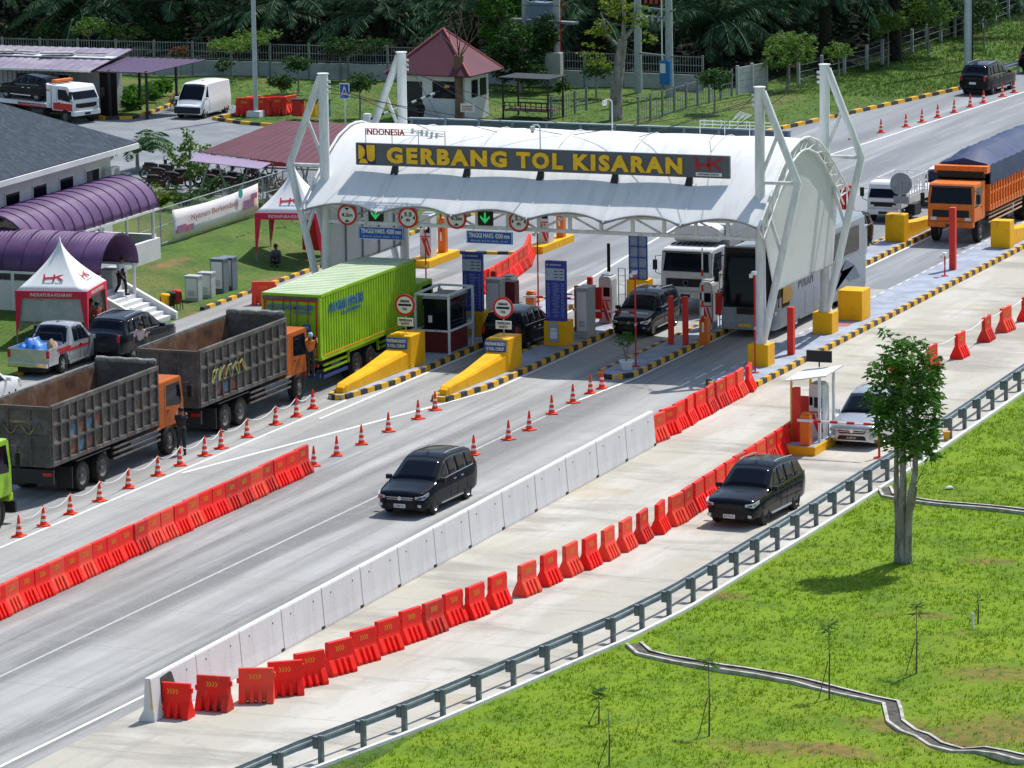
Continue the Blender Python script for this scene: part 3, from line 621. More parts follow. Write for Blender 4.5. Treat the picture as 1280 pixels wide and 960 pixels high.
# ---------------- concrete wall segments ----------------
A = Vector((10.3,-53.0,0)); B = Vector((9.5,-10.2,0)); n = 14; L = (B-A).length/n; hd = math.atan2(B.y-A.y, B.x-A.x)
prof = [(-.19,0),(.31,0),(.31,.07),(.15,.34),(.09,1.22),(.07,1.25),(-.07,1.25),(-.09,1.22),(-.155,.36),(-.19,.07)]
for i in range(n):
    c = A+(B-A)*((i+.5)/n)
    t = thing('concrete_barrier', ('nearest concrete barrier segment, with black paint blotch and yellow edge' if i == 0 else ORD[i]+' concrete barrier segment beyond the one with the black paint blotch'), 'concrete barrier', (c.x, c.y, .012), hd+random.uniform(-.004,.004), 'white concrete barrier segments')
    b = MB(); b.prism(prof, 'x', -L/2+.022, L/2-.022); b.build('body', m_conc, t, bevel=.012)
    s = MB(); s.bb(-L/2+.014, L/2-.014, -.075, .075, 1.25, 1.256); s.build('whitewashed_top', m_white, t)
    h = MB()
    for u in (-.28, .28): h.cyl((u*L, -.118, .98), (u*L, -.108, .98), .028, n=8)
    h.build('lifting_hole', m_blk, t)
    q = MB(); q.box((L*.5-.14, -.165, .055), (.24,.06,.09)); q.build('drain_notch', m_blk, t)
    if i == 0:
        k = MB(); poly = [(-.95,.40),(.1,.38),(.26,.50),(.24,.66),(.05,.68),(.0,.85),(-.12,1.12),(-.25,1.19),(-.90,1.14)]
        yz = lambda z: -(.155-(z-.36)*.07)-.004 if z > .36 else -.16
        vs = [(x, yz(z), z) for x, z in poly]; vs += [(x, y+.003, z) for x, y, z in vs]; m_ = len(poly)
        k.add(vs, [tuple(range(m_)), tuple(range(m_, 2*m_))]); k.build('black_paint_blotch', m_black, t)
        y_ = MB(); y_.prism([(-.10,.36),(-.15,.36),(-.092,1.22),(-.06,1.22)], 'x', -L/2+.002, -L/2+.01); y_.build('yellow_edge', m_yellow, t)

def fit(s, W_, H_, mat_, parent, loc, rot=(R(90),0,0), depth=.012, bold=.02, name='lettering', space=1.0):
    o = text(s, 1.0, mat_, parent, loc, rot, depth, bold, name, space=space); me = o.data; n = len(me.vertices)
    if not n: return o
    co = np.zeros(n*3); me.vertices.foreach_get('co', co); co = co.reshape(-1, 3); mn, mx = co.min(0), co.max(0); c = (mn+mx)/2
    co[:, 0] = (co[:, 0]-c[0])*W_/(mx[0]-mn[0]); co[:, 1] = (co[:, 1]-c[1])*H_/(mx[1]-mn[1]); me.vertices.foreach_set('co', co.reshape(-1)); me.update(); return o
def plate(b, poly, y, th=.01, m=0):      # flat polygon facing -Y
    n = len(poly); vs = [(x, y, z) for x, z in poly]+[(x, y+th, z) for x, z in poly]
    return b.add(vs, [tuple(range(n-1, -1, -1)), tuple(range(n, 2*n))]+[(i, (i+1) % n, n+(i+1) % n, n+i) for i in range(n)], m)
def hk_logo(parent, c, s, mat_, rot=(0,0,0), name='emblem'):
    "stylised red HK strokes on a surface facing -Y, width s"
    b = MB()
    plate(b, [(-.5,.26),(-.43,.26),(-.37,-.24),(-.44,-.24)], 0); plate(b, [(-.42,-.08),(.02,-.04),(.02,.04),(-.42,.0)], .001)
    plate(b, [(-.05,.26),(.03,.26),(.06,-.2),(-.02,-.22)], .001); plate(b, [(.04,-.04),(.5,.20),(.5,.26),(.04,.05)], .002); plate(b, [(.12,.0),(.20,.04),(.46,-.16),(.34,-.17)], .003)
    b.v = [(x*s, y, z*s) for x, y, z in b.v]
    o = b.build(name, mat_, parent); o.location = c; o.rotation_euler = rot; return o

# ---------------- canopy ----------------
XL, XR = -10.4, 8.1
can = thing('toll_canopy', 'wide white arched membrane canopy over the toll lanes held by four tall bent masts', 'canopy', (0,0,0))
CY = [(4.45,5.72),(4.95,6.08),(5.6,6.55),(6.4,7.12),(7.3,7.72),(8.3,8.24),(9.4,8.52),(10,8.56),(10.6,8.52),(11.7,8.24),(12.7,7.72),(13.6,7.12),(14.4,6.55),(15.05,6.08),(15.55,5.72)]
NX = 6; x0f, x1f = XL-.35, XR+.45
rows = []
for j, (y, z) in enumerate(CY):
    e = max(0, 1-min(j, len(CY)-1-j)/2.2)          # strength of the scallop near the two long edges
    row = []
    for i in range(NX*8+1):
        u = i/(NX*8); bay = (i % 8)/8; arc = 4*bay*(1-bay)
        sgn = 1 if j < len(CY)/2 else -1
        yy = y + sgn*arc*.42*e; zz = z + arc*(.30*e + .05*(1-e)); xx = x0f+(x1f-x0f)*u
        row.append((xx, yy, zz))
    rows.append(row)
b = MB(); b.grid(rows); ob = b.build('membrane_roof', m_fabric, can, smooth=60)
md = ob.modifiers.new('solid', 'SOLIDIFY'); md.thickness = .02
md = ob.modifiers.new('sub', 'SUBSURF'); md.levels = 1; md.render_levels = 1
b = MB()                                             # seam welts across the membrane
for k in range(1, NX): 
    x = x0f+(x1f-x0f)*k/NX; b.tube([(x, y, z+.03) for y, z in CY], .018, 6)
b.build('membrane_seam', m_white, can)
def arch(x, name='arch_truss'):
    b = MB(); o = [(x, 10+(y-10)*1.02, z+.05) for y, z in CY]; i_ = [(x, 10+(y-10)*.90, z-.42) for y, z in CY]
    b.tube(o, .055, 8); b.tube(i_, .045, 8)
    for k in range(len(CY)-1): b.cyl(o[k], i_[k], .025, n=6); b.cyl(i_[k], o[k+1], .025, n=6)
    b.build(name, m_steelw, can, smooth=50)
arch(x0f-.02); arch(x1f+.02)
def gable(x, sgn):
    pr = [(10+(y-10)*.93, z-.14) for y, z in CY[1:-1]]; poly = pr+[(14.0,3.0),(6.75,3.0)]
    b = MB(); b.prism(poly, 'x', x-.03, x+.03); b.build('gable_sheet', m_gable, can, smooth=30)
    f = MB(); f.tube([(x, p, q) for p, q in [(6.75,3.0),(14.0,3.0)]], .06, 6)
    for yy in (8.2, 9.9, 11.6, 13.2): f.cyl((x-sgn*.08, yy, 3.0), (x-sgn*.08, yy, 7.6), .045, n=6)
    f.cyl((x-sgn*.08, 6.75, 4.9), (x-sgn*.08, 14, 4.9), .04, n=6); f.build('gable_frame', m_grey, can)
gable(XR+.3, 1); gable(XL-.2, -1)
def truss(y, nm='edge_truss'):
    b = MB(); z0, z1 = 5.12, 5.78; n = 14; xs_ = [XL+(XR-XL)*k/n for k in range(n+1)]
    for z in (z0, z1): b.box(((XL+XR)/2, y, z), (XR-XL, .15, .13))
    for x in xs_: b.box((x, y, (z0+z1)/2), (.13, .12, z1-z0))
    for k in range(n):
        a, c = (xs_[k], y, z0 if k % 2 else z1), (xs_[k+1], y, z1 if k % 2 else z0); b.cyl(a, c, .05, n=6)
    b.build(nm, m_steelw, can)
truss(5.95); truss(14.05, 'edge_truss')
b = MB()
for k in range(0, 13): 
    x = XL+(XR-XL)*k/12; b.cyl((x, 5.95, 5.78), (x, 14.05, 5.78), .045, n=6)
b.build('purlins', m_steelw, can)
b = MB()
for k in range(7):
    x = x0f+(x1f-x0f)*k/6; b.cyl((min(max(x, XL), XR), 5.95, 5.8), (x, 4.62, 5.70), .04, n=6); b.cyl((min(max(x, XL), XR), 14.05, 5.8), (x, 15.38, 5.70), .04, n=6)
    if k < 6:
        xn = x0f+(x1f-x0f)*(k+1)/6
        b.tube([(x+(xn-x)*u, 4.55+.42*4*u*(1-u), 5.69+.3*4*u*(1-u)) for u in (0,.15,.3,.5,.7,.85,1)], .032, 6)
each(b, 'edge_outrigger', m_grey, can)
def mast(x, y, s, ped=True):
    b = MB(); zt = 11.05
    b.cyl((x, y, 1.05), (x, y, zt), .20, .20, 16)
    b.tube([(x+s*.12, y, zt-.15), (x+s*1.55, y, 7.35), (x+s*.12, y, 1.25)], .155, 12)
    b.cyl((x, y, 7.35), (x+s*1.5, y, 7.35), .075, n=10)
    b.cyl((x, y, 7.25), (x+s*.86, y, 4.55), .075, n=10)
    b.cyl((x, y, 7.45), (x+s*.80, y, 9.4), .075, n=10)
    b.lathe([(.30,1.0),(.29,1.05),(.20,1.35)], (x, y, 0), 14)
    b.cyl((x, y, zt), (x, y, zt+.04), .24, n=16)
    for z in (zt-.3, zt-.5, zt-.7): b.box((x-s*.25, y, z), (.14,.05,.1))
    o = b.build('mast', m_steelw, can, smooth=40)
    p = MB(); p.bb(x-.42, x+.42, y-.42, y+.42, .1, 1.02); p.build('pedestal', m_yellowb, o, bevel=.02)
for x, s in ((XL, -1), (XR, 1)):
    for y in (6.0, 14.0): mast(x, y, s)
b = MB()
def zc(y): return np.interp(y, [p[0] for p in CY], [p[1] for p in CY])
for x, s in ((XL, 1), (XR, -1)):
    for y, yy in ((6.0, 9.2), (14.0, 10.8)):
        for k, (dx, dz) in enumerate(((3.2, 10.7), (6.2, 10.5), (9.0, 10.3))):
            b.cyl((x+s*.25, y, dz), (x+s*dx, yy, zc(yy)+.05), .014, n=5)
b.build('stay_cable', m_dark, can)
# lane markers hung from the front truss
def hang(px, py, Y=5.78): return at(px, py, Y=Y)
def height_sign(px, py, txt, label):
    p = hang(px, py, 5.72); t = thing('height_limit_sign', label, 'round sign', (p.x, p.y, p.z), 0, 'round clearance signs on the canopy truss'); b = MB()
    b.cyl((0,0,0), (0,.03,0), .43, n=28); b.build('rim', m_redp, t)
    b = MB(); b.cyl((0,-.006,0), (0,0,0), .335, n=28); b.build('face', m_white, t)
    b = MB()
    if len(txt) == 1:
        plate(b, [(-.12,.29),(.12,.29),(0,.18)], -.012); plate(b, [(-.12,-.29),(.12,-.29),(0,-.18)], -.012)
        fit(txt[0], .48, .15, m_txtb, t, (0,-.012,0))
    else:
        plate(b, [(-.30,.1),(-.30,-.1),(-.2,0)], -.012); plate(b, [(.30,.1),(.30,-.1),(.2,0)], -.012)
        fit(txt[0], .34, .17, m_txtb, t, (0,-.012,.13)); fit(txt[1], .15, .12, m_txtb, t, (0,-.012,-.1))
    b.build('arrowheads', m_txtb, t)
height_sign(433.8, 268.5, ['4.2m'], 'round red-rimmed 4.2m sign nearest the left end of the canopy truss')
height_sign(510, 272, ['3.5', 'm'], 'round red-rimmed 3.5 m sign above the container truck front')
height_sign(570.5, 273, ['4.2m'], 'round red-rimmed 4.2m sign just left of the right-hand blue height sign')
height_sign(648.5, 277, ['2.3', 'm'], 'round red-rimmed 2.3 m sign at the right end of the blue height sign')
def blue_sign(px, py, label):
    p = hang(px, py, 5.8); t = thing('clearance_sign', label, 'sign', (p.x, p.y, p.z), 0, 'blue height signs'); b = MB(); b.box((0,0,0), (1.98,.05,.50)); b.build('panel', m_signbl, t, bevel=.01)
    b = MB(); 
    for z in (-.25,.25): b.box((0,-.026,z*.96), (1.94,.004,.02))
    for x in (-.98,.98): b.box((x*.98,-.026,0), (.02,.004,.48))
    for x in (-.7,.7): b.cyl((x,.03,.2), (x,.03,.55), .02, n=6)
    b.build('border', m_white, t)
    fit('TINGGI MAKS. 4200 mm', 1.75, .19, m_txtw, t, (0,-.032,.08)); fit('B.M.A. 4,5 M. GOL. V. 51', 1.55, .06, m_txtw, t, (0,-.032,-.14), bold=.0)
blue_sign(476.5, 291.5, 'blue maximum height sign hung over the green container truck')
blue_sign(612, 297, 'blue maximum height sign hung over the second lane, behind the packed red barriers')
def lane_light(px, py, label):
    p = hang(px, py, 5.84); t = thing('lane_signal', label, 'lane light', (p.x, p.y, p.z), 0, 'green arrow lane lights'); b = MB(); b.box((0,0,0), (.62,.12,.56)); b.build('housing', m_blk, t)
    b = MB(); plate(b, [(-.04,.24),(.04,.24),(.04,-.02),(.2,.12),(.2,.03),(0,-.2),(-.2,.03),(-.2,.12),(-.04,-.02)], -.072); b.build('green_arrow', m_green_led, t)
m_green_led = mat('green_led', (.02,.45,.10), .5, emit=.6)
lane_light(470, 268, 'green down-arrow lane light between the 4.2m and 3.5 m round signs')
lane_light(607, 273, 'green down-arrow lane light above the right-hand blue height sign')

# ---------------- the big name board ----------------
Ys = 6.35
bl_ = at(445, 207.5, Y=Ys); br_ = at(912, 222, Y=Ys); tl_ = at(445, 180, Y=Ys)
bw = br_.x-bl_.x; z0 = (bl_.z+br_.z)/2; bh = tl_.z-bl_.z; cx = (bl_.x+br_.x)/2
sg = thing('gate_name_board', 'long dark grey name board with yellow letters on the canopy roof', 'name board', (cx, Ys, z0+bh/2))
b = MB(); b.box((0,.08,0), (bw,.16,bh)); b.build('board', m_signgy, sg, bevel=.01)
def bx_(px): return at(px, 200, Y=Ys).x-cx
fit('GERBANG', bx_(634)-bx_(484), .66, m_txty, sg, ((bx_(634)+bx_(484))/2, -.03, 0), depth=.03, bold=.05, space=1.28)
fit('TOL', bx_(704)-bx_(646), .66, m_txty, sg, ((bx_(704)+bx_(646))/2, -.03, 0), depth=.03, bold=.05, space=1.28)
fit('KISARAN', bx_(853)-bx_(717), .66, m_txty, sg, ((bx_(853)+bx_(717))/2, -.03, 0), depth=.03, bold=.05, space=1.28)
b = MB(); xe = bx_(458.5); b.box((xe,-.012,0), (.76,.02,.78)); em = b.build('emblem', mat('navy_emblem_field', (.05,.02,.10), .5), sg)
b = MB()
def fan(c, r, a0, a1, n=10): return [(c[0]+r*math.cos(R(a0+(a1-a0)*k/n)), c[1]+r*math.sin(R(a0+(a1-a0)*k/n))) for k in range(n+1)]
plate(b, fan((xe-.35,.08), .29, -90, 90), -.03); plate(b, [(xe+.0,.38),(xe+.37,.38),(xe+.37,-.08)]+fan((xe+.2,-.12), .17, 0, -180)+[(xe+.03,-.08)], -.03); plate(b, fan((xe-.14,-.37), .19, 0, 180), -.03)
b.build('emblem_shapes', m_txty, sg)
hk_logo(sg, (bx_(886), -.03, .08), 1.15, m_txtr); b = MB(); b.box((bx_(886),-.012,-.30), (1.08,.02,.14)); b.build('logo_caption_plate', m_white, sg)
fit('HUTAMA KARYA', .85, .06, m_txtb, sg, (bx_(886), -.03, -.30), bold=0)
b = MB()
for px in (493, 583, 675, 768, 861):
    x = bx_(px); b.add([(x-.12,.05,-bh/2),(x+.12,.05,-bh/2),(x+.16,-.12,-bh/2-.5),(x-.2,-.12,-bh/2-.5),(x-.12,.14,-bh/2),(x+.12,.14,-bh/2),(x+.16,.05,-bh/2-.52),(x-.2,.05,-bh/2-.52)], [(0,1,2,3),(4,5,6,7),(0,1,5,4),(1,2,6,5),(2,3,7,6),(3,0,4,7)])
    b.cyl((x,.1,-bh/2+.1), (x,.9,-bh/2-.05), .03, n=6)
each(b, 'bracket', m_dark, sg)
# running-text frame above it
px0, px1 = bx_(457), bx_(556); zt = bh/2
t = thing('letter_frame', 'bent frame of broken red letters INDONESIA standing above the name board', 'letter frame', (cx, Ys, z0+bh/2)); b = MB()
for k in range(4): x = px0+(px1-px0)*k/3; b.cyl((x,.06,zt), (x,.06,zt+.58), .022, n=6)
for z in (.36,.47,.58): b.cyl((px0,.06,zt+z), (px1,.06,zt+z), .016, n=6)
b.build('frame', m_steelw, t)
fit('INDONESIA', (px1-px0)*.50, .26, m_redp, t, (px0+(px1-px0)*.25, .02, zt+.47), bold=.02)
fit('HIJF', (px1-px0)*.40, .30, m_steelw, t, (px0+(px1-px0)*.78, .02, zt+.42), rot=(R(90),R(8),0), bold=.01)
t = thing('letter_frame', 'bent silver frame of tangled letters near the right front mast top', 'letter frame', (0,0,0)); b = MB()
a = at(875, 152, Y=12.0); c = at(968, 152, Y=12.0)
for z in (0,.14): b.cyl((a.x, 12.0, a.z+z-.1), (c.x, 12.0, a.z+z-.1), .02, n=6)
for k in range(4): x = a.x+(c.x-a.x)*k/3; b.cyl((x, 12.0, a.z+.05), (x, 12.0, 7.9), .02, n=6)
for k in range(9):
    x = a.x+(c.x-a.x)*.45+k*.07; b.cyl((x,11.95,a.z+.1+(k % 3)*.05), (x+.25,11.95,a.z+.5-(k*.02)), .018, n=5)
for k in range(7): x = a.x+.12+k*.36; b.tube([(x,11.97,a.z-.25),(x+.1,11.97,a.z-.1),(x+.05,11.97,a.z+.08),(x+.2,11.97,a.z+.05)], .018, 5)
b.build('frame', m_steelw, t)
def cctv(px, py, Y, h, label):
    p = at(px, py, Y=Y); t = thing('security_camera', label, 'camera', (p.x, Y, p.z), 0); b = MB()
    b.tube([(0,0,-h),(0,0,-.05),(-.02,0,.05),(-.12,0,.12),(-.30,0,.10)], .028, 8); b.build('arm', m_steelw, t, smooth=40)
    b = MB(); b.lathe([(0,.05),(.09,.03),(.10,-.08),(.07,-.17),(0,-.2)], (-.32,0,.03), 12); b.build('dome', m_white, t, smooth=50)
    b = MB(); b.lathe([(.065,-.16),(.05,-.22),(0,-.24)], (-.32,0,.03), 12); b.build('lens', m_blk, t, smooth=50)
cctv(675, 160, 6.4, 1.1, 'white dome camera on a short pole behind the middle of the name board')
cctv(765, 128, 10.8, 1.6, 'white dome camera on a curved pole on the canopy ridge')

# ---------------- toll island equipment ----------------
def nose_barrier(x0, x1, y0, y1, hgt_=1.28, label='', plate_=True, flip=1):
    t = thing('island_nose_barrier', label, 'nose barrier', ((x0+x1)/2, y0, .16)); w_ = x1-x0; L = y1-y0; b = MB(); sec = []
    for u, wf, h in ((0,.30,.22),(.03,.42,.34),(.40,.62,.52),(.775,.88,.80),(.80,1.0,hgt_),(1,1.0,hgt_)):
        y = L*u; hw = w_*wf/2; sec.append([(-hw,y,0),(hw,y,0),(hw,y,h*.8),(hw*.8,y,h),(-hw*.8,y,h),(-hw,y,h*.8)] if u < .79 else [(-hw,y,0),(hw,y,0),(hw,y,h*.98),(hw*.98,y,h),(-hw*.98,y,h),(-hw,y,h*.98)])
    b.grid(sec, closed=True); b.add(sec[0], [tuple(range(5, -1, -1))]); b.add(sec[-1], [tuple(range(6))]); b.build('body', m_yellowb, t, bevel=.015)
    return t
for (x0, x1, y0, y1, lab, spx) in ((-5.75,-4.72,-4.6,2.6,'yellow wedge nose barrier with blue plate, beside the green container truck',(501,391)), (-1.72,-.78,-3.9,3.0,'yellow wedge nose barrier with blue plate, in front of the black SUV',(633.5,395))):
    t = nose_barrier(x0, x1, y0, y1, label=lab); L = y1-y0
    b = MB(); b.box((0,L*.775-.02,1.02), (.9,.03,.44)); b.build('blue_plate', m_signbl, t)
    fit('PASTIKAN SALDO', .8, .13, m_txtw, t, (0,L*.775-.042,1.12), bold=.02); fit('E-TOLL CUKUP', .72, .13, m_txtw, t, (0,L*.775-.042,.92), bold=.02)
    s = thing('toll_gate_sign', 'round red-rimmed toll sign on the '+('left' if x0 < -3 else 'right')+' yellow nose barrier', 'round sign', ((x0+x1)/2, y0+L*.9, 1.44), 0, 'round toll signs on the nose barriers')
    b = MB(); b.cyl((0,.03,0), (0,.03,1.0), .03, n=8); b.build('pole', m_galv, s)
    b = MB(); b.cyl((0,0,1.12), (0,-.03,1.12), .43, n=32); b.build('rim', m_redp, s); b = MB(); b.cyl((0,-.03,1.12), (0,-.036,1.12), .335, n=32); b.build('face', m_white, s)
    b = MB(); b.box((0,-.04,1.12), (.55,.01,.09)); b.build('black_bar', m_txtb, s)
    fit('GERBANG', .40, .10, m_txtb, s, (0,-.04,1.27)); fit('TOL', .22, .10, m_txtb, s, (0,-.04,.96))
    b = MB(); b.box((0,0,.44), (.66,.03,.32)); b.build('lower_plate', m_white, s); fit('TEMPELKAN', .54, .09, m_txtb, s, (0,-.02,.51), bold=.0); fit('KARTU', .34, .09, m_txtb, s, (0,-.02,.37), bold=.0)

def tariff(x, y, label, h=3.45):
    t = thing('tariff_panel', label, 'tariff board', (x, y, .16), 0, 'blue tariff panels'); b = MB(); b.box((0,.22,.5), (.98,.80,1.0)); b.build('base', m_yellowb, t, bevel=.02)
    b = MB(); b.box((0,0,.98+(h-1)/2), (.86,.22,h-1)); b.build('board', m_signbl2, t, bevel=.01)
    b = MB(); b.box((0,-.115,h-.55), (.80,.008,.48)); b.build('price_block', m_panelp, t)
    s = MB()
    for k in range(3):
        for x_ in (.04,.27): s.box((x_,-.122,h-.42-k*.13), (.16,.004,.035))
    s.build('price_lines', m_txtb, t)
    s = MB(); s.box((.02,-.115,h-.17), (.5,.006,.06)); s.box((-.33,-.115,h-.17), (.09,.006,.09))
    for k in range(24):
        z = h-.92-k*.062
        if z < 1.12: break
        s.box((-.30,-.115,z), (.12,.006,.016)); s.box((.02+random.uniform(-.04,.04),-.115,z), (random.uniform(.16,.34),.006,.016)); s.box((.32,-.115,z), (.12,.006,.016))
    s.build('tariff_rows', mat('pale_print', (.35,.37,.62), .6), t)
    s = MB(); s.box((-.05,-.20,.52), (.42,.05,.72)); s.cyl((-.05,-.2,.88), (-.05,-.25,.88), .15, n=14); s.build('card_reader', m_galv, t)
    s = MB(); s.box((-.05,-.23,.68), (.26,.02,.10)); s.box((-.05,-.23,.45), (.30,.02,.3)); s.build('reader_face', m_white, t)
    return t
m_signbl2 = mat('violet_blue_board', (.045,.06,.36), .55, col2=(.03,.045,.26), scale=3); m_panelp = mat('pale_blue_block', (.42,.50,.62), .6)
tariff(-5.35, 9.2, 'blue tariff panel behind the white-framed cabin, left of the two')
tariff(-1.22, 7.9, 'blue tariff panel on yellow base right of the black car')
def cabinet(x, y, h, w_, d, label, name='control_cabinet', m=None):
    t = thing(name, label, 'cabinet', (x, y, .16)); b = MB(); b.box((0,0,h/2), (w_,d,h)); b.build('body', m or m_wallgr2, t, bevel=.02)
    b = MB(); b.box((0,0,h+.03), (w_+.06,d+.06,.06)); b.build('lid', m or m_wallgr2, t); b = MB(); b.box((.0,-d/2-.008,h*.55), (w_*.82,.012,h*.8)); b.build('door', m_white, t); b = MB()
    for k in range(5): b.box((0,-d/2-.018,h*.25+k*.05), (w_*.5,.01,.02))
    b.build('vent', m_grey, t); return t
m_wallgr2 = mat('pale_grey_enclosure', (.42,.45,.46), .5)
cabinet(-4.95, 10.6, 2.1, .62, .6, 'grey cabinet close behind the left tariff panel')
cabinet(-.85, 10.2, 2.0, .5, .9, 'grey cabinet between the right tariff panel and the orange gate box')
def posts_at(px, py, h, label, w_=.2, z=.16, Y=None, group=None):
    p = at(px, py, z); t = tag(MB().box((0,0,h/2), (w_,w_,h)).build('red_post', m_redp2, bevel=.015), label, 'post', group); t.location = (p.x, p.y, z); return t
m_redp2 = mat('bright_red_post', (.72,.03,.02), .5, col2=(.58,.03,.02), scale=2)
posts_at(839, 430, 1.95, 'left of two red posts in front of the upright boom', group='paired red posts')
posts_at(857, 431, 1.95, 'right of two red posts in front of the upright boom', group='paired red posts')
posts_at(722, 413, 1.85, 'red post on the left of the orange gate box behind the right tariff panel')
posts_at(738, 403, 1.9, 'red post behind the orange gate box, by the toll machine with the white gate')
posts_at(593, 412, 2.3, 'left of two tall dark red posts behind the black car', group='paired dark red posts')
posts_at(618, 408, 2.3, 'right of two tall dark red posts behind the black car', group='paired dark red posts')
posts_at(989, 443, 1.9, 'red post on the kerbed strip between the two mast pedestals', .26)
posts_at(1191, 337, 2.75, 'tall red post in front of the orange truck', .27)
posts_at(1054, 272, 1.5, 'left of two far red posts beside the right rear mast', .26, group='far red posts'); posts_at(1064, 271, 1.5, 'right of two far red posts beside the right rear mast', .26, group='far red posts')
posts_at(996, 553, 2.0, 'bright red post at the corner of the canopied ramp booth', .24, .3)
def pole_cam(px, py, h, label, z=.16):
    p = at(px, py, z); t = thing('camera_pole', label, 'camera pole', (p.x, p.y, z)); b = MB(); b.cyl((0,0,0), (0,0,h), .035, n=8); b.lathe([(.16,0),(.16,.03),(.06,.05)], n=12); b.build('pole', m_redp, t)
    b = MB(); b.box((.0,-.05,h+.02), (.16,.26,.14)); b.box((-.14,-.02,h-.1), (.12,.14,.16)); b.build('camera', m_white, t, bevel=.02); b = MB(); b.box((0,0,h*.45), (.06,.06,.12)); b.build('clamp', m_white, t)
pole_cam(795, 458, 3.7, 'red camera pole beside the potted shrub'); pole_cam(944, 466, 3.9, 'red camera pole left of the front mast pedestal')
pole_cam(673, 384, 3.2, 'thin dark red pole behind the black car, under the canopy'); pole_cam(533, 372, 3.0, 'thin red pole at the front of the container truck')
pole_cam(1181, 345, .95, 'short red pole left of the tall red post near the orange truck')
m_machine = mat('machine_white', (.60,.62,.63), .5, col2=(.5,.52,.53))
def toll_machine(x, y, z, label, rail=True, post=False):
    t = thing('toll_machine', label, 'toll machine', (x, y, z), 0, 'toll card machines'); b = MB()
    b.prism([(-.27,0),(.27,0),(.27,1.78),(.24,1.90),(.16,1.96),(-.16,1.96),(-.24,1.90),(-.27,1.78)], 'y', -.4, .3); b.build('body', m_machine, t, bevel=.02)
    b = MB(); b.box((0,-.05,1.97), (.4,.5,.08)); b.build('grey_cap', m_grey, t, bevel=.03)
    b = MB(); plate(b, [(-.06,1.5),(.22,1.5),(.22,1.12),(-.06,1.12)], -.415); plate(b, [(-.24,1.5),(-.12,1.5),(-.12,1.2),(-.24,1.2)], -.415); b.build('screen', m_glass, t)
    b = MB(); plate(b, [(-.20,.9),(-.06,.9),(.22,.1),(.10,.1)], -.416); plate(b, [(.02,.9),(.10,.9),(.28,.3),(.24,.2)], -.417); plate(b, [(-.24,.98),(.26,.98),(.26,.93),(-.24,.93)], -.416); b.build('red_swoosh', m_redp, t)
    if rail:
        b = MB()
        for xx in (.42,.72):
            b.cyl((xx,.1,0), (xx,.1,2.25), .028, n=6)
        b.cyl((.42,.1,2.25), (.72,.1,2.25), .028, n=6)
        for k in range(5): b.cyl((.42,.1,.35+k*.4), (.72,.1,.35+k*.4), .02, n=6)
        b.build('side_rail', m_steelw, t)
    if post: b = MB(); b.cyl((.0,.1,2.08), (.0,.1,3.25), .07, n=10); b.build('traffic_light_pole', m_blk, t)
    return t
toll_machine(-1.28, 13.9, .16, 'white toll card machine with black pole on top, left of the dark minivan', True, True)
toll_machine(3.2, 13.7, .16, 'white and red toll card machine left of the bus front')
toll_machine(-5.1, 12.5, .16, 'white toll card machine mostly hidden behind the left tariff panel', False)
def gate(x, y, z, up, L, label, hb=1.05, sgn=1):
    t = thing('barrier_gate', label, 'barrier gate', (x, y, z)); b = MB(); b.box((0,0,hb/2), (.36,.36,hb)); b.lathe([(.19,0),(.17,.07),(0,.1)], (0,0,hb), 12); b.build('gate_box', m_orange, t, bevel=.03)
    if up: b = MB(); b.cyl((.0,-.22,.55), (.0,-.22,.55+L), .045, .03, 8)
    else: b = MB(); b.cyl((-.25*sgn,-.22,.92), (L*sgn,-.22,.90), .05, .035, 8)
    arm = b.build('boom', m_white, t)
    b = MB()
    for k in range(4):
        u = .35+k*.62
        if up: b.cyl((0,-.22,.6+u), (0,-.22,.6+u+.28), .05, n=8)
        elif u < L-.3: b.cyl((u*sgn,-.22,.92), ((u+.28)*sgn,-.22,.918), .054, n=8)
    each(b, 'red_stripe', m_redp, arm); return t
p = at(726, 414, .16); gate(p.x, p.y, .16, False, 3.0, 'orange barrier gate with its boom lowered in front of the minivan')
p = at(881, 431, .16); gate(p.x, p.y, .16, True, 3.4, 'orange barrier gate with its boom raised in front of the white truck')
gate(-4.75, 14.0, .16, False, 2.6, 'barrier gate with lowered boom behind the black car')
b = MB(); p = at(885, 418, .16); b.box((p.x+.35, p.y+.8, 1.3), (.6,.06,.9)); tag(b.build('red_notice_board', m_redp), 'red board beside the raised-boom gate, left of the bus', 'board')
b = MB(); b.box((-1.55, 12.9, 1.1), (.75,.06,1.3)); tag(b.build('red_notice_board', m_redp), 'red board behind the lowered-boom gate box', 'board')
b = MB(); b.box((-5.0, 11.7, 1.15), (1.1,.5,1.8)); b.build('x', m_redd); o = bpy.data.objects['x']; o.name = 'equipment_housing'; tag(o, 'dark red equipment housing between the left tariff panel and the black car', 'housing')
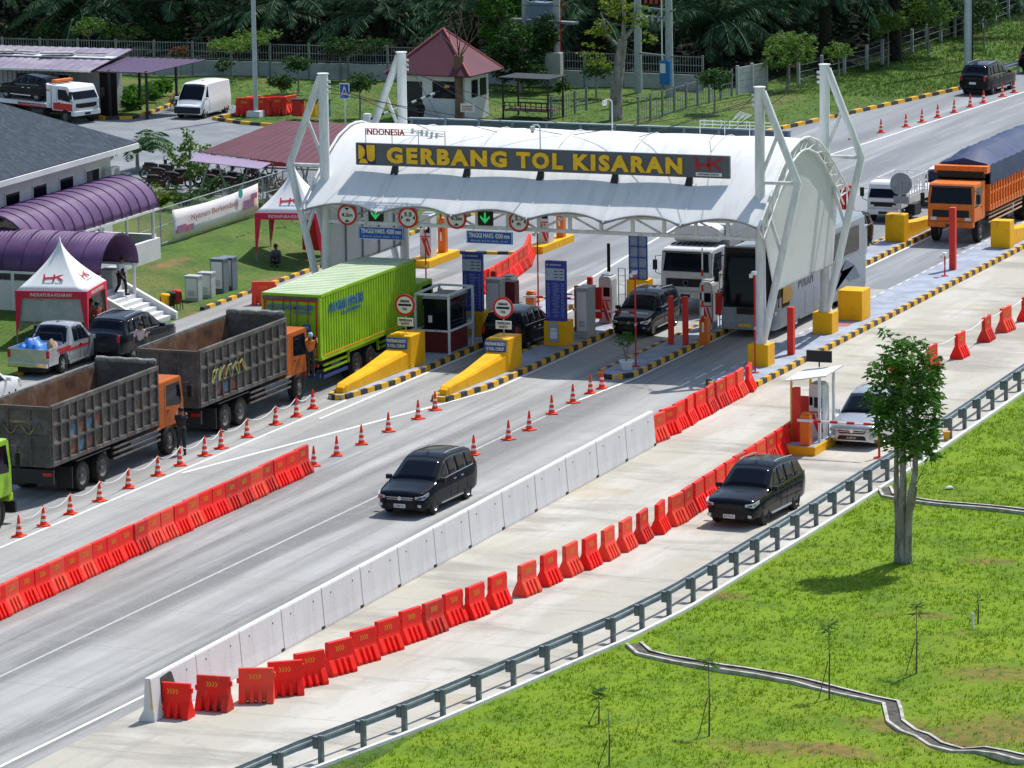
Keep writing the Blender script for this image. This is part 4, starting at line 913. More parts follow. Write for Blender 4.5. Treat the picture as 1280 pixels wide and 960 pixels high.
# white-framed cabin on the left island
t = thing('equipment_cabin', 'dark cabin with maroon skirt inside a white tube frame behind the left yellow nose barrier', 'cabin', (-5.2, 5.7, .16))
b = MB()
for x in (-.72,.72):
    for y in (-1.2,1.3): b.box((x,y,1.2), (.08,.08,2.4))
    b.box((x,.05,2.4), (.08,2.5,.08)); b.box((x,.05,.95), (.07,2.5,.07))
for y in (-1.2,1.3): b.box((0,y,2.4), (1.4,.08,.08)); b.box((0,y,.95), (1.4,.07,.07))
b.build('frame', m_steelw, t)
b = MB(); b.box((0,.15,1.5), (1.05,1.9,1.35)); b.build('glazed_cab', m_glass, t, bevel=.02); b = MB(); b.box((0,.15,.42), (1.1,1.95,.82)); b.build('maroon_skirt', m_redd, t); b = MB(); b.box((0,.15,2.2), (1.15,2.0,.06)); b.build('cab_roof', m_wallgr, t)
b = MB(); b.box((-.25,-.81,1.35), (.16,.02,.28)); b.build('notice', m_white, t)
# framed blue panels beyond
def framed(px0, px1, py_t, Y, label, zb=1.1, base=True):
    a = at(px0, py_t, Y=Y); c = at(px1, py_t, Y=Y); w_ = c.x-a.x; t = thing('framed_panel', label, 'framed panel', ((a.x+c.x)/2, Y, .16)); h = min(a.z, 5.4)-.16
    b = MB(); b.box((0,0,(h+zb)/2), (w_,.08,h-zb)); b.build('panel', mat('pale_violet_panel', (.30,.35,.48), .6), t); b = MB()
    for x in (-w_/2, -w_/6*0, w_/2): b.box((x,-.06,(h+zb)/2), (.045,.05,h-zb))
    for k in range(5): b.box((0,-.06,zb+(h-zb)*k/4), (w_,.05,.045))
    b.build('grid_frame', m_txtbl, t)
    if base: b = MB(); b.box((0,.1,zb/2), (w_+.15,.7,zb)); b.build('yellow_base', m_yellowb, t, bevel=.02)
framed(787, 809, 294, 18.3, 'pale blue panel in a grid frame on a yellow base behind the minivan')
framed(911, 934, 298, 21.0, 'tall pale blue panel in a dark grid frame above the bus roof')
# potted shrub
p = at(783, 462, .16); t = thing('potted_shrub', 'leafy shrub in a white pot at the front of the kerbed island', 'potted plant', (p.x, p.y, .165)); b = MB()
b.lathe([(.20,0),(.26,.30),(.30,.30),(.30,.36),(.25,.36),(.22,.30)], n=18); b.build('pot', m_white, t, smooth=40)
b = MB()
for k in range(5): a = k*1.3; b.tube([(0,0,.25),(.08*math.cos(a),.08*math.sin(a),.7),(.22*math.cos(a),.22*math.sin(a),1.1)], [.025,.02,.01], 5)
b.build('stem', m_bark, t); leaf_mesh('foliage', *clusters(blob_pts([(0,0,1.15,.42,.22),(.15,0,1.3,.25,.15)], 60), 6, .12, .025, .1), m_leaf, t)
# yellow blocks and far nose barriers
p = at(1064, 400, .16); t = tag(MB().box((0,0,.62), (1.05,1.15,1.24)).build('yellow_block', m_yellowb, bevel=.02), 'large yellow concrete block behind the rear mast pedestal, by the bus', 'concrete block'); t.location = (p.x, p.y+.4, .165)
p = at(1066, 404); sh = sheet('red_floor_mark', [(7.4,15.6),(8.5,15.6),(8.5,16.4),(7.4,16.4)], .168, mat('faded_red_floor', (.42,.14,.15), .8))
for (px, py, lab) in ((1117, 303, 'far yellow nose barrier with a blank round sign, left of the orange truck'), (1249, 311, 'far yellow nose barrier right of the orange truck')):
    p = at(px, py, .16); t = thing('island_nose_barrier', lab, 'nose barrier', (p.x, p.y+.3, .165)); b = MB(); b.box((0,.2,.62), (.9,.7,1.24)); b.build('head_block', m_yellowb, t, bevel=.02)
    b = MB(); b.prism([(.55,0),(6.0,0),(6.0,.35),(2.2,.62),(.55,.78)], 'x', -.3, .3); b.build('tail_wedge', m_yellowb, t, bevel=.02)
p = at(1117, 303, .16); t = thing('blank_round_sign', 'grey back of a round sign on the left far yellow nose barrier', 'sign', (p.x+.15, p.y+.6, 1.405)); b = MB(); b.cyl((0,0,0), (0,0,1.5), .03, n=8); b.box((0,.02,.85), (.03,.02,1.0)); b.box((0,.02,1.3), (.7,.02,.03)); b.build('pole', m_galv, t)
b = MB(); b.cyl((0,.04,1.35), (0,.06,1.35), .52, n=28); b.box((0,.05,.62), (.7,.02,.34)); b.build('disc', m_grey, t)
p = at(1070, 308, .16); t = cabinet(2.95, 34.5, 1.25, .55, .5, 'white cabinet with dark base on the island strip behind the bus'); 

# ramp booth
RB = at(1020, 556); t = thing('ramp_booth', 'small open booth with tilted white roof on a yellow-edged plinth beside the silver car', 'booth', (15.15, -8.7, 0)); b = MB()
b.bb(-.62,.62,-1.75,2.2,0,.33); b.build('plinth', m_yellowb, t, bevel=.02); b = MB(); b.bb(-.57,.57,-1.7,2.15,.33,.345); b.build('deck', m_island, t)
b = MB()
b.box((-.55,-.85,1.45), (.07,.07,2.3)); b.box((-.35,.7,1.45), (.07,.07,2.3)); each(b, 'yellow_column', m_yellow, t); b = MB()
for x, y in ((.5,-.85),(.5,.75)): b.box((x,y,1.5), (.09,.09,2.5))
each(b, 'white_column', m_steelw, t)
b = MB(); P_ = [[(-.75,-1.0,2.55),(-.75,1.0,2.60)],[(.0,-1.0,2.66),(.0,1.0,2.71)],[(.8,-1.0,2.80),(.8,1.0,2.86)]]; b.slab(P_, .05); b.build('roof', m_white, t)
o = tag(MB().box((0,0,0), (.95,.1,.42)).build('display_box', m_blk, bevel=.01), 'black display box above the ramp booth roof', 'display'); o.location = (15.0, -7.6, 3.1)
b = MB(); b.cyl((15.0,-7.6,2.7), (15.0,-7.6,2.95), .03, n=6); tag(b.build('display_post', m_blk), 'short black post carrying the display box on the ramp booth', 'post')
toll_machine(15.3, -8.5, .345, 'white and red toll card machine inside the ramp booth beside the silver car', False)
gate(15.35, -10.15, .345, False, 2.6, 'orange barrier gate whose boom crosses in front of the silver car', 1.1)
b = MB(); b.box((-.1, -.1, 1.2), (.7,.06,1.3)); b.build('red_panel', m_redp, t)
p = at(1099, 573); t = thing('boom_rest', 'thin red boom rest post at the guard rail by the silver car', 'post', (p.x, p.y, .014)); b = MB(); b.cyl((0,0,0), (0,0,1.35), .045, n=8); b.build('post', m_redp, t); b = MB(); b.box((0,0,.02), (.35,.3,.04)); b.build('base', m_redp, t)
# far islands seen under the canopy
for (x0, x1, y0, y1, lab) in ((-15.5,-14.4,26.0,29.6,'left'), (-11.9,-11.1,31.4,35.4,'right')):
    b = MB(); b.bb(x0,x1,y0,y1,0,.34); o = b.build('yellow_plinth', m_yellowb, bevel=.02); tag(o, lab+' yellow-sided plinth with toll equipment seen under the canopy', 'plinth')
    cx_ = (x0+x1)/2
    toll_machine(cx_, (y0+y1)/2-.5, .34, 'white toll card machine on the '+lab+' far plinth seen under the canopy', False)
    gate(cx_+.1, y1-.9, .34, True, .5, 'orange gate box on the '+lab+' far plinth seen under the canopy', 1.5)
kerb('kerb', [(-15.0,30.4),(-12.0,31.0)], seg=.5, h=.14)

# ---------------- vehicles (local frame: nose towards +x, y to its left, origin on the ground at mid length) ----------------
_wheels = {}
def wheel(r, w_, rimm, dual=False):
    key = (round(r, 2), w_, rimm.name, dual)
    if key in _wheels: return _wheels[key]
    M_ = Matrix.Rotation(R(90), 4, 'X'); b = MB()
    for off in ((0,) if not dual else (-w_*.55, w_*.55)):
        b.lathe([(r*.60,-w_*.5),(r*.93,-w_*.5),(r,-w_*.36),(r,w_*.36),(r*.93,w_*.5),(r*.60,w_*.5),(r*.56,w_*.3),(r*.56,-w_*.3)], (0,0,off), 24, M=M_, cap=False)
    q = MB(); hw = w_*.5*(1 if not dual else 2.1); dz = .05 if not dual else .14
    for s in (1, -1):
        z = s*hw
        if dual: q.lathe([(r*.60,z-s*.01),(r*.52,z-s*.03),(r*.30,z-s*dz),(r*.16,z-s*dz),(r*.14,z-s*.03),(0,z-s*.02)], n=20, M=M_, cap=False)
        else:
            q.lathe([(r*.62,z-s*.004),(r*.56,z-s*.05),(r*.50,z-s*.07),(0,z-s*.07)], n=20, M=M_, cap=False)
            if rimm in (m_rim, m_rimd):
                for k in range(5):
                    a = 2*PI*k/5; q.box((math.cos(a)*r*.3, math.sin(a)*r*.3, z-s*.035), (r*.6, r*.13, .03), 0, a, M=M_)
                q.cyl(M_ @ Vector((0,0,z-s*.06)), M_ @ Vector((0,0,z-s*.01)), r*.12, n=10)
            else: q.lathe([(r*.30,z-s*.07),(r*.26,z-s*.01),(r*.10,z),(0,z+s*.02)], n=14, M=M_, cap=False)
    o1 = b.build('tyre', m_tyre, None, smooth=40); o2 = q.build('rim', rimm, None, smooth=40); me1, me2 = o1.data, o2.data
    bpy.data.objects.remove(o1); bpy.data.objects.remove(o2); _wheels[key] = (me1, me2); return _wheels[key]
def put_wheel(t, x, y, r, w_, rimm, dual=False):
    a, c = wheel(r, w_, rimm, dual); o = bpy.data.objects.new('wheel', a); COL.objects.link(o); o.parent = t; o.location = (x, y, r)
    q = bpy.data.objects.new('rim', c); COL.objects.link(q); q.parent = o
def cut(o, cutters):
    c = MB()
    for (x, r, y0, y1, z) in cutters: c.cyl((x,y0,z), (x,y1,z), r, n=24)
    co = c.build('cutter', m_blk); md = o.modifiers.new('b', 'BOOLEAN'); md.object = co; md.operation = 'DIFFERENCE'; md.solver = 'EXACT'
    dg = bpy.context.evaluated_depsgraph_get(); me = bpy.data.meshes.new_from_object(o.evaluated_get(dg)); o.modifiers.clear(); o.data = me
    bpy.data.objects.remove(co); me.set_sharp_from_angle(angle=R(32))
def car(name, label, cat, loc, rz, L=4.7, W_=1.83, H=1.8, kind='mpv', paint=None, rim=None, wb_=2.75, foh=.93, grp=None, plate_m=None, text_=None, chrome=True, rails=True, glass=None, wr=.345, dark_lower=False):
    t = thing(name, label, cat, loc, rz, grp); glass = glass or m_glass; paint = paint or m_paint_blk; rim = rim or m_rim
    X = lambda u: L/2-u*L                       # u: 0 nose, 1 tail
    hw = W_/2; belt = H*.60
    if kind == 'mpv':  cowl, rf, rr, hood0, hood1 = .235, .43, .905, H*.485, H*.59
    elif kind == 'suv': cowl, rf, rr, hood0, hood1 = .275, .44, .875, H*.53, H*.61
    elif kind == 'van': cowl, rf, rr, hood0, hood1 = .085, .255, .965, H*.40, H*.50
    elif kind == 'pickup': cowl, rf, rr, hood0, hood1 = .245, .375, .57, H*.53, H*.60
    if kind == 'van': belt = H*.56
    tail = 1.0 if kind != 'pickup' else .655
    us = sorted(set([0,.006,.02,.05,.09,.14,.19,cowl,cowl+.02]+list(np.linspace(cowl, rf, 6))+[rf+.03,rf+.09]+[.035,.10]+list(np.linspace(rf+.1, rr, 8))+[rr+.015,rr+.03,rr+.05]+[.96,.985,.995,1.0]))
    us = [u for u in us if u <= 1.0001] if kind != 'pickup' else [u for u in us if u < tail-.01]+[tail]
    tb = H*.66 if kind != 'van' else H*.62
    if kind == 'pickup': top = ([0,.012,.06,cowl,rf,rf+.05,rr-.05,rr,tail-.004,tail],[hood0-.12,hood0-.02,hood0+.02,hood1,H-.06,H-.005,H-.01,H-.06,H*.62,H*.60])
    elif kind == 'van': top = ([0,.012,.06,cowl,rf,rf+.06,rr-.1,rr,min(.985,rr+.055),1.0],[hood0-.14,hood0-.03,hood0+.03,hood1,H-.07,H-.005,H-.015,H-.07,tb,tb-.12])
    else: top = ([0,.010,.035,.10,cowl,rf,rf+.05,rf+.13,rr-.12,rr-.02,rr,min(.985,rr+.07),.992,1.0],[hood0-.16,hood0-.06,hood0-.005,hood0+.045,hood1,H-.115,H-.045,H-.005,H-.055,H-.10,H-.12,tb,tb-.05,tb-.20])
    TZ = lambda u: float(np.interp(u, *top)); BZ = lambda u: min(float(np.interp(u, [0,cowl,1],[hood0-.05,belt-.03,belt+.05])), TZ(u)-.012)
    HB = lambda u: hw*float(np.interp(u, [0,.008,.03,.08,.16,.9,.97,.995,1.0],[.66,.79,.885,.96,1,1,.955,.89,.82]))
    def HR(u):
        tz = TZ(u); k = max(0, min(1, (tz-BZ(u))/(H-belt))); return HB(u)*(.93-.205*k) if kind != 'van' else HB(u)*(.95-.10*k)
    zb = lambda u: float(np.interp(u, [0,.04,.15,.85,.96,1],[.30,.23,.20,.20,.27,.36]))*(H/1.8)**.3+(.06 if kind in ('suv','pickup') else 0)
    rows = []
    for u in us:
        x = X(u); b_, r_ = HB(u), HR(u); z0, z1, z2 = zb(u), BZ(u), TZ(u); zm = z0+(z1-z0)*.5
        half = [(0,z0),(b_*.88,z0),(b_*.965,z0+.07),(b_*1.0,zm),(b_*.995,z0+(z1-z0)*.8),(b_*.95,z1),(r_+.015,z2-.045-(z2-z1)*.02),(r_*.95,z2-.012),(r_*.55,z2+.018),(0,z2+.03)]
        ring = [(x,y,z) for y, z in half]+[(x,-y,z) for y, z in half[-2:0:-1]]
        rows.append(ring)
    b = MB(); b.grid(rows, closed=True); n = len(rows[0]); b.add(rows[0], [tuple(range(n-1,-1,-1))]); b.add(rows[-1], [tuple(range(n))])
    body = b.build('body', paint, t, smooth=32)
    xf, xr_ = L/2-foh, L/2-foh-wb_; R_ = wr+.075
    cut(body, [(x, R_, s*(hw-.30), s*(hw+.2), wr+.03) for x in (xf, xr_) for s in (-1, 1)])
    for x in (xf, xr_):
        for s in (-1, 1): put_wheel(t, x, s*(hw-.13), wr, .22, rim)
    # underside and arches
    b = MB(); b.box((-.02*L,0,.27), (L*.84 if kind != 'pickup' else L*.9, W_*.62, .2)); b.build('underbody', m_blk, t)
    # glass laid on the ruled surfaces
    def side_pt(u, k, s, off=.012):
        z1, z2 = BZ(u), TZ(u)-.045-(TZ(u)-BZ(u))*.02; y1, y2 = HB(u)*.95, HR(u)+.015; return (X(u), s*(y1+(y2-y1)*k+off), z1+(z2-z1)*k)
    def side_glass(u0, u1, s, lo0=.06, hi=.90, lean0=0, lean1=0, nm='side_window'):
        g_ = MB(); rows = []
        for j in range(5):
            k = lo0+(hi-lo0)*j/4; a = u0+lean0*j/4; c = u1-lean1*j/4
            rows.append([side_pt(a+(c-a)*i/5, k, s) for i in range(6)])
        g_.grid(rows); o = g_.build(nm, glass, t, smooth=60, fix=False); md = o.modifiers.new('s', 'SOLIDIFY'); md.thickness = .006; md.offset = 0; return o
    cuts = {'mpv': [(cowl+.035,rf+.01,.115,0),(rf+.035,.60,0,0),(.615,.77,0,0),(.785,rr-.005,0,.035)], 'suv': [(cowl+.06,rf+.02,.10,0),(rf+.045,.595,0,0),(.61,.755,0,0),(.77,rr-.02,0,.03)],
            'van': [(cowl+.065,.275,.10,0)]+([] if kind != 'van' or label.find('panel') >= 0 else [(.3,.55,0,0),(.57,.9,0,.02)]), 'pickup': [(cowl+.05,rf+.02,.09,0),(rf+.04,.475,0,0),(.49,rr-.01,0,.02)]}[kind]
    for s in (-1, 1):
        if kind == 'van': break
        a, c = cuts[0][0]-.004, cuts[-1][1]+.006; g_ = MB(); rows = []
        for j in range(5):
            k = .03+.90*j/4; u0 = a+(cuts[0][2])*j/4; u1 = c-cuts[-1][3]*j/4; rows.append([side_pt(u0+(u1-u0)*i/24, k, s, .004) for i in range(25)])
        g_.grid(rows); o = g_.build('pillar_trim', m_blk, t, smooth=60, fix=False); md = o.modifiers.new('s', 'SOLIDIFY'); md.thickness = .004; md.offset = 0
    for (a, c, l0, l1) in cuts:
        if kind in ('mpv','suv','pickup') and a < rf and c < rf+.1: c = rf+.03; 
        for s in (-1, 1): side_glass(a, c, s, lean0=l0, lean1=l1)
    def top_glass(u0, u1, wf, nm):
        g_ = MB(); rows = []
        for i in range(6):
            u = u0+(u1-u0)*i/5; r_ = HR(u); z2 = TZ(u); row = []
            for j in range(9):
                v = -1+2*j/8; y = v*r_*wf; a = abs(y); z = np.interp(a, [0, r_*.55, r_*.95, r_+.015], [z2+.03, z2+.018, z2-.012, z2-.045]); row.append((X(u), y, z+.010))
            rows.append(row)
        g_.grid(rows); o = g_.build(nm, glass, t, smooth=60, fix=False); md = o.modifiers.new('s', 'SOLIDIFY'); md.thickness = .006; md.offset = 0
    top_glass(cowl+.012, rf-.006, .93, 'windshield')
    if kind == 'pickup': top_glass(rr+.004, tail-.008, .88, 'rear_window')
    else: top_glass(rr+.008, min(.975, rr+.062), .86, 'rear_window')
    # nose details
    nz = hood0; b = MB(); b.prism([(-hw*.50,nz-.30),(hw*.50,nz-.30),(hw*.58,nz-.16),(-hw*.58,nz-.16)], 'x', L/2-.02, L/2+.012); b.prism([(-hw*.60,.34),(hw*.60,.34),(hw*.52,.50),(-hw*.52,.50)], 'x', L/2-.03, L/2+.010); b.build('grille', m_blk, t, bevel=.01)
    if chrome:
        b = MB(); b.box((L/2+.014,0,nz-.17), (.012,hw*1.1,.022)); b.box((L/2+.014,0,nz-.235), (.012,hw*1.02,.016)); b.lathe([(.07,0),(.07,.015)], n=14, M=Matrix.Translation((L/2+.012,0,nz-.2)) @ Matrix.Rotation(R(90),4,'Y')); b.build('grille_trim', m_chrome, t)
    for s in (-1, 1):
        b = MB(); pts = [(L/2-.015,s*hw*.60,nz-.13),(L/2-.10,s*hw*.90,nz-.10),(L/2-.40,s*hw*.985,nz-.03),(L/2-.38,s*hw*.98,nz-.14),(L/2-.06,s*hw*.90,nz-.24),(L/2+.008,s*hw*.60,nz-.21)]
        off = Vector((.02, s*.02, .0)); vs = [Vector(p)+off for p in pts]+[Vector(p)-off*1.5 for p in pts]; m_ = len(pts); b.add(vs, [tuple(range(m_)), tuple(range(2*m_-1, m_-1, -1))]+[(i,(i+1) % m_, m_+(i+1) % m_, m_+i) for i in range(m_)]); b.build('headlight', m_lamp, t, smooth=30)
        b = MB(); b.box((L/2-.03,s*hw*.74,.44), (.05,.20,.09), rz=-s*.45); b.build('fog_lamp', m_lamp, t)
        xt = X(tail); zt = BZ(min(.985, tail-.01)); b = MB(); b.box((xt+.06,s*(HB(tail)-.02),zt-.14), (.13,.13,.30)); b.build('tail_light', m_redl, t, bevel=.02) if kind != 'pickup' else None
        m0 = X(cowl+.055); b = MB(); b.box((m0,s*(hw+.08),belt+.03), (.13,.20,.15)); b.cyl((m0,s*(hw-.06),belt-.03), (m0,s*(hw+.02),belt), .02, n=6); b.build('mirror', paint if paint is not m_paint_blk else m_blk, t, bevel=.03)
        if kind != 'van':
            b = MB()
            for u in ((rf+.11),(.67 if kind != 'pickup' else .47)): b.box((X(u)-.0,s*(hw+.004),belt-.13), (.20,.03,.035))
            b.build('door_handle', m_chrome if chrome else paint, t)
            b = MB(); b.tube([side_pt(u, .045, s, .008) for u in np.linspace(rf-.08, rr-.02, 8)], .013, 5); b.build('window_trim', m_chrome if chrome else m_blk, t)
            b = MB(); b.box(((xf+xr_)/2,s*(hw-.01),.31), (wb_-2*R_-.08,.05,.05)); b.build('side_step', m_chrome if chrome else m_galv, t)
        b = MB()                                       # door shut lines
        for u in ((rf+.045,.60,.775) if kind in ('mpv','suv') else (.28,) if kind == 'van' else (rf+.04,.485)):
            b.box((X(u)+(.0),s*(hw*.999),.30+(belt-.35)*.5+.05), (.010,.008,belt-.42))
        b.build('door_gap', m_blk, t)
        if rails and kind in ('mpv','suv'):
            b = MB(); b.tube([(X(u), s*(HR(u)*.90), TZ(u)+.05) for u in np.linspace(rf+.08, rr-.04, 6)], .017, 6); b.build('roof_rail', m_galv, t)
    b = MB(); b.box((L/2+.02,0,.42), (.012,.42,.13)); b.box((X(1.0)-.01,0,.72 if kind != 'pickup' else .5), (.012,.42,.13)); each(b, 'number_plate', plate_m or m_plate, t)
    if text_: fit(text_, .34, .07, m_txtb if (plate_m or m_plate) is not m_plateb else m_txtw, t, (L/2+.03,0,.42), (R(90),0,R(90)), .002, 0)
    b = MB(); b.box((X(.5),0,H+.035), (.2,.03,.02)); b.build('antenna', m_blk, t)
    return t
def near_front(px, py, W_, foh, L):          # vehicle heading -y: left-front wheel contact at (px, py)
    p = at(px, py); return (p.x-(W_/2-.05), p.y-foh+L/2, .014)
DN, UP_ = -PI/2, PI/2
car('people_carrier', 'black people carrier driving alone down the middle lane', 'car', near_front(544.5,643.5,1.83,.93,4.73), DN-.02, text_='B 1842 KZ')
car('suv', 'black SUV with black wheels coming down the ramp beside the guard rail', 'car', near_front(959.5,656.5,1.86,.98,4.8), DN-.05, L=4.8, W_=1.86, H=1.83, kind='suv', rim=m_rimd, foh=.98, chrome=False, text_='BK 1276 VO', wr=.375)
car('people_carrier', 'silver people carrier stopped at the canopied ramp booth', 'car', near_front(1104,558,1.85,.95,4.75), DN, L=4.75, W_=1.85, H=1.79, paint=m_paint_slv, plate_m=m_plateb, text_='B 1098 UFY', wb_=2.85, foh=.95)
car('minivan', 'dark minivan with pale bonnet reflections waiting behind the lowered white boom', 'car', (.62, 13.3, .014), DN, L=4.2, W_=1.66, H=1.69, paint=m_paint_nvy, wb_=2.65, foh=.72, wr=.31, plate_m=m_plateb)
car('suv', 'black SUV with lit red tail lamp passing between the two yellow nose barriers', 'car', (-3.05, 8.6, .014), UP_, L=4.5, W_=1.8, H=1.66, kind='suv', plate_m=m_plateb, wb_=2.68, foh=.9)
p = at(1068, 318); car('people_carrier', 'black people carrier partly hidden by the bus rear near the far red posts', 'car', (1.75, 35.6, .014), DN, L=4.5, W_=1.75, H=1.75)
car('crossover', 'white people carrier queuing between the small white pickup and the orange truck', 'car', (1.35, 52.6, .014), DN, L=4.6, W_=1.8, H=1.7, paint=m_paint_wht, wb_=2.75, plate_m=m_plateb)
car('suv', 'dark blue SUV parked nose towards the white stairs by the red tent', 'car', (-17.3, 2.0, .014), UP_-.06, L=4.7, W_=1.85, H=1.79, kind='suv', paint=m_paint_nvy, plate_m=m_plateb, foh=.95)
p = at(1222, 121); car('suv', 'dark SUV parked at the far kerb at the top right, beside the cones', 'car', (-9.25, 96.2, .014), UP_-.1, L=4.7, W_=1.82, H=1.8, kind='suv', wb_=2.8)
p = at(1292, 92); car('suv', 'black vehicle with red lamps cut off by the right edge, beyond the far SUV', 'car', (p.x+.2, p.y+2, .014), UP_-.1, L=4.7, W_=1.82, H=1.8, kind='suv')
p = at(20, 498); car('hatchback', 'white car cut off by the left edge of the photo, near the silver pickup', 'car', (-17.75, -10.2, .014), UP_, L=4.2, W_=1.7, H=1.5, kind='suv', paint=m_paint_wht, wb_=2.55, rails=False)
p = at(252, 150); vp = (p.x-.82, p.y+2.0, .014)
t = car('panel_van', 'white panel van with dark blue bumper parked by the heap of red barriers', 'van', vp, DN-.02, L=4.05, W_=1.68, H=1.92, kind='van', paint=m_paint_wht, wb_=2.65, foh=.62, wr=.30, rim=m_rims, chrome=False, rails=False)
b = MB(); b.box((4.05/2+.0,0,.50), (.14,1.60,.36)); b.build('bumper', m_paint_nvy, t, bevel=.05)
# silver pickup with a blue tarpaulin
t = car('pickup_truck', 'silver pickup with red side stripes and a blue tarpaulin in its bed', 'pickup', (-18.72, -1.62, .014), UP_, L=5.2, W_=1.83, H=1.78, kind='pickup', paint=m_paint_slv, wb_=3.05, foh=.9, wr=.37, plate_m=m_plateb)
x0, x1 = -2.6, 2.6-.655*5.2-.02; b = MB(); hw = .90
xa = 2.6-.9-3.05
for s in (-1, 1):
    pr = [(x0,.45),(xa-.44,.45),(xa-.42,.66),(xa-.25,.82),(xa,.86),(xa+.25,.82),(xa+.42,.66),(xa+.44,.45),(x1,.45),(x1,1.13),(x0,1.13)]
    b.prism(pr, 'y', s*(hw-.04)-.04, s*(hw-.04)+.04)
b.box((x0+.03,0,.80), (.06,1.64,.62)); b.box((x1-.03,0,.82), (.05,1.64,.56)); b.box(((x0+x1)/2,0,.60), (x1-x0-.15,1.64,.06)); o = b.build('cargo_bed', m_paint_slv, t)
b = MB(); b.box((x0-.06,0,.50), (.14,1.75,.20)); b.build('rear_bumper', m_chrome, t, bevel=.03)
for s in (-1, 1): b = MB(); b.box((x0+.02,s*.85,.92), (.10,.13,.30)); b.build('tail_light', m_redl, t, bevel=.02)
for s in (-1, 1): b = MB(); b.box((-.4,s*.918,.86), (2.6,.008,.09)); b.box((-1.3,s*.93,.98), (1.1,.008,.10)); b.build('side_stripe', m_txtr, t)
b = MB(); b.tube([(x1-.1,-.7,1.1),(x1-.15,-.65,1.5),(x1-.15,.65,1.5),(x1-.1,.7,1.1)], .035, 6); b.build('roll_bar', m_blk, t)
def lumpy(name, label, cat, loc, dims, m, seed, amp=.12, rz=0):
    rr = random.Random(seed); b = MB(); n, mm = 13, 9; rows = []
    for i in range(n):
        row = []
        for j in range(mm):
            u, v = i/(n-1)*2-1, j/(mm-1)*2-1; e = (1-abs(u)**3)*(1-abs(v)**3); row.append((u*dims[0]/2+rr.uniform(-.03,.03), v*dims[1]/2+rr.uniform(-.03,.03), e*dims[2]*(1+rr.uniform(-amp,amp)*2.2)))
        rows.append(row)
    b.slab(rows, .03); o = b.build(name, m, smooth=50); o.location = loc; o.rotation_euler = (0,0,rz); return tag(o, label, cat)
m_tarpb = mat('blue_tarpaulin', (.02,.14,.50), .45, col2=(.03,.2,.6), scale=3, bump=.3)
lumpy('blue_tarpaulin', 'crumpled bright blue tarpaulin lying in the silver pickup bed', 'tarpaulin', (-18.85,-3.45,.95), (1.3,1.1,.42), m_tarpb, 3, .2)
lumpy('cardboard_sack', 'pale tan sack beside the blue tarpaulin in the pickup bed', 'sack', (-18.2,-3.2,1.0), (.45,.5,.34), mat('tan_sack', (.55,.36,.24), .8), 5)

# ---- truck pieces ----
def cab(t, x0, L, W_, z0, H, paint, screen=True, hino=True, visor=True, name='cab', rake=.16, zf_=.45):
    "cabover cab whose front face is at x0+L"
    x1 = x0+L; hw = W_/2; zb = z0+(H-z0)*zf_
    prof = [(x0,z0),(x1-.02,z0),(x1,z0+.12),(x1-.01,zb),(x1-rake,H-.12),(x1-rake-.12,H),(x0+.03,H),(x0,H-.05)]
    b = MB(); b.prism(prof, 'y', -hw, hw); c = b.build(name, paint, t, bevel=.05)
    gw = MB(); a0, a1 = (x1-.012+.0, zb+.06), (x1-rake+.012, H-.17)
    gw.add([(a0[0]+.012,-hw*.90,a0[1]),(a0[0]+.012,hw*.90,a0[1]),(a1[0],hw*.84,a1[1]),(a1[0],-hw*.84,a1[1]),(a0[0]-.02,-hw*.90,a0[1]),(a0[0]-.02,hw*.90,a0[1]),(a1[0]-.03,hw*.84,a1[1]),(a1[0]-.03,-hw*.84,a1[1])], [(0,1,2,3),(7,6,5,4),(0,1,5,4),(1,2,6,5),(2,3,7,6),(3,0,4,7)]); gw.build('windshield', m_glass, c)
    for s in (-1, 1):
        w2 = MB(); y = s*(hw+.004); pts = [(x0+L*.30,zb+.0),(x1-.22,zb-.10),(x1-.17-rake*.2,zb+.10),(x1-.22-rake,H-.20),(x0+L*.30,H-.20)]; vs = [(px, y, pz) for px, pz in pts]+[(px, y-s*.02, pz) for px, pz in pts]; k = len(pts)
        w2.add(vs, [tuple(range(k)), tuple(range(2*k-1,k-1,-1))]+[(i,(i+1) % k,k+(i+1) % k,k+i) for i in range(k)]); w2.build('side_window', m_glass, c)
        d = MB(); d.box((x0+L*.24,s*(hw+.002),(z0+H)/2), (.015,.008,H-z0-.25)); d.box((x0+L*.36,s*(hw+.012),zb-.18), (.16,.03,.04)); d.build('door_line', m_blk, c)
        mi = MB(); mi.box((x1+.06,s*(hw+.22),zb+.32), (.08,.18,.42)); mi.tube([(x1-.1,s*hw,H-.3),(x1+.06,s*(hw+.2),H-.3),(x1+.06,s*(hw+.2),zb),(x1-.05,s*hw,zb-.1)], .018, 5); mi.build('mirror', m_blk, c)
        h_ = MB(); h_.box((x1+.015,s*hw*.74,z0+.16), (.03,.30,.17)); h_.build('headlight', m_lamp, c, bevel=.02)
    g_ = MB(); g_.box((x1+.012,0,z0+(zb-z0)*.5), (.03,W_*.78,(zb-z0)*.42))
    g_.build('grille', m_blk, c, bevel=.01); 
    bm_ = MB(); bm_.box((x1-.05,0,z0-.10), (.30,W_*.98,.26)); bm_.build('bumper', paint, c, bevel=.03)
    pl = MB(); pl.box((x1+.11,0,z0-.13), (.012,.42,.13)); pl.build('number_plate', m_plateb, c)
    if hino: em = MB(); em.lathe([(.13,0),(.13,.02),(.09,.02),(.09,0)], n=16, M=Matrix.Translation((x1+.03,0,z0+(zb-z0)*.5)) @ Matrix.Rotation(R(90),4,'Y')); em.build('badge', m_chrome, c)
    if visor: v = MB(); v.box((x1-rake+.10,0,H-.10), (.22,W_*.9,.04)); v.build('sun_visor', m_blk, c)
    return c
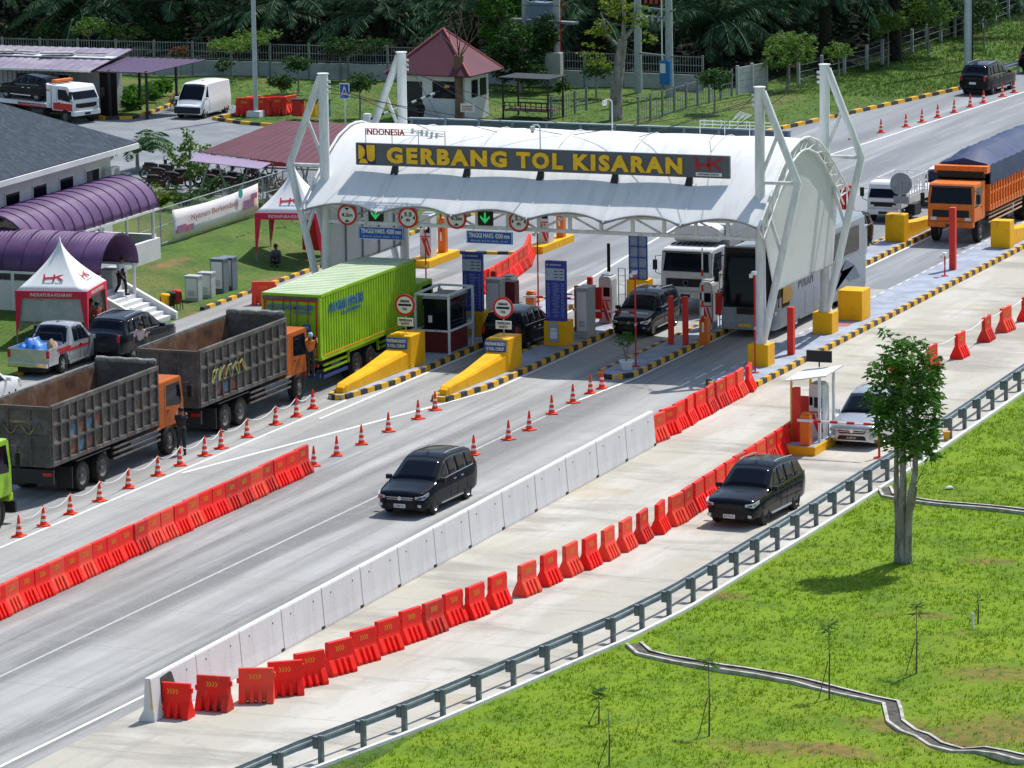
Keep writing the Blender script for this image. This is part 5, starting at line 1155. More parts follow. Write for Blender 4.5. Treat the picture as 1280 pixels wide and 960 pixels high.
def chassis(t, x0, x1, z=.86):
    b = MB()
    for s in (-1, 1): b.box(((x0+x1)/2,s*.42,z), (x1-x0,.09,.26))
    for k in range(6): b.box((x0+(x1-x0)*(k+.5)/6,0,z), (.1,.84,.16))
    b.box(((x0+x1)/2+.4,.85,z-.08), (.9,.5,.5)); b.cyl(((x0+x1)/2+.1,-.85,z-.1), ((x0+x1)/2+1.1,-.85,z-.1), .27, n=14); b.build('chassis', m_dark, t)
def dump(label, y_tail, y_bed, xc, paint_graf, ftxt, n_rib=11, roll=True, wy=(None, None), fy=None, y_nose=None):
    "heading +Y; positions given along the road"
    y_mid = (y_tail+y_nose)/2; t = thing('dump_truck', label, 'dump truck', (xc, y_mid, .014), UP_); u = lambda y: y-y_mid
    W_ = 2.5; hw = W_/2; x0, x1 = u(y_tail), u(y_bed); zf, zt = 1.28, 3.32; b = MB()
    for s in (-1, 1):
        b.box(((x0+x1)/2,s*(hw-.09),(zf+zt)/2), (x1-x0,.06,zt-zf))
        for k in range(n_rib+1):
            x = x0+.05+(x1-x0-.1)*k/n_rib; b.box((x,s*(hw-.03),(zf+zt)/2), (.09,.11,zt-zf))
        for z in (zf+.04, zf+.72, zf+1.38, zt-.02):
            b.box(((x0+x1)/2,s*(hw-.03),z), (x1-x0,.13 if z > zt-.1 else .09,.15 if z in (zf+.04,zt-.02) else .09))
        for z in (zf+.72, zf+1.38):                                     # sloped dirt ledges on the ribs
            for k in range(n_rib):
                x = x0+.05+(x1-x0-.1)*(k+.5)/n_rib; b.box((x,s*(hw-.045),z+.05), ((x1-x0)/n_rib-.12,.07,.12), top=(1,.2))
    b.box((x1-.05,0,(zf+zt)/2+.12), (.10,W_-.1,zt-zf+.24)); b.box(((x0+x1)/2,0,zf), (x1-x0,W_-.2,.12))
    b.box((x0+.04,0,(zf+zt)/2), (.07,W_-.12,zt-zf)); b.box((x0+.0,0,zt-.04), (.12,W_,.12)); b.box((x0,0,zf+1.0), (.06,W_-.2,.06))
    for yy in (-hw+.06, -.42, .42, hw-.06): b.box((x0,yy,(zf+zt)/2), (.09,.08,zt-zf))
    bed = b.build('dump_bed', m_rust, t, bevel=.008)
    i_ = MB()                                                           # rusty liner sheets
    for s in (-1, 1): i_.box(((x0+x1)/2,s*(hw-.128),(zf+zt)/2+.02), (x1-x0-.24,.012,zt-zf-.16))
    i_.box(((x0+x1)/2,0,zf+.07), (x1-x0-.24,W_-.32,.012)); i_.build('bed_lining', m_rustin, bed)
    if roll: r_ = MB(); r_.tube([(x1-.02+.03*math.sin(k*1.7), -hw+.1+k*.23, zt+.20+.02*math.cos(k*2)) for k in range(11)], .11, 9); r_.build('rolled_tarpaulin', m_tarpg, t, smooth=50)
    # painted lettering and blots on the ribs
    g_ = MB()
    xs0 = x0+(x1-x0)*.30 if paint_graf == 'a' else x0+(x1-x0)*.10
    for k in range(3 if paint_graf == 'a' else 2):
        pass
    if paint_graf == 'b':
        for k in range(5):
            q = MB(); cx_ = x0+1.0+k*.62; q.tube([(cx_+.24*math.cos(a_*.9+k)+a_*.045, -(hw+.035), zf+.95+.26*math.sin(a_*1.25+k*1.7)) for a_ in range(9)], .03, 5); q.build('painted_scrawl', m_graf2, bed)
    cell = (x1-x0-.1)/n_rib
    for k in range(2, 6):
        for z, mm in ((zf+.78, m_graf3 if k % 2 else m_graf1), (zf+.14, m_graf1 if k % 2 else m_graf3)):
            if z < zf+.5 and k > 4: continue
            q = MB(); q.box((x0+.05+cell*(k+.5),-(hw-.056),z+.22), (cell-.14,.012,.34)); q.build('paint_patch', mm, bed)
    m = MB(); m.box((x0-.008,.0,zf+1.5), (.02,1.0,.10)); m.tube([(x0-.05,-.9+.12*k,zf+1.25+.18*math.sin(k*1.1)) for k in range(16)], .03, 5)
    if paint_graf == 'a': m.build('scrollwork', m_graf4, bed)
    chassis(t, x0+.3, u(y_nose)-.3)
    for y in wy:
        for s in (-1, 1): put_wheel(t, u(y), s*(hw-.32), .52, .27, m_rims, True)
    for s in (-1, 1): put_wheel(t, u(fy), s*(hw-.17), .52, .30, m_rims)
    g_ = MB()
    for s in (-1, 1):                                                   # tube side guards, mudguards
        for z, d in ((1.05,0),(.86,.05),(.66,.1)): g_.cyl((u(wy[1])+.85,s*(hw-.06-d*.2),z), (u(fy)-.75,s*(hw-.06-d*.2),z), .055, n=8)
    each(g_, 'side_guard', m_rust, t); g_ = MB()
    for s in (-1, 1): g_.box((u(wy[0])-.85,s*(hw-.32),.62), (.05,.62,.75)); g_.box((u((wy[0]+wy[1])/2),s*(hw-.3),1.14), (2.6,.6,.05))
    g_.box((x0+.25,0,.85), (.12,2.3,.5)); each(g_, 'mudguard', m_dark, t)
    for s in (-1, 1): q = MB(); q.box((x0+.16,s*.95,.95), (.06,.34,.13)); q.build('tail_light', m_redl, t)
    c = cab(t, u(y_bed)+.12, y_nose-y_bed-.12, 2.36, 1.0, 2.72, m_orange2); return t
m_tarpg = mat('grey_tarpaulin', (.30,.29,.28), .8, col2=(.18,.17,.165), scale=6, bump=.5)
m_graf1 = mat('blue_painted_lettering', (.10,.20,.32), .7, col2=(.06,.1,.15)); m_graf2 = mat('yellow_painted_lettering', (.42,.40,.12), .7, col2=(.2,.2,.08)); m_graf3 = mat('brick_red_painted_patch', (.25,.09,.06), .7, col2=(.1,.06,.05)); m_graf4 = mat('faded_gold_scroll', (.30,.24,.10), .7, col2=(.1,.09,.07))
XT = -7.62
dump('grey open-bed dump truck nearest the camera, gold scrollwork on its tailgate', -26.2, -17.9, XT, 'a', 'ANJAS', 13, True, (-23.9,-22.35), -17.0, -15.7)
dump('dump truck behind the green container truck, yellow scrawl along its bed', -14.5, -6.9, XT+.02, 'b', 'SEJATI', 12, True, (-12.35,-11.0), -5.75, -4.75)

# green container truck
y0, y1, xc = -3.95, 5.45, -7.5; ym = 1.8; t = thing('container_truck', 'lime green container truck with blue lettering waiting under the left of the canopy', 'truck', (xc, ym, .014), UP_); u = lambda y: y-ym
b = MB(); hw = 1.22; x0, x1 = u(y0), u(y1); zf, zt = 1.22, 3.78
b.box(((x0+x1)/2,0,(zf+zt)/2), (x1-x0-.04,2.36,zt-zf-.04))
for s in (-1, 1):
    n = 38
    for k in range(n): b.box((x0+.2+(x1-x0-.4)*k/(n-1),s*(hw-.030),(zf+zt)/2), (.12,.05,zt-zf-.24), top=(1,1))
    b.box(((x0+x1)/2,s*(hw-.03),zt-.06), (x1-x0,.07,.12)); b.box(((x0+x1)/2,s*(hw-.03),zf+.07), (x1-x0,.07,.14))
    for x in (x0+.05, x1-.05): b.box((x,s*(hw-.04),(zf+zt)/2), (.11,.09,zt-zf))
b.box((x0+.02,0,zt-.06), (.1,2.4,.14)); cb = b.build('container', m_lime, t, bevel=.008)
r_ = MB(); r_.box(((x0+x1)/2,0,zt+.006), (x1-x0-.06,2.38,.02))
for k in range(24): r_.box((x0+.3+(x1-x0-.6)*k/23,0,zt+.02), (.12,2.2,.018))
r_.build('roof_sheet', m_limeroof, cb)
fit('ANUGRAH MANDIRI', 3.3, .40, m_txtbl, cb, (x0+2.45,-(hw+.012),3.12), (R(90),0,0), .006, .0); fit('TRANSINDO', 1.9, .15, m_txtbl, cb, (x0+2.9,-(hw+.012),2.78), (R(90),0,0), .004, 0)
fit('ANUGRAH MANDIRI', 1.95, .22, m_txtbl, cb, (x0-.055,0,3.26), (R(90),0,R(-90)), .004, .01); fit('TRANSINDO', .8, .1, m_txtbl, cb, (x0-.055,-.5,3.06), (R(90),0,R(-90)), .004, 0)
q = MB(); q.box((x0-.04,-.68,2.48), (.02,.30,.28)); q.build('number_panel', m_txtbl, cb); fit('09', .2, .16, m_txtw, cb, (x0-.055,-.68,2.48), (R(90),0,R(-90)), .003, 0)
q = MB(); q.box((x0-.035,0,3.52), (.02,2.2,.06)); q.box((x0-.035,0,1.36), (.02,2.2,.04))
for s in (-1, 1): q.box((x0-.035,s*1.08,2.4), (.02,.05,2.2))
q.build('reflective_tape', m_txtr, cb); q = MB()
for yy in (-.75,-.28,.0,.28,.75): q.cyl((x0-.05,yy,1.35), (x0-.05,yy,3.6), .02, n=6)
for yy in (-.75,-.28,.28,.75): q.box((x0-.06,yy,2.15), (.05,.2,.06))
q.box((x0-.045,0,3.62), (.03,2.3,.13)); q.build('door_bars', m_rust, cb)
q = MB(); q.box(((x0+x1)/2,-(hw+.006),1.40), (x1-x0-.6,.01,.06)); q.build('yellow_tape', m_yellow, cb)
chassis(t, x0+.2, u(8.2)); g_ = MB()
for s in (-1, 1):
    for z in (.98,.78): g_.box((u(-2.4),s*1.12,z), (2.2,.06,.09)); g_.box((u(3.4),s*1.12,z), (3.0,.06,.09))
    g_.box((u(.25),s*1.12,1.14), (2.9,.08,.07)); g_.box((u(-1.15),s*1.12,.95), (.08,.08,.45)); g_.box((u(1.75),s*1.12,.95), (.08,.08,.45))
each(g_, 'side_guard', m_lime, t); g_ = MB()
for s in (-1, 1): g_.box((u(-2.4),s*1.12,.52), (2.3,.06,.12))
g_.box((x0+.1,0,.62), (.1,2.3,.14)); g_.build('under_run_bar', mat('blue_guard_rail_paint', (.03,.06,.25), .5), t)
for y in (-.45,.9):
    for s in (-1, 1): put_wheel(t, u(y), s*.92, .50, .26, m_rims, True)
for s in (-1, 1): put_wheel(t, u(6.4), s*1.02, .50, .28, m_rims)
q = MB(); q.box((x0-.0,-.2,.98), (.05,.5,.28)); q.build('number_plate', m_plateb, t)
for s in (-1, 1): q = MB(); q.box((x0+.02,s*.95,1.02), (.06,.3,.12)); q.build('tail_light', m_redl, t)
cab(t, u(5.75), 1.75, 2.3, .95, 2.75, m_lime)

# green truck cut off at the left edge
ym = -31; t = thing('green_truck', 'lime green truck cab with black mudguard cut off by the left edge of the photo', 'truck', (-7.35, ym, .014), UP_); cab(t, -.5, 1.9, 2.4, 1.0, 2.95, m_lime)
chassis(t, -6, 1.0)
for s in (-1, 1): put_wheel(t, .35, s*1.05, .52, .30, m_rims); put_wheel(t, -4.2, s*.92, .52, .27, m_rims, True)
b = MB(); b.box((-3.9,0,2.3), (6.0,2.45,2.1))
for k in range(12): b.box((-6.7+k*.5,-1.25,2.3), (.1,.1,2.1)); b.box((-6.7+k*.5,1.25,2.3), (.1,.1,2.1))
b.build('cargo_body', m_rust, t); b = MB(); b.box((1.5,-1.0,.55), (.12,.5,.4)); b.box((1.5,1.0,.55), (.12,.5,.4)); b.build('mudguard', m_blk, t)

# white refrigerated truck behind the minivan
t = thing('box_truck', 'white cabover truck with tall refrigerated box queuing behind the minivan', 'truck', (.90, 21.9, .014), DN); cab(t, 2.75, 1.85, 2.25, .95, 2.75, m_machine)
b = MB(); b.box((-.9,0,2.3), (6.8,2.4,2.5)); b.build('refrigerated_box', m_wallgr2, t, bevel=.04); b = MB(); b.prism([(-1.0,2.9),(1.0,2.9),(1.0,3.45),(.7,3.6),(-.7,3.6),(-1.0,3.45)], 'x', 2.5, 3.3); b.build('cooling_unit', m_white, t, bevel=.08)
b = MB()
for k in range(9): b.box((3.45,-.95+k*.24,2.82), (.5,.05,.06))
b.build('roof_rack', m_blk, t); chassis(t, -4.2, 4.2)
for s in (-1, 1): put_wheel(t, 3.7, s*1.0, .48, .28, m_rims); put_wheel(t, -1.6, s*.9, .48, .26, m_rims, True)
p = at(820, 326, .16)
# coach
t = thing('coach', 'silver and blue coach with black glazed front stopped in the right covered lane', 'bus', (5.22, 18.75, .014), DN); L, W_, H = 12.0, 2.45, 3.55; hw = W_/2
def ring_bus(x, f, lean=0):
    zt = H; pts = [(0,.32),(hw*.96,.32),(hw,.5),(hw,1.6),(hw*.995,2.6),(hw*.95,zt-.18),(hw*.86,zt-.04),(hw*.5,zt+.02),(0,zt+.03)]
    return [(x+(lean*(1-((z-.3)/3.3))*0), y*f, z) for y, z in pts]+[(x, -y*f, z) for y, z in pts[-2:0:-1]]
rows = []
for u_, f, dz in ((6.0,.86,0),(5.93,.93,0),(5.75,.985,0),(5.4,1,0),(-5.6,1,0),(-5.85,.97,0),(-6.0,.9,0)):
    r = ring_bus(u_, f); rows.append([(x-(.38*max(0, (z-1.15)/2.4)**1.3 if u_ > 5.3 else 0)+(.10*math.sin(PI*min(1, z/1.1)) if u_ > 5.9 else 0), y, z) for x, y, z in r])
b = MB(); b.grid(rows, closed=True); n = len(rows[0]); b.add(rows[0], [tuple(range(n-1,-1,-1))]); b.add(rows[-1], [tuple(range(n))])
for k_, f_ in enumerate(b.f):
    cx_ = sum(b.v[i][0] for i in f_)/len(f_); cz_ = sum(b.v[i][2] for i in f_)/len(f_)
    if len(f_) == 4 and cx_ > 5.0 and cz_ > 1.8: b.m[k_] = 1
m_busp = mat('silver_coach_paint', (.24,.28,.33), .4, .1, coat=.1)
body = b.build('body', [m_busp, m_glass], t, smooth=35); cut(body, [(x, .62, s*.8, s*1.4, .54) for x in (3.5, -2.75) for s in (-1, 1)])
for s in (-1, 1): put_wheel(t, 3.5, s*1.06, .50, .28, m_rim); put_wheel(t, -2.75, s*.93, .50, .26, m_rim, True)
g_ = MB()
def bcv(v): return float(np.interp(abs(v), [0,.87,.94,.99,1], [0,.0,.06,.20,.34]))
def bfx(z): return 6.0-.38*max(0, (z-1.15)/2.4)**1.3+.05
zz = [1.28,1.35,1.8,2.3,2.8,3.2,3.42]; g_.grid([[(bfx(z)+.015-bcv(v), v*hw*(.985 if z > 1.4 else .90), z) for v in np.linspace(-1,1,11)] for z in zz]); o = g_.build('windshield', m_glass, t, smooth=60, fix=False); md = o.modifiers.new('s','SOLIDIFY'); md.thickness = .02; md.offset = 0
g_ = MB(); g_.grid([[(bfx(z)-bcv(v), v*hw*1.0, z) for v in np.linspace(-1,1,13)] for z in (1.22,1.3,1.8,2.3,2.8,3.2,3.5,3.585)]); o = g_.build('front_shroud', m_blk, t, smooth=60, fix=False); md = o.modifiers.new('s','SOLIDIFY'); md.thickness = .02; md.offset = 0
g_ = MB(); g_.grid([[(bfx(z)+.03-bcv(v), v*hw*.5, z) for v in np.linspace(-1,1,9)] for k, z in enumerate((.95,1.02,1.12,1.2))]); g_.build('front_mask', m_blk, t, fix=False)
for s in (-1, 1):
    g_ = MB(); g_.box((0.1,s*(hw+.004),2.62), (9.8,.02,1.05)); g_.build('side_glazing', m_glass, t, bevel=.03)
    g_ = MB(); g_.box((4.9,s*(hw+.006),1.9), (.95,.02,1.5)); g_.build('cab_window', m_glass, t, bevel=.03)
    g_ = MB(); pts = [(5.2,2.0),(4.3,1.95),(4.0,1.5),(4.6,1.3),(5.3,1.32)]; g_.prism([(a_, c_) for a_, c_ in pts], 'y', s*(hw+.008), s*(hw+.018)); g_.build('amber_tint', mat('amber_panel', (.35,.20,.03), .4), t) if s > 0 else None
    h_ = MB(); h_.box((5.86,s*hw*.80,.98), (.14,.42,.16), rz=-s*.35); h_.build('headlight', m_lamp, t, bevel=.03)
    q = MB(); q.box((6.02,s*(hw+.12),2.5), (.16,.16,.55)); q.tube([(5.8,s*hw*.9,3.3),(6.1,s*(hw+.1),3.2),(6.05,s*(hw+.12),2.6)], .03, 6); q.build('mirror', m_blk, t, bevel=.03)
    q = MB()
    for a0 in range(5): q.box((2.5-a0*1.3-.6 if False else 2.4-a0*1.15,s*(hw+.003),.9), (.012,.01,1.0))
    q.build('locker_line', m_grey, t)
    q = MB(); pts = [(-4.9,.9),(-3.4,.95),(-2.2,1.5),(-1.0,1.2),(.6,.6),(-.6,.5),(-1.8,1.0),(-3.0,1.9),(-4.2,1.5)]; q.prism(pts, 'y', s*(hw+.006), s*(hw+.012)); q.build('swirl_livery', mat('dark_slate_livery', (.10,.13,.18), .4), t)
fit('PYRAPI', 1.9, .34, mat('slate_lettering', (.10,.13,.20), .5), t, (2.3,(hw+.012),1.80), (R(90),0,R(180)), .003, .01)
b = MB(); b.box((-1.0,0,H+.10), (2.2,1.7,.2)); b.box((2.6,0,H+.06), (.8,.8,.1)); b.build('roof_unit', m_wallgr2, t, bevel=.06); b = MB(); b.box((5.4,0,H-.03), (.5,2.1,.14)); b.build('front_spoiler', m_blk, t, bevel=.05)
b = MB(); b.box((6.13,-.1,.50), (.02,.55,.14)); b.build('number_plate', m_platey, t); b = MB()
for k in range(4):
    for s in (-1, 1): b.box((6.10-.02*k,s*(.28+k*.17),.66), (.03,.08,.05))
b.build('running_lights', m_lamp, t)
# orange truck with blue tarpaulin
p = at(1216, 304); t = thing('tarpaulin_truck', 'orange cabover truck with slatted sides and a peaked dark blue tarpaulin', 'truck', (5.72, 45.9, .014), DN); cab(t, 4.75, 1.8, 2.2, 1.0, 2.75, m_orange, hino=False)
m_tarpn = mat('navy_tarpaulin', (.012,.025,.085), .55, col2=(.022,.045,.125), scale=1.2, bump=.3)
b = MB(); b.box((-.7,0,1.35), (10.3,2.45,.16)); b.box((4.45,0,2.35), (.1,2.45,2.1)); b.box((4.75,0,3.22), (.55,2.5,.32))
for s in (-1, 1):
    for z in (1.5,2.1,2.6): b.box((-.7,s*1.2,z), (10.3,.05,.12))
    for k in range(24): b.box((-5.8+k*.445,s*1.22,2.0), (.10,.07,1.35))
    b.box((-.7,s*1.17,2.0), (10.2,.03,1.2))
b.build('cargo_body', m_orange, t, bevel=.01); rows = []
for i, x in enumerate(np.linspace(-5.9, 4.5, 22)):
    s_ = -.07*(i % 2); pk = 3.72+.30*math.sin(min(1, (4.6-x)/2.0)*PI/2)+s_+random.uniform(-.04,.04); e = 3.42+s_*.8
    rows.append([(x,-1.28,2.5+random.uniform(-.07,.07)),(x,-1.30+s_*-.3,2.95),(x,-1.22,e),(x,-1.05,e+.10),(x,-.55,pk-.14+random.uniform(-.03,.03)),(x,0,pk),(x,.55,pk-.14+random.uniform(-.03,.03)),(x,1.05,e+.10),(x,1.22,e),(x,1.30+s_*.3,2.95),(x,1.28,2.5+random.uniform(-.07,.07))])
q = MB(); q.grid(rows); q.add(rows[-1], [tuple(range(11))]); q.add(rows[0], [tuple(range(10,-1,-1))]); q.build('tarpaulin', m_tarpn, t, smooth=45); chassis(t, -5.6, 6.2)
for s in (-1, 1): put_wheel(t, 5.55, s*.98, .50, .28, m_rims); put_wheel(t, -1.9, s*.92, .50, .26, m_rims, True); put_wheel(t, -3.3, s*.92, .50, .26, m_rims, True)
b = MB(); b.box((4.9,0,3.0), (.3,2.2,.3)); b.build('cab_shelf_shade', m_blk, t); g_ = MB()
for s in (-1, 1):
    for z in (.75,.95,1.12): g_.cyl((-1.0,s*1.15,z), (4.4,s*1.15,z), .045, n=6)
each(g_, 'side_guard', mat('tan_rail_paint', (.45,.28,.16), .6), t)
# small white pickup truck
t = thing('small_pickup', 'small white cabover pickup with a slatted cage body, ahead of the orange truck', 'pickup', (.75, 47.0, .014), DN)
cab(t, .75, 1.35, 1.6, .62, 1.88, m_white, hino=False, visor=False, rake=.34, zf_=.40); b = MB(); b.box((-.85,0,.85), (3.0,1.65,.35))
for s in (-1, 1):
    for z in (1.15,1.5,1.9): b.box((-.85,s*.8,z), (3.0,.04,.05))
    for k in range(8): b.box((-2.3+k*.415,s*.8,1.45), (.05,.05,.9))
for x in (-2.33,.62):
    for z in (1.15,1.5,1.9): b.box((x,0,z), (.04,1.6,.05))
    for k in range(4): b.box((x,-.6+k*.4,1.45), (.05,.05,.9))
b.build('slatted_body', m_white, t); chassis(t, -2.2, 1.8, .55)
for s in (-1, 1): put_wheel(t, 1.45, s*.68, .29, .18, m_rims); put_wheel(t, -1.2, s*.68, .29, .18, m_rims)
# tow truck with a black car, parked by the office
p = at(100, 155); t = thing('tow_truck', 'white and red tow truck carrying a black car by the container office', 'tow truck', (p.x-2.7, p.y+1.5, .014), R(-22))
cab(t, 1.4, 1.8, 1.95, .7, 2.1, m_white, hino=False, visor=False, rake=.35); b = MB(); b.box((-1.3,0,.95), (5.2,2.1,.22)); b.box((1.15,0,1.45), (.35,1.95,1.3)); b.build('flat_bed', m_white, t, bevel=.02); chassis(t, -3.6, 3.0, .6)
b = MB()
for s in (-1, 1): b.box((2.35,s*.985,.95), (1.6,.01,.38)); b.box((-.2,s*1.04,.9), (2.4,.02,.2))
b.build('red_band', m_redp, t); b = MB(); b.box((1.25,0,2.28), (.35,1.3,.14)); b.build('light_bar', m_orange, t, bevel=.03)
for s in (-1, 1): put_wheel(t, 2.55, s*.9, .40, .24, m_rims); put_wheel(t, -1.9, s*.82, .40, .22, m_rims, True)
hk_logo(t, (1.15, -.99, 1.8), .32, m_txtr); hk_logo(t, (2.2,-.99,1.35), .3, m_txtr)
a = R(-22); tx, ty = p.x-2.7, p.y+1.5
car('black_car', 'black car riding on the tow truck bed', 'car', (tx+math.cos(a)*-1.35, ty+math.sin(a)*-1.35, 1.07), a+PI, L=4.3, W_=1.72, H=1.45, kind='suv', rails=False, wb_=2.6, foh=.85, wr=.31)

# ---------------- left side: tunnels, slate-roofed building, tents ----------------
def gpt(px, py):
    z = 0
    for _ in range(8): p = at(px, py, z); z = hgt(p.x, p.y)
    return Vector((p.x, p.y, z))
def vault(name, label, axis, a0, a1, c, hw, z0, rise, posts, wall=None, step=.9):
    t = thing(name, label, 'covered walkway', (0,0,0)); rows = []
    n = max(2, int(abs(a1-a0)/step)); pr = [(math.cos(PI*k/14), math.sin(PI*k/14)) for k in range(15)]
    for i in range(n*10+1):
        a = a0+(a1-a0)*i/(n*10); d = .035 if i % 2 else 0
        rows.append([((c+hw*p, a) if axis == 'y' else (a, c+hw*p))+(z0+(rise+d)*q+d*0,) for p, q in pr])
    b = MB(); b.grid(rows); o = b.build('roof_sheet', m_purple, t, smooth=25); md = o.modifiers.new('s','SOLIDIFY'); md.thickness = .03
    b = MB()
    for i in range(n+1):
        a = a0+(a1-a0)*i/n; b.tube([((c+(hw+.03)*p, a) if axis == 'y' else (a, c+(hw+.03)*p))+(z0+(rise+.05)*q,) for p, q in pr], .022, 5)
    b.build('roof_rib', m_purpd, t); b = MB()
    for s in (-1, 1):
        if axis == 'y': b.box((c+s*hw,(a0+a1)/2,z0-.05), (.1,abs(a1-a0),.1))
        else: b.box(((a0+a1)/2,c+s*hw,z0-.05), (abs(a1-a0),.1,.1))
    b.build('gutter_beam', m_white, t)
    for a in posts:
        for s in (-1, 1):
            x, y = (c+s*hw, a) if axis == 'y' else (a, c+s*hw); q = MB(); q.cyl((x,y,hgt(x,y)-.1), (x,y,z0), .075, n=10); q.build('post', m_white, t)
    return t
m_purpd = mat('dark_purple_rib', (.06,.03,.10), .5)
vault('covered_walkway', 'upper purple barrel-vaulted walkway running parallel to the road', 'y', 20.8, 8.2, -26.9, 1.75, 3.05, 1.35, (20.2,17.6,15,12.4))
vault('covered_walkway', 'short purple vault joining the upper walkway to the slate-roofed building', 'x', -28.7, -34.5, 19.9, 1.5, 3.05, 1.3, (-31.5,))
vault('covered_walkway', 'lower purple barrel-vaulted walkway over the white stairs, behind the red tent', 'x', -20.9, -42, 8.3, 1.75, 2.35, 1.45, (-21.1,-25,-28.5))
b = MB(); b.bb(-42,-21.9,6.5,6.7,-.1,1.95); b.bb(-42,-21.9,9.95,10.1,0,1.9); tag(b.build('walkway_wall', m_wall), 'white plaster wall under the lower purple walkway, behind the tent', 'wall')
b = MB(); b.bb(-25.2,-25.0,10.2,20.6,0,1.75); b.bb(-28.6,-25.2,20.4,20.6,0,1.9); tag(b.build('walkway_wall', m_wall), 'white plaster parapet under the upper purple walkway', 'wall')
t = thing('staircase', 'white stairs with sloping side wall coming down from the lower purple walkway', 'stairs', (-22.0, 8.9, 0)); b = MB()
for k in range(8): b.bb(k*.32,(k+1)*.32,-1.2,1.25,0,1.35-k*.165)
b.build('steps', m_wall, t); b = MB()
for y in (-1.45,1.25): b.prism([(-.2,0),(2.75,0),(2.75,.30),(-.2,1.75)], 'y', y, y+.2)
each(b, 'side_wall', m_wall, t)
b = MB(); b.bb(-22.4,-21.7,9.2,10.6,1.3,2.1); tag(b.build('stair_parapet', m_wallgr2), 'pale grey parapet box at the top of the white stairs', 'parapet')

# slate-roofed building
t = thing('slate_roofed_building', 'white building with a dark slate hip roof at the left edge', 'building', (0,0,0)); ex, ey0, ey1, ez = -27.6, -6.0, 23.8, 5.45; xw = -43.0; pk = .48; ap = (ex+xw)/2; rz_ = ez+pk*(ex-ap)
y0r, y1r = ey0+(ex-ap), ey1-(ex-ap)
b = MB(); V = [(ex,ey0,ez),(ex,ey1,ez),(xw,ey1,ez),(xw,ey0,ez),(ap,y0r,rz_),(ap,y1r,rz_)]; b.add(V, [(0,1,5,4),(1,2,5),(2,3,4,5),(3,0,4)]); rf = b.build('roof', m_slate, t); md = rf.modifiers.new('s','SOLIDIFY'); md.thickness = .06; md.offset = 1
b = MB(); b.bb(ex-.02,ex+.10,ey0,ey1,ez-.22,ez+.02); b.bb(xw,ex,ey1-.02,ey1+.1,ez-.22,ez+.02); b.bb(xw,ex-.0,ey0,ey1-.03,ez-.24,ez-.14); b.build('fascia', m_wall, rf)
xwall = ex-.9; b = MB(); b.bb(xw+.9,xwall,ey0+.9,ey1-.9,0,ez-.24); b.build('wall', m_wall, t)
for k in range(9):
    y = 21.0-k*2.55; f = MB(); f.box((xwall+.02,y,4.15), (.06,1.35,1.0)); f = f.build('window', m_white, t); g_ = MB(); g_.box((xwall+.06,y,4.15), (.02,1.2,.85)); g_.build('pane', m_glass, f); l = MB(); l.box((xwall+.25,y,3.55), (.5,1.7,.10)); l.build('ledge', m_wall, f)
for (y, z) in ((22.3,4.25),(22.3,2.75),(19.8,2.6)):
    a = thing('air_conditioner', ('upper' if z > 4 else 'lower' if y > 21 else 'inner')+' white air conditioner unit on the end of the slate-roofed building wall', 'air conditioner', (xwall+.38,y,z), 0, 'air conditioner units'); q = MB(); q.box((0,0,0), (.34,.85,.62)); q.build('casing', m_white, a, bevel=.02); q = MB(); q.cyl((.172,.1,0), (.19,.1,0), .25, n=18); q.build('fan_grille', m_grey, a)
    q = MB(); q.box((-.02,0,-.34), (.4,.7,.05)); q.build('bracket', m_grey, a)

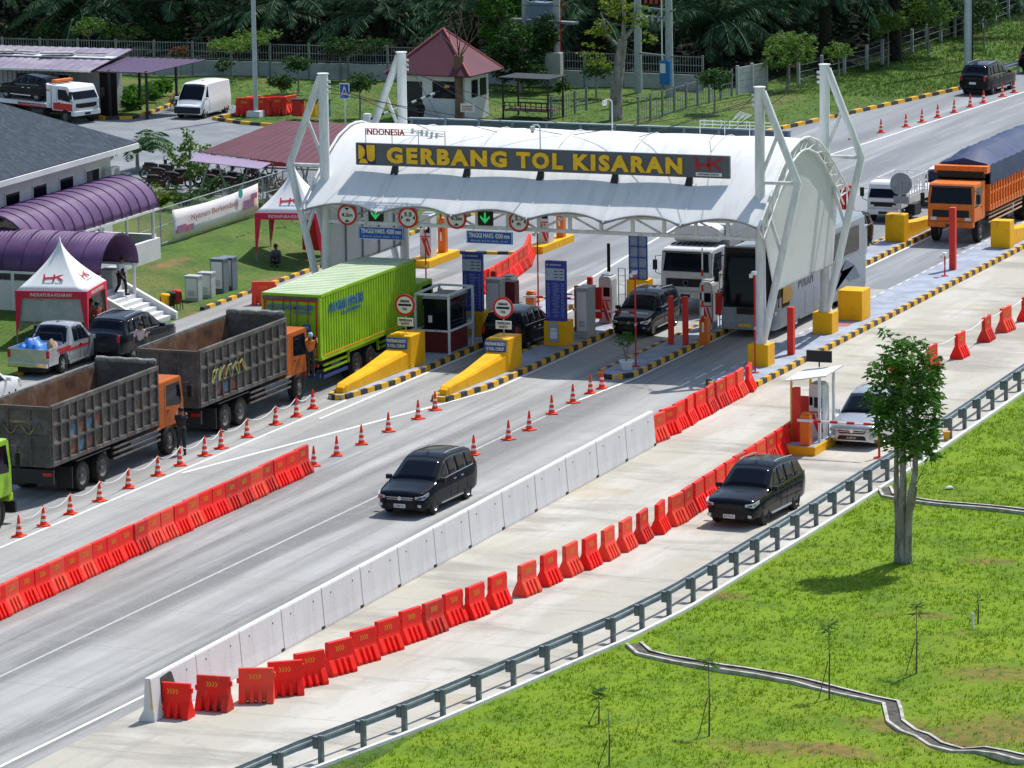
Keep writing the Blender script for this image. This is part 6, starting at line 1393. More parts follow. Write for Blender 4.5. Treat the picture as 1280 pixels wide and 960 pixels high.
def tent(name, label, cx_, cy_, rz, zc, apex, ftxt, drape=False, wid=3.0):
    t = thing(name, label, 'tent', (cx_, cy_, 0), rz); h = wid/2; rows = []; N = 8
    for side in range(4):
        rows = []; R_ = Matrix.Rotation(side*PI/2, 4, 'Z')
        for i in range(11):
            v = i/10; sc_ = (1-v)**1.55*(1-.0)+.0; z = zc+(apex-zc)*v; row = []
            for j in range(N+1): row.append(R_ @ Vector(((-1+2*j/N)*h*max(sc_, .012), -h*max(sc_, .012), z)))
            rows.append(row)
        b = MB(); b.grid(rows)
        if side == 0: c = b
        else: c.add(b.v, b.f)
    o = c.build('canopy', m_tentw, t, smooth=35); md = o.modifiers.new('s','SOLIDIFY'); md.thickness = .012
    b = MB()
    for side in range(4):
        M_ = Matrix.Rotation(side*PI/2, 4, 'Z'); b.box((0,-h,zc-.14), (wid+.02,.03,.30), M=M_)
        for s in (-1, 1): b.add([(s*h,-h-.012,zc-.26),(s*(h-.28),-h-.012,zc-.26),(s*(h-.10),-h-.012,zc-1.5),(s*h,-h-.012,zc-1.9),(s*h,-h+.012,zc-.26),(s*(h-.28),-h+.012,zc-.26),(s*(h-.10),-h+.012,zc-1.5),(s*h,-h+.012,zc-1.9)], [(0,1,2,3),(7,6,5,4),(0,1,5,4),(1,2,6,5),(2,3,7,6),(3,0,4,7)], 0, M_)
    b.build('valance', m_tentr, t)
    for sx in (-1, 1):
        for sy in (-1, 1):
            wx = cx_+math.cos(rz)*sx*h-math.sin(rz)*sy*h; wy = cy_+math.sin(rz)*sx*h+math.cos(rz)*sy*h; q = MB(); q.cyl((sx*(h-.02),sy*(h-.02),hgt(wx,wy)-.05), (sx*(h-.02),sy*(h-.02),zc), .03, n=8); q.build('leg', m_grey, t)
    for side in (0, 1):
        rot = (R(90),0,side*PI/2); c_ = Matrix.Rotation(side*PI/2, 4, 'Z') @ Vector((0,-h-.028,zc-.14)); fit('INDRAPURA-KISARAN', 1.75, .14, m_txtw, t, c_, rot, .003, .01)
        M_ = Matrix.Rotation(side*PI/2, 4, 'Z'); tl = math.atan2(apex-zc, h)*.62; pos = M_ @ Vector((0,-h*.66,zc+(apex-zc)*.22+.06)); hk_logo(t, pos, .95, m_txtr, (-(PI/2-tl-.10), 0, side*PI/2))
        pos = M_ @ Vector((0,-h*.79,zc+(apex-zc)*.135+.03)); fit('Hutama Karya', .8, .07, m_txtbl, t, pos, (tl+.1,0,side*PI/2), .003, 0)
    if drape:
        b = MB(); b.bb(-h+.06,h-.06,h-.03,h-.01,.55,zc-.2); b.bb(-h+.0,-h+.02,-h+.3,h,.55,zc-.2); b.bb(-h+.1,h-.15,-h+.10,-h+.12,1.05,zc-.28); b.build('side_curtain', m_curtain, t)
    return t
m_tentw = mat('white_tent_fabric', (.80,.81,.81), .6, col2=(.72,.74,.75), scale=.8); m_tentr = mat('crimson_valance', (.70,.02,.07), .6)
m_curtain = mat('translucent_curtain', (.55,.57,.58), .6); m_curtain.node_tree.nodes['Principled BSDF'].inputs['Alpha'].default_value = .62
tent('canopy_tent', 'white peaked tent with crimson valance at the foot of the white stairs', -21.35, 3.85, R(11), 2.3, 4.3, '', True)
tent('canopy_tent', 'white peaked tent with crimson valance on the grass beside the left canopy mast', -20.9, 26.0, R(12), 2.45, 4.5, '')
tent('canopy_tent', 'plain white tent top peeping out behind the left canopy mast', -21.9, 36.5, R(20), 2.9, 4.3, '', wid=2.6)
b = MB(); p = gpt(388, 322); b.box((p.x, p.y+.6, 1.3), (1.1,.5,2.0)); tag(b.build('red_cabinet', m_redp, bevel=.02), 'dark red cabinet standing under the tent beside the left mast', 'cabinet')
t = thing('folding_table', 'table with red-fronted cloth inside the near tent', 'table', (-21.3,3.2,.1), R(11)); b = MB(); b.box((0,0,.72), (1.9,.6,.04)); b.build('tabletop', m_white, t)
for s in (-1, 1): q = MB(); q.box((s*.85,0,.35), (.05,.5,.70)); q.build('leg', m_dark, t)
b = MB(); b.box((-.55,-.31,.42), (.35,.02,.55)); b.box((.2,-.31,.42), (.35,.02,.55)); b.build('red_placard', m_redp, t)
p = gpt(240, 377)
c1 = cabinet(p.x, p.y+.2, 1.05, .62, .45, 'left small pale electrical cabinet on the grass verge'); c1.location.z = p.z
c2 = cabinet(p.x+.15, p.y+1.2, 1.05, .62, .45, 'middle small pale electrical cabinet on the grass verge'); c2.location.z = p.z
c3 = cabinet(p.x+.1, p.y+2.6, 1.45, .62, .55, 'tall blue-grey electrical cabinet on the verge, next to the pale ones', m=m_bluegrey); c3.location.z = p.z
c4 = cabinet(p.x+.15, p.y+3.4, 1.40, .62, .55, 'last tall blue-grey electrical cabinet on the verge, nearest the truck', m=m_bluegrey); c4.location.z = p.z
p = gpt(205, 393)
for k, (m_, nm) in enumerate(((m_yellowb,'yellow'),(m_blk,'black'),(m_redp,'red'))):
    t = thing('litter_bin', nm+' bin of the three-bin stand on the grass by the kerb', 'bin', (p.x+.0, p.y+.15+k*.55, p.z), 0, 'three-bin stand'); b = MB(); b.lathe([(.13,.25),(.20,.75),(.22,.80),(.18,.86),(0,.88)], n=16); b.build('tub', m_, t, smooth=40)
    b = MB()
    for s in (-1, 1): b.cyl((s*.22,-.15,0), (s*.22,0,.75), .02, n=6); b.cyl((s*.22,.15,0), (s*.22,0,.75), .02, n=6)
    b.build('stand', m_dark, t)

# banner fence
t = thing('mesh_fence', 'grey pipe and mesh fence along the top of the left slope, carrying the banner', 'fence'); FP = [(-26.5,21.5),(-26.5,36),(-26.2,44)]; b = MB(); wire = MB(); P = path_pts(FP, 2.2)
for (x, y, a) in P: q = MB(); q.cyl((x,y,hgt(x,y)-.05), (x,y,hgt(x,y)+1.75), .035, n=8); q.build('post', m_galv, t)
for (x0, y0_, a), (x1, y1_, _) in zip(P[:-1], P[1:]):
    h0, h1 = hgt(x0,y0_), hgt(x1,y1_)
    for z in (1.72,.95,.15): b.cyl((x0,y0_,h0+z), (x1,y1_,h1+z), .022, n=6)
    for k in range(14):
        u = k/14; wire.box((x0+(x1-x0)*u, y0_+(y1_-y0_)*u, h0+(h1-h0)*u+.93), (.008,.008,1.55))
    for k in range(9):
        z = .25+k*.18; wire.cyl((x0,y0_,h0+z), (x1,y1_,h1+z), .005, n=3)
b.build('rail', m_galv, t); wire.build('mesh', m_galv, t)
t = thing('fence_banner', 'white printed banner tied to the fence on the left slope', 'banner', (-26.42, 29.3, -.7)); rows = []
for i in range(25):
    y = -4.6+9.2*i/24; s_ = .06*math.sin(i*.9); sag = -.14*(1-((i-12)/12)**2); rows.append([(.04+s_*.2,y,1.72+k*1.33+sag*(k*.7+.3)) for k in (0,.33,.66,1)])
b = MB(); b.grid(rows); o = b.build('sheet', m_banner if False else mat('white_banner_print', (.70,.66,.70), .6, col2=(.72,.45,.42), scale=.35, lo=.55, hi=.75), t, smooth=60); md = o.modifiers.new('s','SOLIDIFY'); md.thickness = .01
fit('Nyaman Berkendara', 5.0, .34, mat('brown_script', (.35,.12,.10), .6), t, (.13,-.3,2.42), (R(90),0,R(90)), .003, .0)
b = MB()
for (y, z, w_, h_) in ((-3.8,2.1,.9,.35),(-2.9,2.05,.7,.28),(3.4,2.25,1.1,.4),(4.0,2.55,.6,.25)): b.box((.12,y,z), (.02,w_,h_))
each(b, 'printed_cars', mat('banner_blue_red', (.12,.16,.38), .6, col2=(.5,.1,.1), scale=3), t)
b = MB(); b.lathe([(0,0),(.22,0),(.22,.02)], n=16, M=Matrix.Translation((.12,2.5,2.85)) @ Matrix.Rotation(R(90),4,'Y')); b.build('printed_emblem', mat('teal_emblem', (.05,.4,.36), .6), t)

# motorcycle parking roof, bikes
t = thing('parking_shelter', 'low maroon pitched roof on leaning posts over parked motorcycles', 'shelter'); A = at(249,190,2.9); B_ = at(396,209,2.9); C_ = at(456,157,4.0); D_ = at(350,151,4.0); rows = []
for i in range(31):
    u = i/30; a = A.lerp(B_, u); d = D_.lerp(C_, u); z = .03 if i % 2 else 0; rows.append([a+Vector((0,0,z)), a.lerp(d,.5)+Vector((0,0,z)), d+Vector((0,0,z))])
b = MB(); b.slab(rows, .04); b.build('roof_sheet', m_maroon, t); rows = []
dn = (A-D_).normalized()
for i in range(31):
    u = i/30; d = D_.lerp(C_, u); z = .03 if i % 2 else 0; e = d+Vector((-(A-D_).x*0+1.0, 5.0, -1.0)); rows.append([d+Vector((0,.02,z)), e+Vector((0,0,z))])
b = MB(); b.slab(rows, .04); b.build('roof_sheet', m_maroon, t)
m_lilac = mat('lilac_translucent_sheet', (.30,.22,.34), .5)
E_ = A+Vector((.5,-2.2,-.12)); F_ = A.lerp(B_, .62)+Vector((.3,-1.9,-.1)); b = MB(); b.slab([[E_,F_],[A+Vector((0,0,-.06)),A.lerp(B_,.62)+Vector((0,0,-.06))]], .03); b.build('lower_sheet', m_lilac, t)
for (u, v) in ((.05,.1),(.4,.1),(.8,.1),(.1,.9),(.5,.9),(.9,.9)):
    q = A.lerp(B_, u).lerp(D_.lerp(C_, u), v); s = .9; b = MB()
    for sgn in (-1, 1): b.cyl((q.x+sgn*s, q.y, hgt(q.x, q.y)), (q.x, q.y, q.z-.05), .05, n=8)
    b.build('leaning_post', m_galv, t)
b = MB(); p = gpt(318, 222); b.box((p.x+.4,p.y+4,p.z+.9), (6.5,.1,1.0)); o = tag(b.build('teal_hoarding', mat('teal_board', (.12,.42,.36), .6)), 'teal board behind the parked motorcycles under the maroon roof', 'board')
b = MB(); b.box((p.x+1.0,p.y+3.6,p.z+.35), (5.0,.1,.5)); tag(b.build('red_hoarding', m_redp), 'low red board below the teal board by the motorcycles', 'board')
def bike_proto():
    t = thing('motorcycle', 'm', 'motorcycle')
    for x in (-.62,.62):
        b = MB(); M_ = Matrix.Translation((x,0,.29)) @ Matrix.Rotation(R(90),4,'X'); b.lathe([(.20,-.05),(.27,-.04),(.27,.04),(.20,.05)], n=18, M=M_, cap=False); b.cyl((x,-.02,.29),(x,.02,.29),.06,n=10); b.build('wheel', m_tyre, t)
    b = MB(); b.tube([(-.62,0,.29),(-.45,0,.62),(-.1,0,.68),(.15,0,.42),(.42,0,.80),(.62,0,.29)], [.04,.10,.11,.10,.08,.03], 8); b.box((0,0,.40), (.62,.28,.34)); b.box((-.45,0,.62), (.5,.26,.22)); b.build('frame', m_bike, t, smooth=50)
    b = MB(); b.tube([(-.62,0,.80),(-.2,0,.76),(.08,0,.70)], [.09,.12,.08], 8); b.build('seat', m_blk, t, smooth=50)
    b = MB(); b.tube([(.36,-.32,1.0),(.42,0,.98),(.36,.32,1.0)], .022, 6); b.box((.46,0,.88), (.16,.24,.2)); b.box((.40,-.3,1.12), (.03,.12,.09)); b.box((.40,.3,1.12), (.03,.12,.09)); b.build('handlebar', m_dark, t); return t
m_bike = mat('dark_red_bike_paint', (.10,.015,.02), .3, col2=(.02,.02,.025), scale=2, coat=.6)
bk = bike_proto(); pl_ = [(196,224),(205,231),(214,227),(222,236),(200,240),(234,232),(262,232),(270,240),(280,232),(292,242),(300,236),(312,240),(322,230),(334,238)]
for i, (a, c_) in enumerate(pl_):
    p = gpt(a, c_); lab = ORD[i]+' motorcycle from the left among those parked around the maroon shelter'
    if i == 0: bk.location = (p.x, p.y, p.z+.01); bk.rotation_euler = (0,0,.4); tag(bk, lab, None, 'parked motorcycles')
    else: dup(bk, (p.x, p.y, p.z+.01), random.uniform(.1,.7), lab, 'parked motorcycles')

# ---------------- yard: office, guard house, lamp ----------------
t = thing('container_office', 'white container office with lilac front awning and purple side canopy', 'office building'); b = MB(); X0, X1, Y0, Y1 = -64.0, -54.3, 73.0, 76.0; b.bb(X0,X1,Y0,Y1,.0,2.7)
for k in range(34): x = X0+.15+k*.29; b.box((x,Y0-.02,1.35), (.14,.06,2.5))
b.build('wall', m_wallgr2, t); b = MB(); rows = [[(X0-.6+(X1-X0+1.0)*i/40, Y0-1.7, 2.72+.03*(i % 2)), (X0-.6+(X1-X0+1.0)*i/40, Y1+.6, 3.35+.03*(i % 2))] for i in range(41)]; b.slab(rows, .04); b.build('awning', mat('lilac_awning', (.17,.135,.21), .6, col2=(.28,.25,.31), scale=.5), t)
b = MB(); b.box(((X0+X1)/2-.1,Y0-1.72,2.68), (X1-X0+1.0,.06,.12)); b.box(((X0+X1)/2-.1,Y0+1.2,3.12), (X1-X0+1.1,.7,.06)); b.build('white_edge', m_white, t)
b = MB(); rows = [[(X1-.3+4.0*i/24, Y0-1.2, 2.62+.03*(i % 2)), (X1-.3+5.6*i/24, Y0+3.0, 2.95+.03*(i % 2))] for i in range(25)]; b.slab(rows, .04); b.build('side_canopy', mat('deep_purple_sheet', (.06,.03,.09), .6), t)
for x in (X1+1.2, X1+3.5):
    for y in (Y0-1.0, Y0+2.8): q = MB(); q.box((x,y,1.35), (.12,.12,2.7)); q.build('post', m_dark, t)
for x in (X0+2.4, X0+7.6): f = MB(); f.box((x,Y0-.05,1.75), (.75,.08,1.1)); f = f.build('window', m_white, t); q = MB(); q.box((x,Y0-.10,1.75), (.6,.02,.95)); q.build('pane', m_glass, f)
b = MB(); b.box((X0+5.2,Y0-.06,1.15), (1.15,.08,2.2)); b.build('door', m_blk, t); b = MB(); b.box((X1+.55,Y0+.1,1.2), (1.1,.1,2.4)); b.build('dark_partition', m_blk, t); b = MB(); b.box((X0+3.8,Y0-1.2,2.45), (.5,.05,.2)); b.build('name_plate', m_white, t)
b = MB()
for (x, y, w_, l_, r_) in ((X0+2.6,Y0+1.4,.9,2.4,.1),(X0+4.4,Y0+1.5,.5,1.6,-.2),(X0+6.6,Y0+1.3,.9,1.9,.25),(X0+8.6,Y0+1.5,.3,1.8,.05)): b.box((x,y,3.32), (l_,w_,.07), rz=r_)
tag(b.build('roof_scrap', mat('weathered_sheets', (.40,.39,.40), .8, col2=(.2,.18,.18))), 'loose weathered sheets lying on the container office roof', 'scrap sheets')
t = thing('guard_house', 'small white guard house with maroon pyramid roof and dark windows', 'guard house', (-34.85, 76.9, 0), R(-4)); b = MB(); b.bb(-2.0,2.0,-1.45,1.45,0,2.75); b.build('wall', m_wall, t)
b = MB(); rr = 2.62; z0_, z1_ = 2.62, 4.95; b.add([(-rr,-rr+.5,z0_),(rr,-rr+.5,z0_),(rr,rr-.5,z0_),(-rr,rr-.5,z0_),(0,0,z1_)], [(0,1,4),(1,2,4),(2,3,4),(3,0,4)]); rf = b.build('roof', m_maroon, t); md = rf.modifiers.new('s','SOLIDIFY'); md.thickness = .08
b = MB()
for (x, y) in ((-rr,-rr+.5),(rr,-rr+.5),(rr,rr-.5),(-rr,rr-.5)): b.cyl((x,y,z0_+.03), (0,0,z1_+.04), .05, n=6)
b.build('ridge_cap', m_txtr if False else mat('faded_red_ridge', (.45,.12,.12), .6), rf)
for (x, y, w_, d_) in ((.75,-1.46,1.5,.04),(2.01,-.3,.04,.75),(2.01,.75,.04,.75)): q = MB(); q.box((x,y,1.75), (w_ if w_ > .1 else .05, d_ if d_ > .1 else .05, .95)); q.build('window', m_glass, t)
b = MB(); b.box((-1.15,-1.46,1.15), (1.0,.05,2.0)); b.build('doorway', m_dark, t); b = MB(); b.box((.9,-1.49,1.95), (.3,.02,.15)); b.build('notice', m_yellow, t)
t = thing('road_barrier', 'black and white striped barrier boom raised at a slant before the guard house', 'barrier boom', (at(470,163).x, at(470,163).y, 0)); a = at(478,156,1.0); c = at(543,128,2.6); b = MB(); w2 = MB()
a = Vector((-.6,0,.5)); c = Vector((3.3,1.2,2.1)); 
for k in range(16):
    p0 = a.lerp(c, k/16); p1 = a.lerp(c, (k+1)/16-.002); (b if k % 2 else w2).cyl(p0, p1, .06, n=8)
each(b, 'black_band', m_blk, t); each(w2, 'white_band', m_white, t); b = MB(); b.box((-.5,0,.45), (.35,.35,.9)); b.build('housing', m_white, t)
t = thing('barred_sign', 'small white notice board on a post in front of the guard house', 'notice', (at(585,160).x, at(585,160).y, 0)); b = MB(); b.cyl((0,0,0),(0,0,1.0),.03,n=6); b.build('post', m_galv, t); b = MB(); b.box((0,-.04,1.1), (.8,.03,.45)); b.build('board', m_white, t); b = MB()
for z in (1.0,1.1,1.2): b.box((0,-.06,z), (.6,.01,.04))
b.build('red_lines', m_redp, t)
def pole_thing(name, label, cat, px, py, h, r, m=m_steelw, block=True):
    p = gpt(px, py); t = thing(name, label, cat, (p.x, p.y, p.z)); b = MB(); b.cyl((0,0,0), (0,0,h), r, r*.8, 14); b.build('pole', m, t, smooth=40)
    if block: b = MB(); b.box((0,0,.18), (.85,.85,.36), top=.9); b.build('footing', m_conc, t, bevel=.03)
    return t
m_polegr = mat('light_grey_pole', (.42,.48,.52), .45, .2)
pole_thing('lamp_post', 'tall grey lamp post rising out of the heap of red barriers', 'lamp post', 320, 146, 12, .14, m_polegr)
t = pole_thing('power_pole', 'thick white pole with black cable at the top right behind the far SUV', 'utility pole', 1210, 88, 14, .24, mat('white_concrete_pole', (.55,.60,.62), .7), False)
b = MB(); b.cyl((.30,-.1,0), (.28,-.1,13), .05, n=6); b.build('cable', m_blk, t)
p = gpt(432, 157); t = thing('pedestrian_sign', 'blue pedestrian crossing sign on a white post', 'road sign', (p.x,p.y,p.z)); b = MB(); b.cyl((0,0,0),(0,0,1.5),.05,n=8); b.build('post', m_white, t); b = MB(); b.box((0,-.05,1.92), (.58,.03,.85)); b.build('border', m_white, t); b = MB(); b.box((0,-.07,1.98), (.50,.01,.62)); b.box((0,-.07,1.58), (.50,.01,.1)); b.build('blue_face', m_signbl, t)
b = MB(); plate(b, [(-.20,1.72),(.20,1.72),(0,2.22)], -.085, .008); b.build('white_triangle', m_white, t); b = MB(); plate(b, [(-.03,2.0),(.03,2.0),(.04,1.9),(.09,1.76),(.05,1.76),(0,1.86),(-.07,1.76),(-.1,1.76),(-.03,1.9)], -.095, .008); b.build('walking_figure', m_txtb, t)
# gazebo
p = at(660, 150); t = thing('gazebo', 'black framed open shelter with slatted bench beyond the retaining wall', 'gazebo', (p.x,p.y+.8,0), R(-6)); b = MB()
for x in (-1.4,1.4):
    for y in (-.9,.9): b.box((x,y,1.15), (.08,.08,2.3))
b.box((0,0,2.32), (3.2,2.2,.06)); b.build('frame', m_dark, t); b = MB(); b.box((0,0,.5), (2.8,1.8,.06)); b.build('platform', m_wood, t); b = MB()
for y in (-.9,.9): b.box((0,y,.95), (2.8,.04,.05)); b.box((0,y,.75), (2.8,.04,.04))
for k in range(9): b.box((-1.3+k*.325,-.9,.75), (.04,.04,.4))
b.build('railing', m_dark, t)
# retaining wall
t = thing('retaining_wall', 'long blue-grey boarded wall with pale cap behind the canopy', 'wall'); b = MB(); b.bb(-33.2,-11.7,68.0,68.2,0,1.05); b.build('panel', m_bluegrey, t); b = MB(); b.bb(-33.25,-11.65,67.95,68.25,1.05,1.13)
for k in range(12): b.bb(-33.1+k*1.94,-32.95+k*1.94,67.93,68.0,0,1.05)
b.build('cap_and_ribs', mat('pale_blue_cap', (.30,.36,.41), .6), t)
# back fence: low wall, mesh and posts
def mesh_fence(name, label, pts, h, wall_h, step=2.5, wm=m_wallgr, vbars=.16, base=True):
    t = thing(name, label, 'fence'); P = path_pts(pts, step); w_ = MB(); bars = MB()
    for i in range(len(P)-1):
        (x0, y0_, a), (x1, y1_, _) = P[i], P[i+1]; l = math.hypot(x1-x0, y1_-y0_); an = math.atan2(y1_-y0_, x1-x0)
        if base: w_.box(((x0+x1)/2,(y0_+y1_)/2,wall_h/2), (l-.12,.1,wall_h), rz=an)
        nb = int(l/vbars)
        for k in range(nb): u = (k+.5)/nb; bars.box((x0+(x1-x0)*u, y0_+(y1_-y0_)*u, (h+wall_h)/2), (.022,.022,h-wall_h), rz=an)
        for z in (wall_h+.12, (h+wall_h)/2, h-.06): bars.box(((x0+x1)/2,(y0_+y1_)/2,z), (l,.03,.035), rz=an)
    if base: w_.build('low_wall', wm, t)
    bars.build('mesh_panel', m_galvl, t)
    for (x, y, a) in P: q = MB(); q.box((x,y,(h+.05)/2), (.10,.10,h+.05)); q.build('post', m_galvl, t)
    return t
m_galvl = mat('pale_galvanised_wire', (.19,.22,.235), .6)
mesh_fence('boundary_fence', 'long grey mesh boundary fence on a low grey wall in front of the palms', [(-95,90.5),(-70,91.4),(-45,92.6),(-34,92.6),(-23.0,91.9)], 2.05, .95)
a = at(689,150); c = at(742,136); mesh_fence('wire_fence', 'short thin wire fence right of the gazebo', [a[:2], c[:2]], 1.25, .1, 1.5, vbars=.3, base=False)
a = at(798,156); c = at(920,119); mesh_fence('wire_fence', 'thin wire fence climbing the grass towards the white precast fence', [a[:2], c[:2]], 1.5, .1, 1.7, vbars=.3, base=False)
a = at(922,119); c = at(958,112); t = thing('precast_fence', 'white precast slab fence standing at the end of the boundary fence', 'fence'); b = MB()
for k in range(3): 
    u = k/2; q = MB(); q.box((a.x+(c.x-a.x)*u, a.y+(c.y-a.y)*u, .85), (.16,.16,1.7)); q.build('post', m_wallgr2, t)
an = math.atan2(c.y-a.y, c.x-a.x)
for k in range(4): b.box(((a.x+c.x)/2,(a.y+c.y)/2,.22+k*.39), ((c-a).length,.08,.37), rz=an)
b.build('slab_panel', m_wallgr2, t)
t = thing('post_fence', 'row of weathered fence posts with wires along the dark wood at top right', 'fence'); b = MB(); P = path_pts([(-20.6,96),(-19.3,105),(-19.3,140)], 3.0)
for i, (x, y, a) in enumerate(P): q = MB(); q.box((x,y,.75), (.16,.16,1.5)); q.build('post', m_wallgr, t)
for (x0,y0_,a),(x1,y1_,_) in zip(P[:-1],P[1:]):
    for z in (.4,.8,1.2): b.cyl((x0,y0_,z),(x1,y1_,z),.012,n=4)
b.build('wire', m_galv, t)
t = thing('guard_rail', 'distant guard rail along the far kerb at the right edge beyond the SUV', 'guard rail'); P2 = [(-10.9,99.5),(-10.1,104),(-8.5,125)]; wbeam([(x, y) for x, y, a in path_pts(P2, 2)], 0, .65, t)
for x, y, a in path_pts(P2, 2): q = MB(); q.box((x-.15,y,.4), (.12,.12,.8)); q.build('post', m_galv, t)
# transformer poles
def twin(px0, px1, py, label, kind):
    a, c = at(px0, py), at(px1, py+(5 if kind else 3)); t = thing('transformer_poles', label, 'utility poles'); m_ = mat('pale_concrete_pole', (.40,.43,.42), .8, col2=(.3,.33,.32)) if not kind else m_polegr2
    for p in (a, c): q = MB(); q.cyl((p.x,p.y,0), (p.x,p.y,10), .24, .17, 12); q.build('pole', m_, t, smooth=40)
    L_ = (c-a); an = math.atan2(L_.y, L_.x); mid = (a+c)/2; l = L_.length
    def zof(py_): return at(px0, py_, Y=a.y).z
    b = MB()
    if not kind:
        z = zof(25); b.box((mid.x+.2,mid.y,z), (l+2.4,.5,.14), rz=an)
        for s in (-1, 1): b.cyl((mid.x+s*.6*l*.5+s*.2,mid.y,z-1.1+.2), (mid.x+s*(l*.5+.6),mid.y,z-.05), .04, n=6)
        b.build('platform', m_galvl, t); q = MB(); q.box((mid.x,mid.y,z+.62), (1.25,.8,1.0), rz=an); q.cyl((mid.x-.4,mid.y,z+1.1),(mid.x-.4,mid.y,z+1.4),.06,n=8); q.cyl((mid.x+.3,mid.y,z+1.1),(mid.x+.3,mid.y,z+1.4),.06,n=8); q.build('transformer', mat('blue_grey_transformer', (.14,.2,.28), .5), t, bevel=.03)
        z = zof(92); q = MB(); q.box((c.x-.05,c.y-.35,z+.75), (.95,.5,1.3)); q.build('switch_box', mat('beige_box', (.45,.47,.42), .6), t, bevel=.02)
        q = MB(); q.tube([(c.x+.3,c.y-.2,z+1.3),(c.x+.3,c.y-.2,z+3.2),(c.x+.7,c.y-.2,z+5.5)], .035, 6); q.build('red_conduit', m_redp, t)
    else:
        for py_, w_ in ((9,.12),(66,.1)): z = zof(py_); b.box((mid.x,mid.y,z), (l+.6,.12,w_), rz=an)
        z = zof(24); b.box((c.x-.9,c.y,z+.3), (1.9,.12,.1), rz=an); b.cyl((c.x-1.0,c.y,z), (c.x,c.y,z+1.4), .04, n=6); each(b, 'cross_arm', m_galvl, t)
        q = MB()
        for k in range(5): q.cyl((c.x-1.7+k*.36,c.y,z+.05), (c.x-1.7+k*.36,c.y,z+.32), .09, n=8)
        q.build('insulator', m_wallgr2, t); q = MB(); zz_ = zof(4)
        for k in range(5): q.cyl((a.x+.5+k*.33,a.y,zz_), (a.x+.5+k*.33,a.y,zz_+.35), .10, n=8)
        q.build('red_insulator', mat('rust_red_insulator', (.4,.06,.04), .5), t); z = zof(98); q = MB(); q.box((c.x-.1,c.y-.35,z+.6), (.62,.35,1.35)); q.build('meter_box', mat('bright_blue_box', (.02,.16,.42), .5), t, bevel=.02); q = MB(); q.box((c.x-.2,c.y-.54,z+.85), (.32,.02,.55)); q.build('meter_window', m_white, t)
        q = MB(); q.cyl((c.x-.32,c.y-.3,z+1.2), (c.x-.32,c.y-.3,z+5), .045, n=6); q.build('white_conduit', m_white, t)
    return t
m_polegr2 = mat('bluish_concrete_pole', (.36,.42,.42), .8)
twin(658, 697, 108, 'pair of concrete poles carrying a blue-grey transformer platform, above the gazebo', 0)
twin(798, 837, 118, 'pair of concrete poles with cross-arms, red insulators and a blue meter box', 1)
b = MB()
for z, yy in ((4.9, 92.5), (4.2, 92.2)): b.tube([(-70, yy+3, z+.3), (-50, yy, z-.2), (-30, yy-2, z)], .02, 4)
tag(b.build('overhead_cable', m_blk), 'thin overhead cable crossing in front of the dark palms', 'cable')

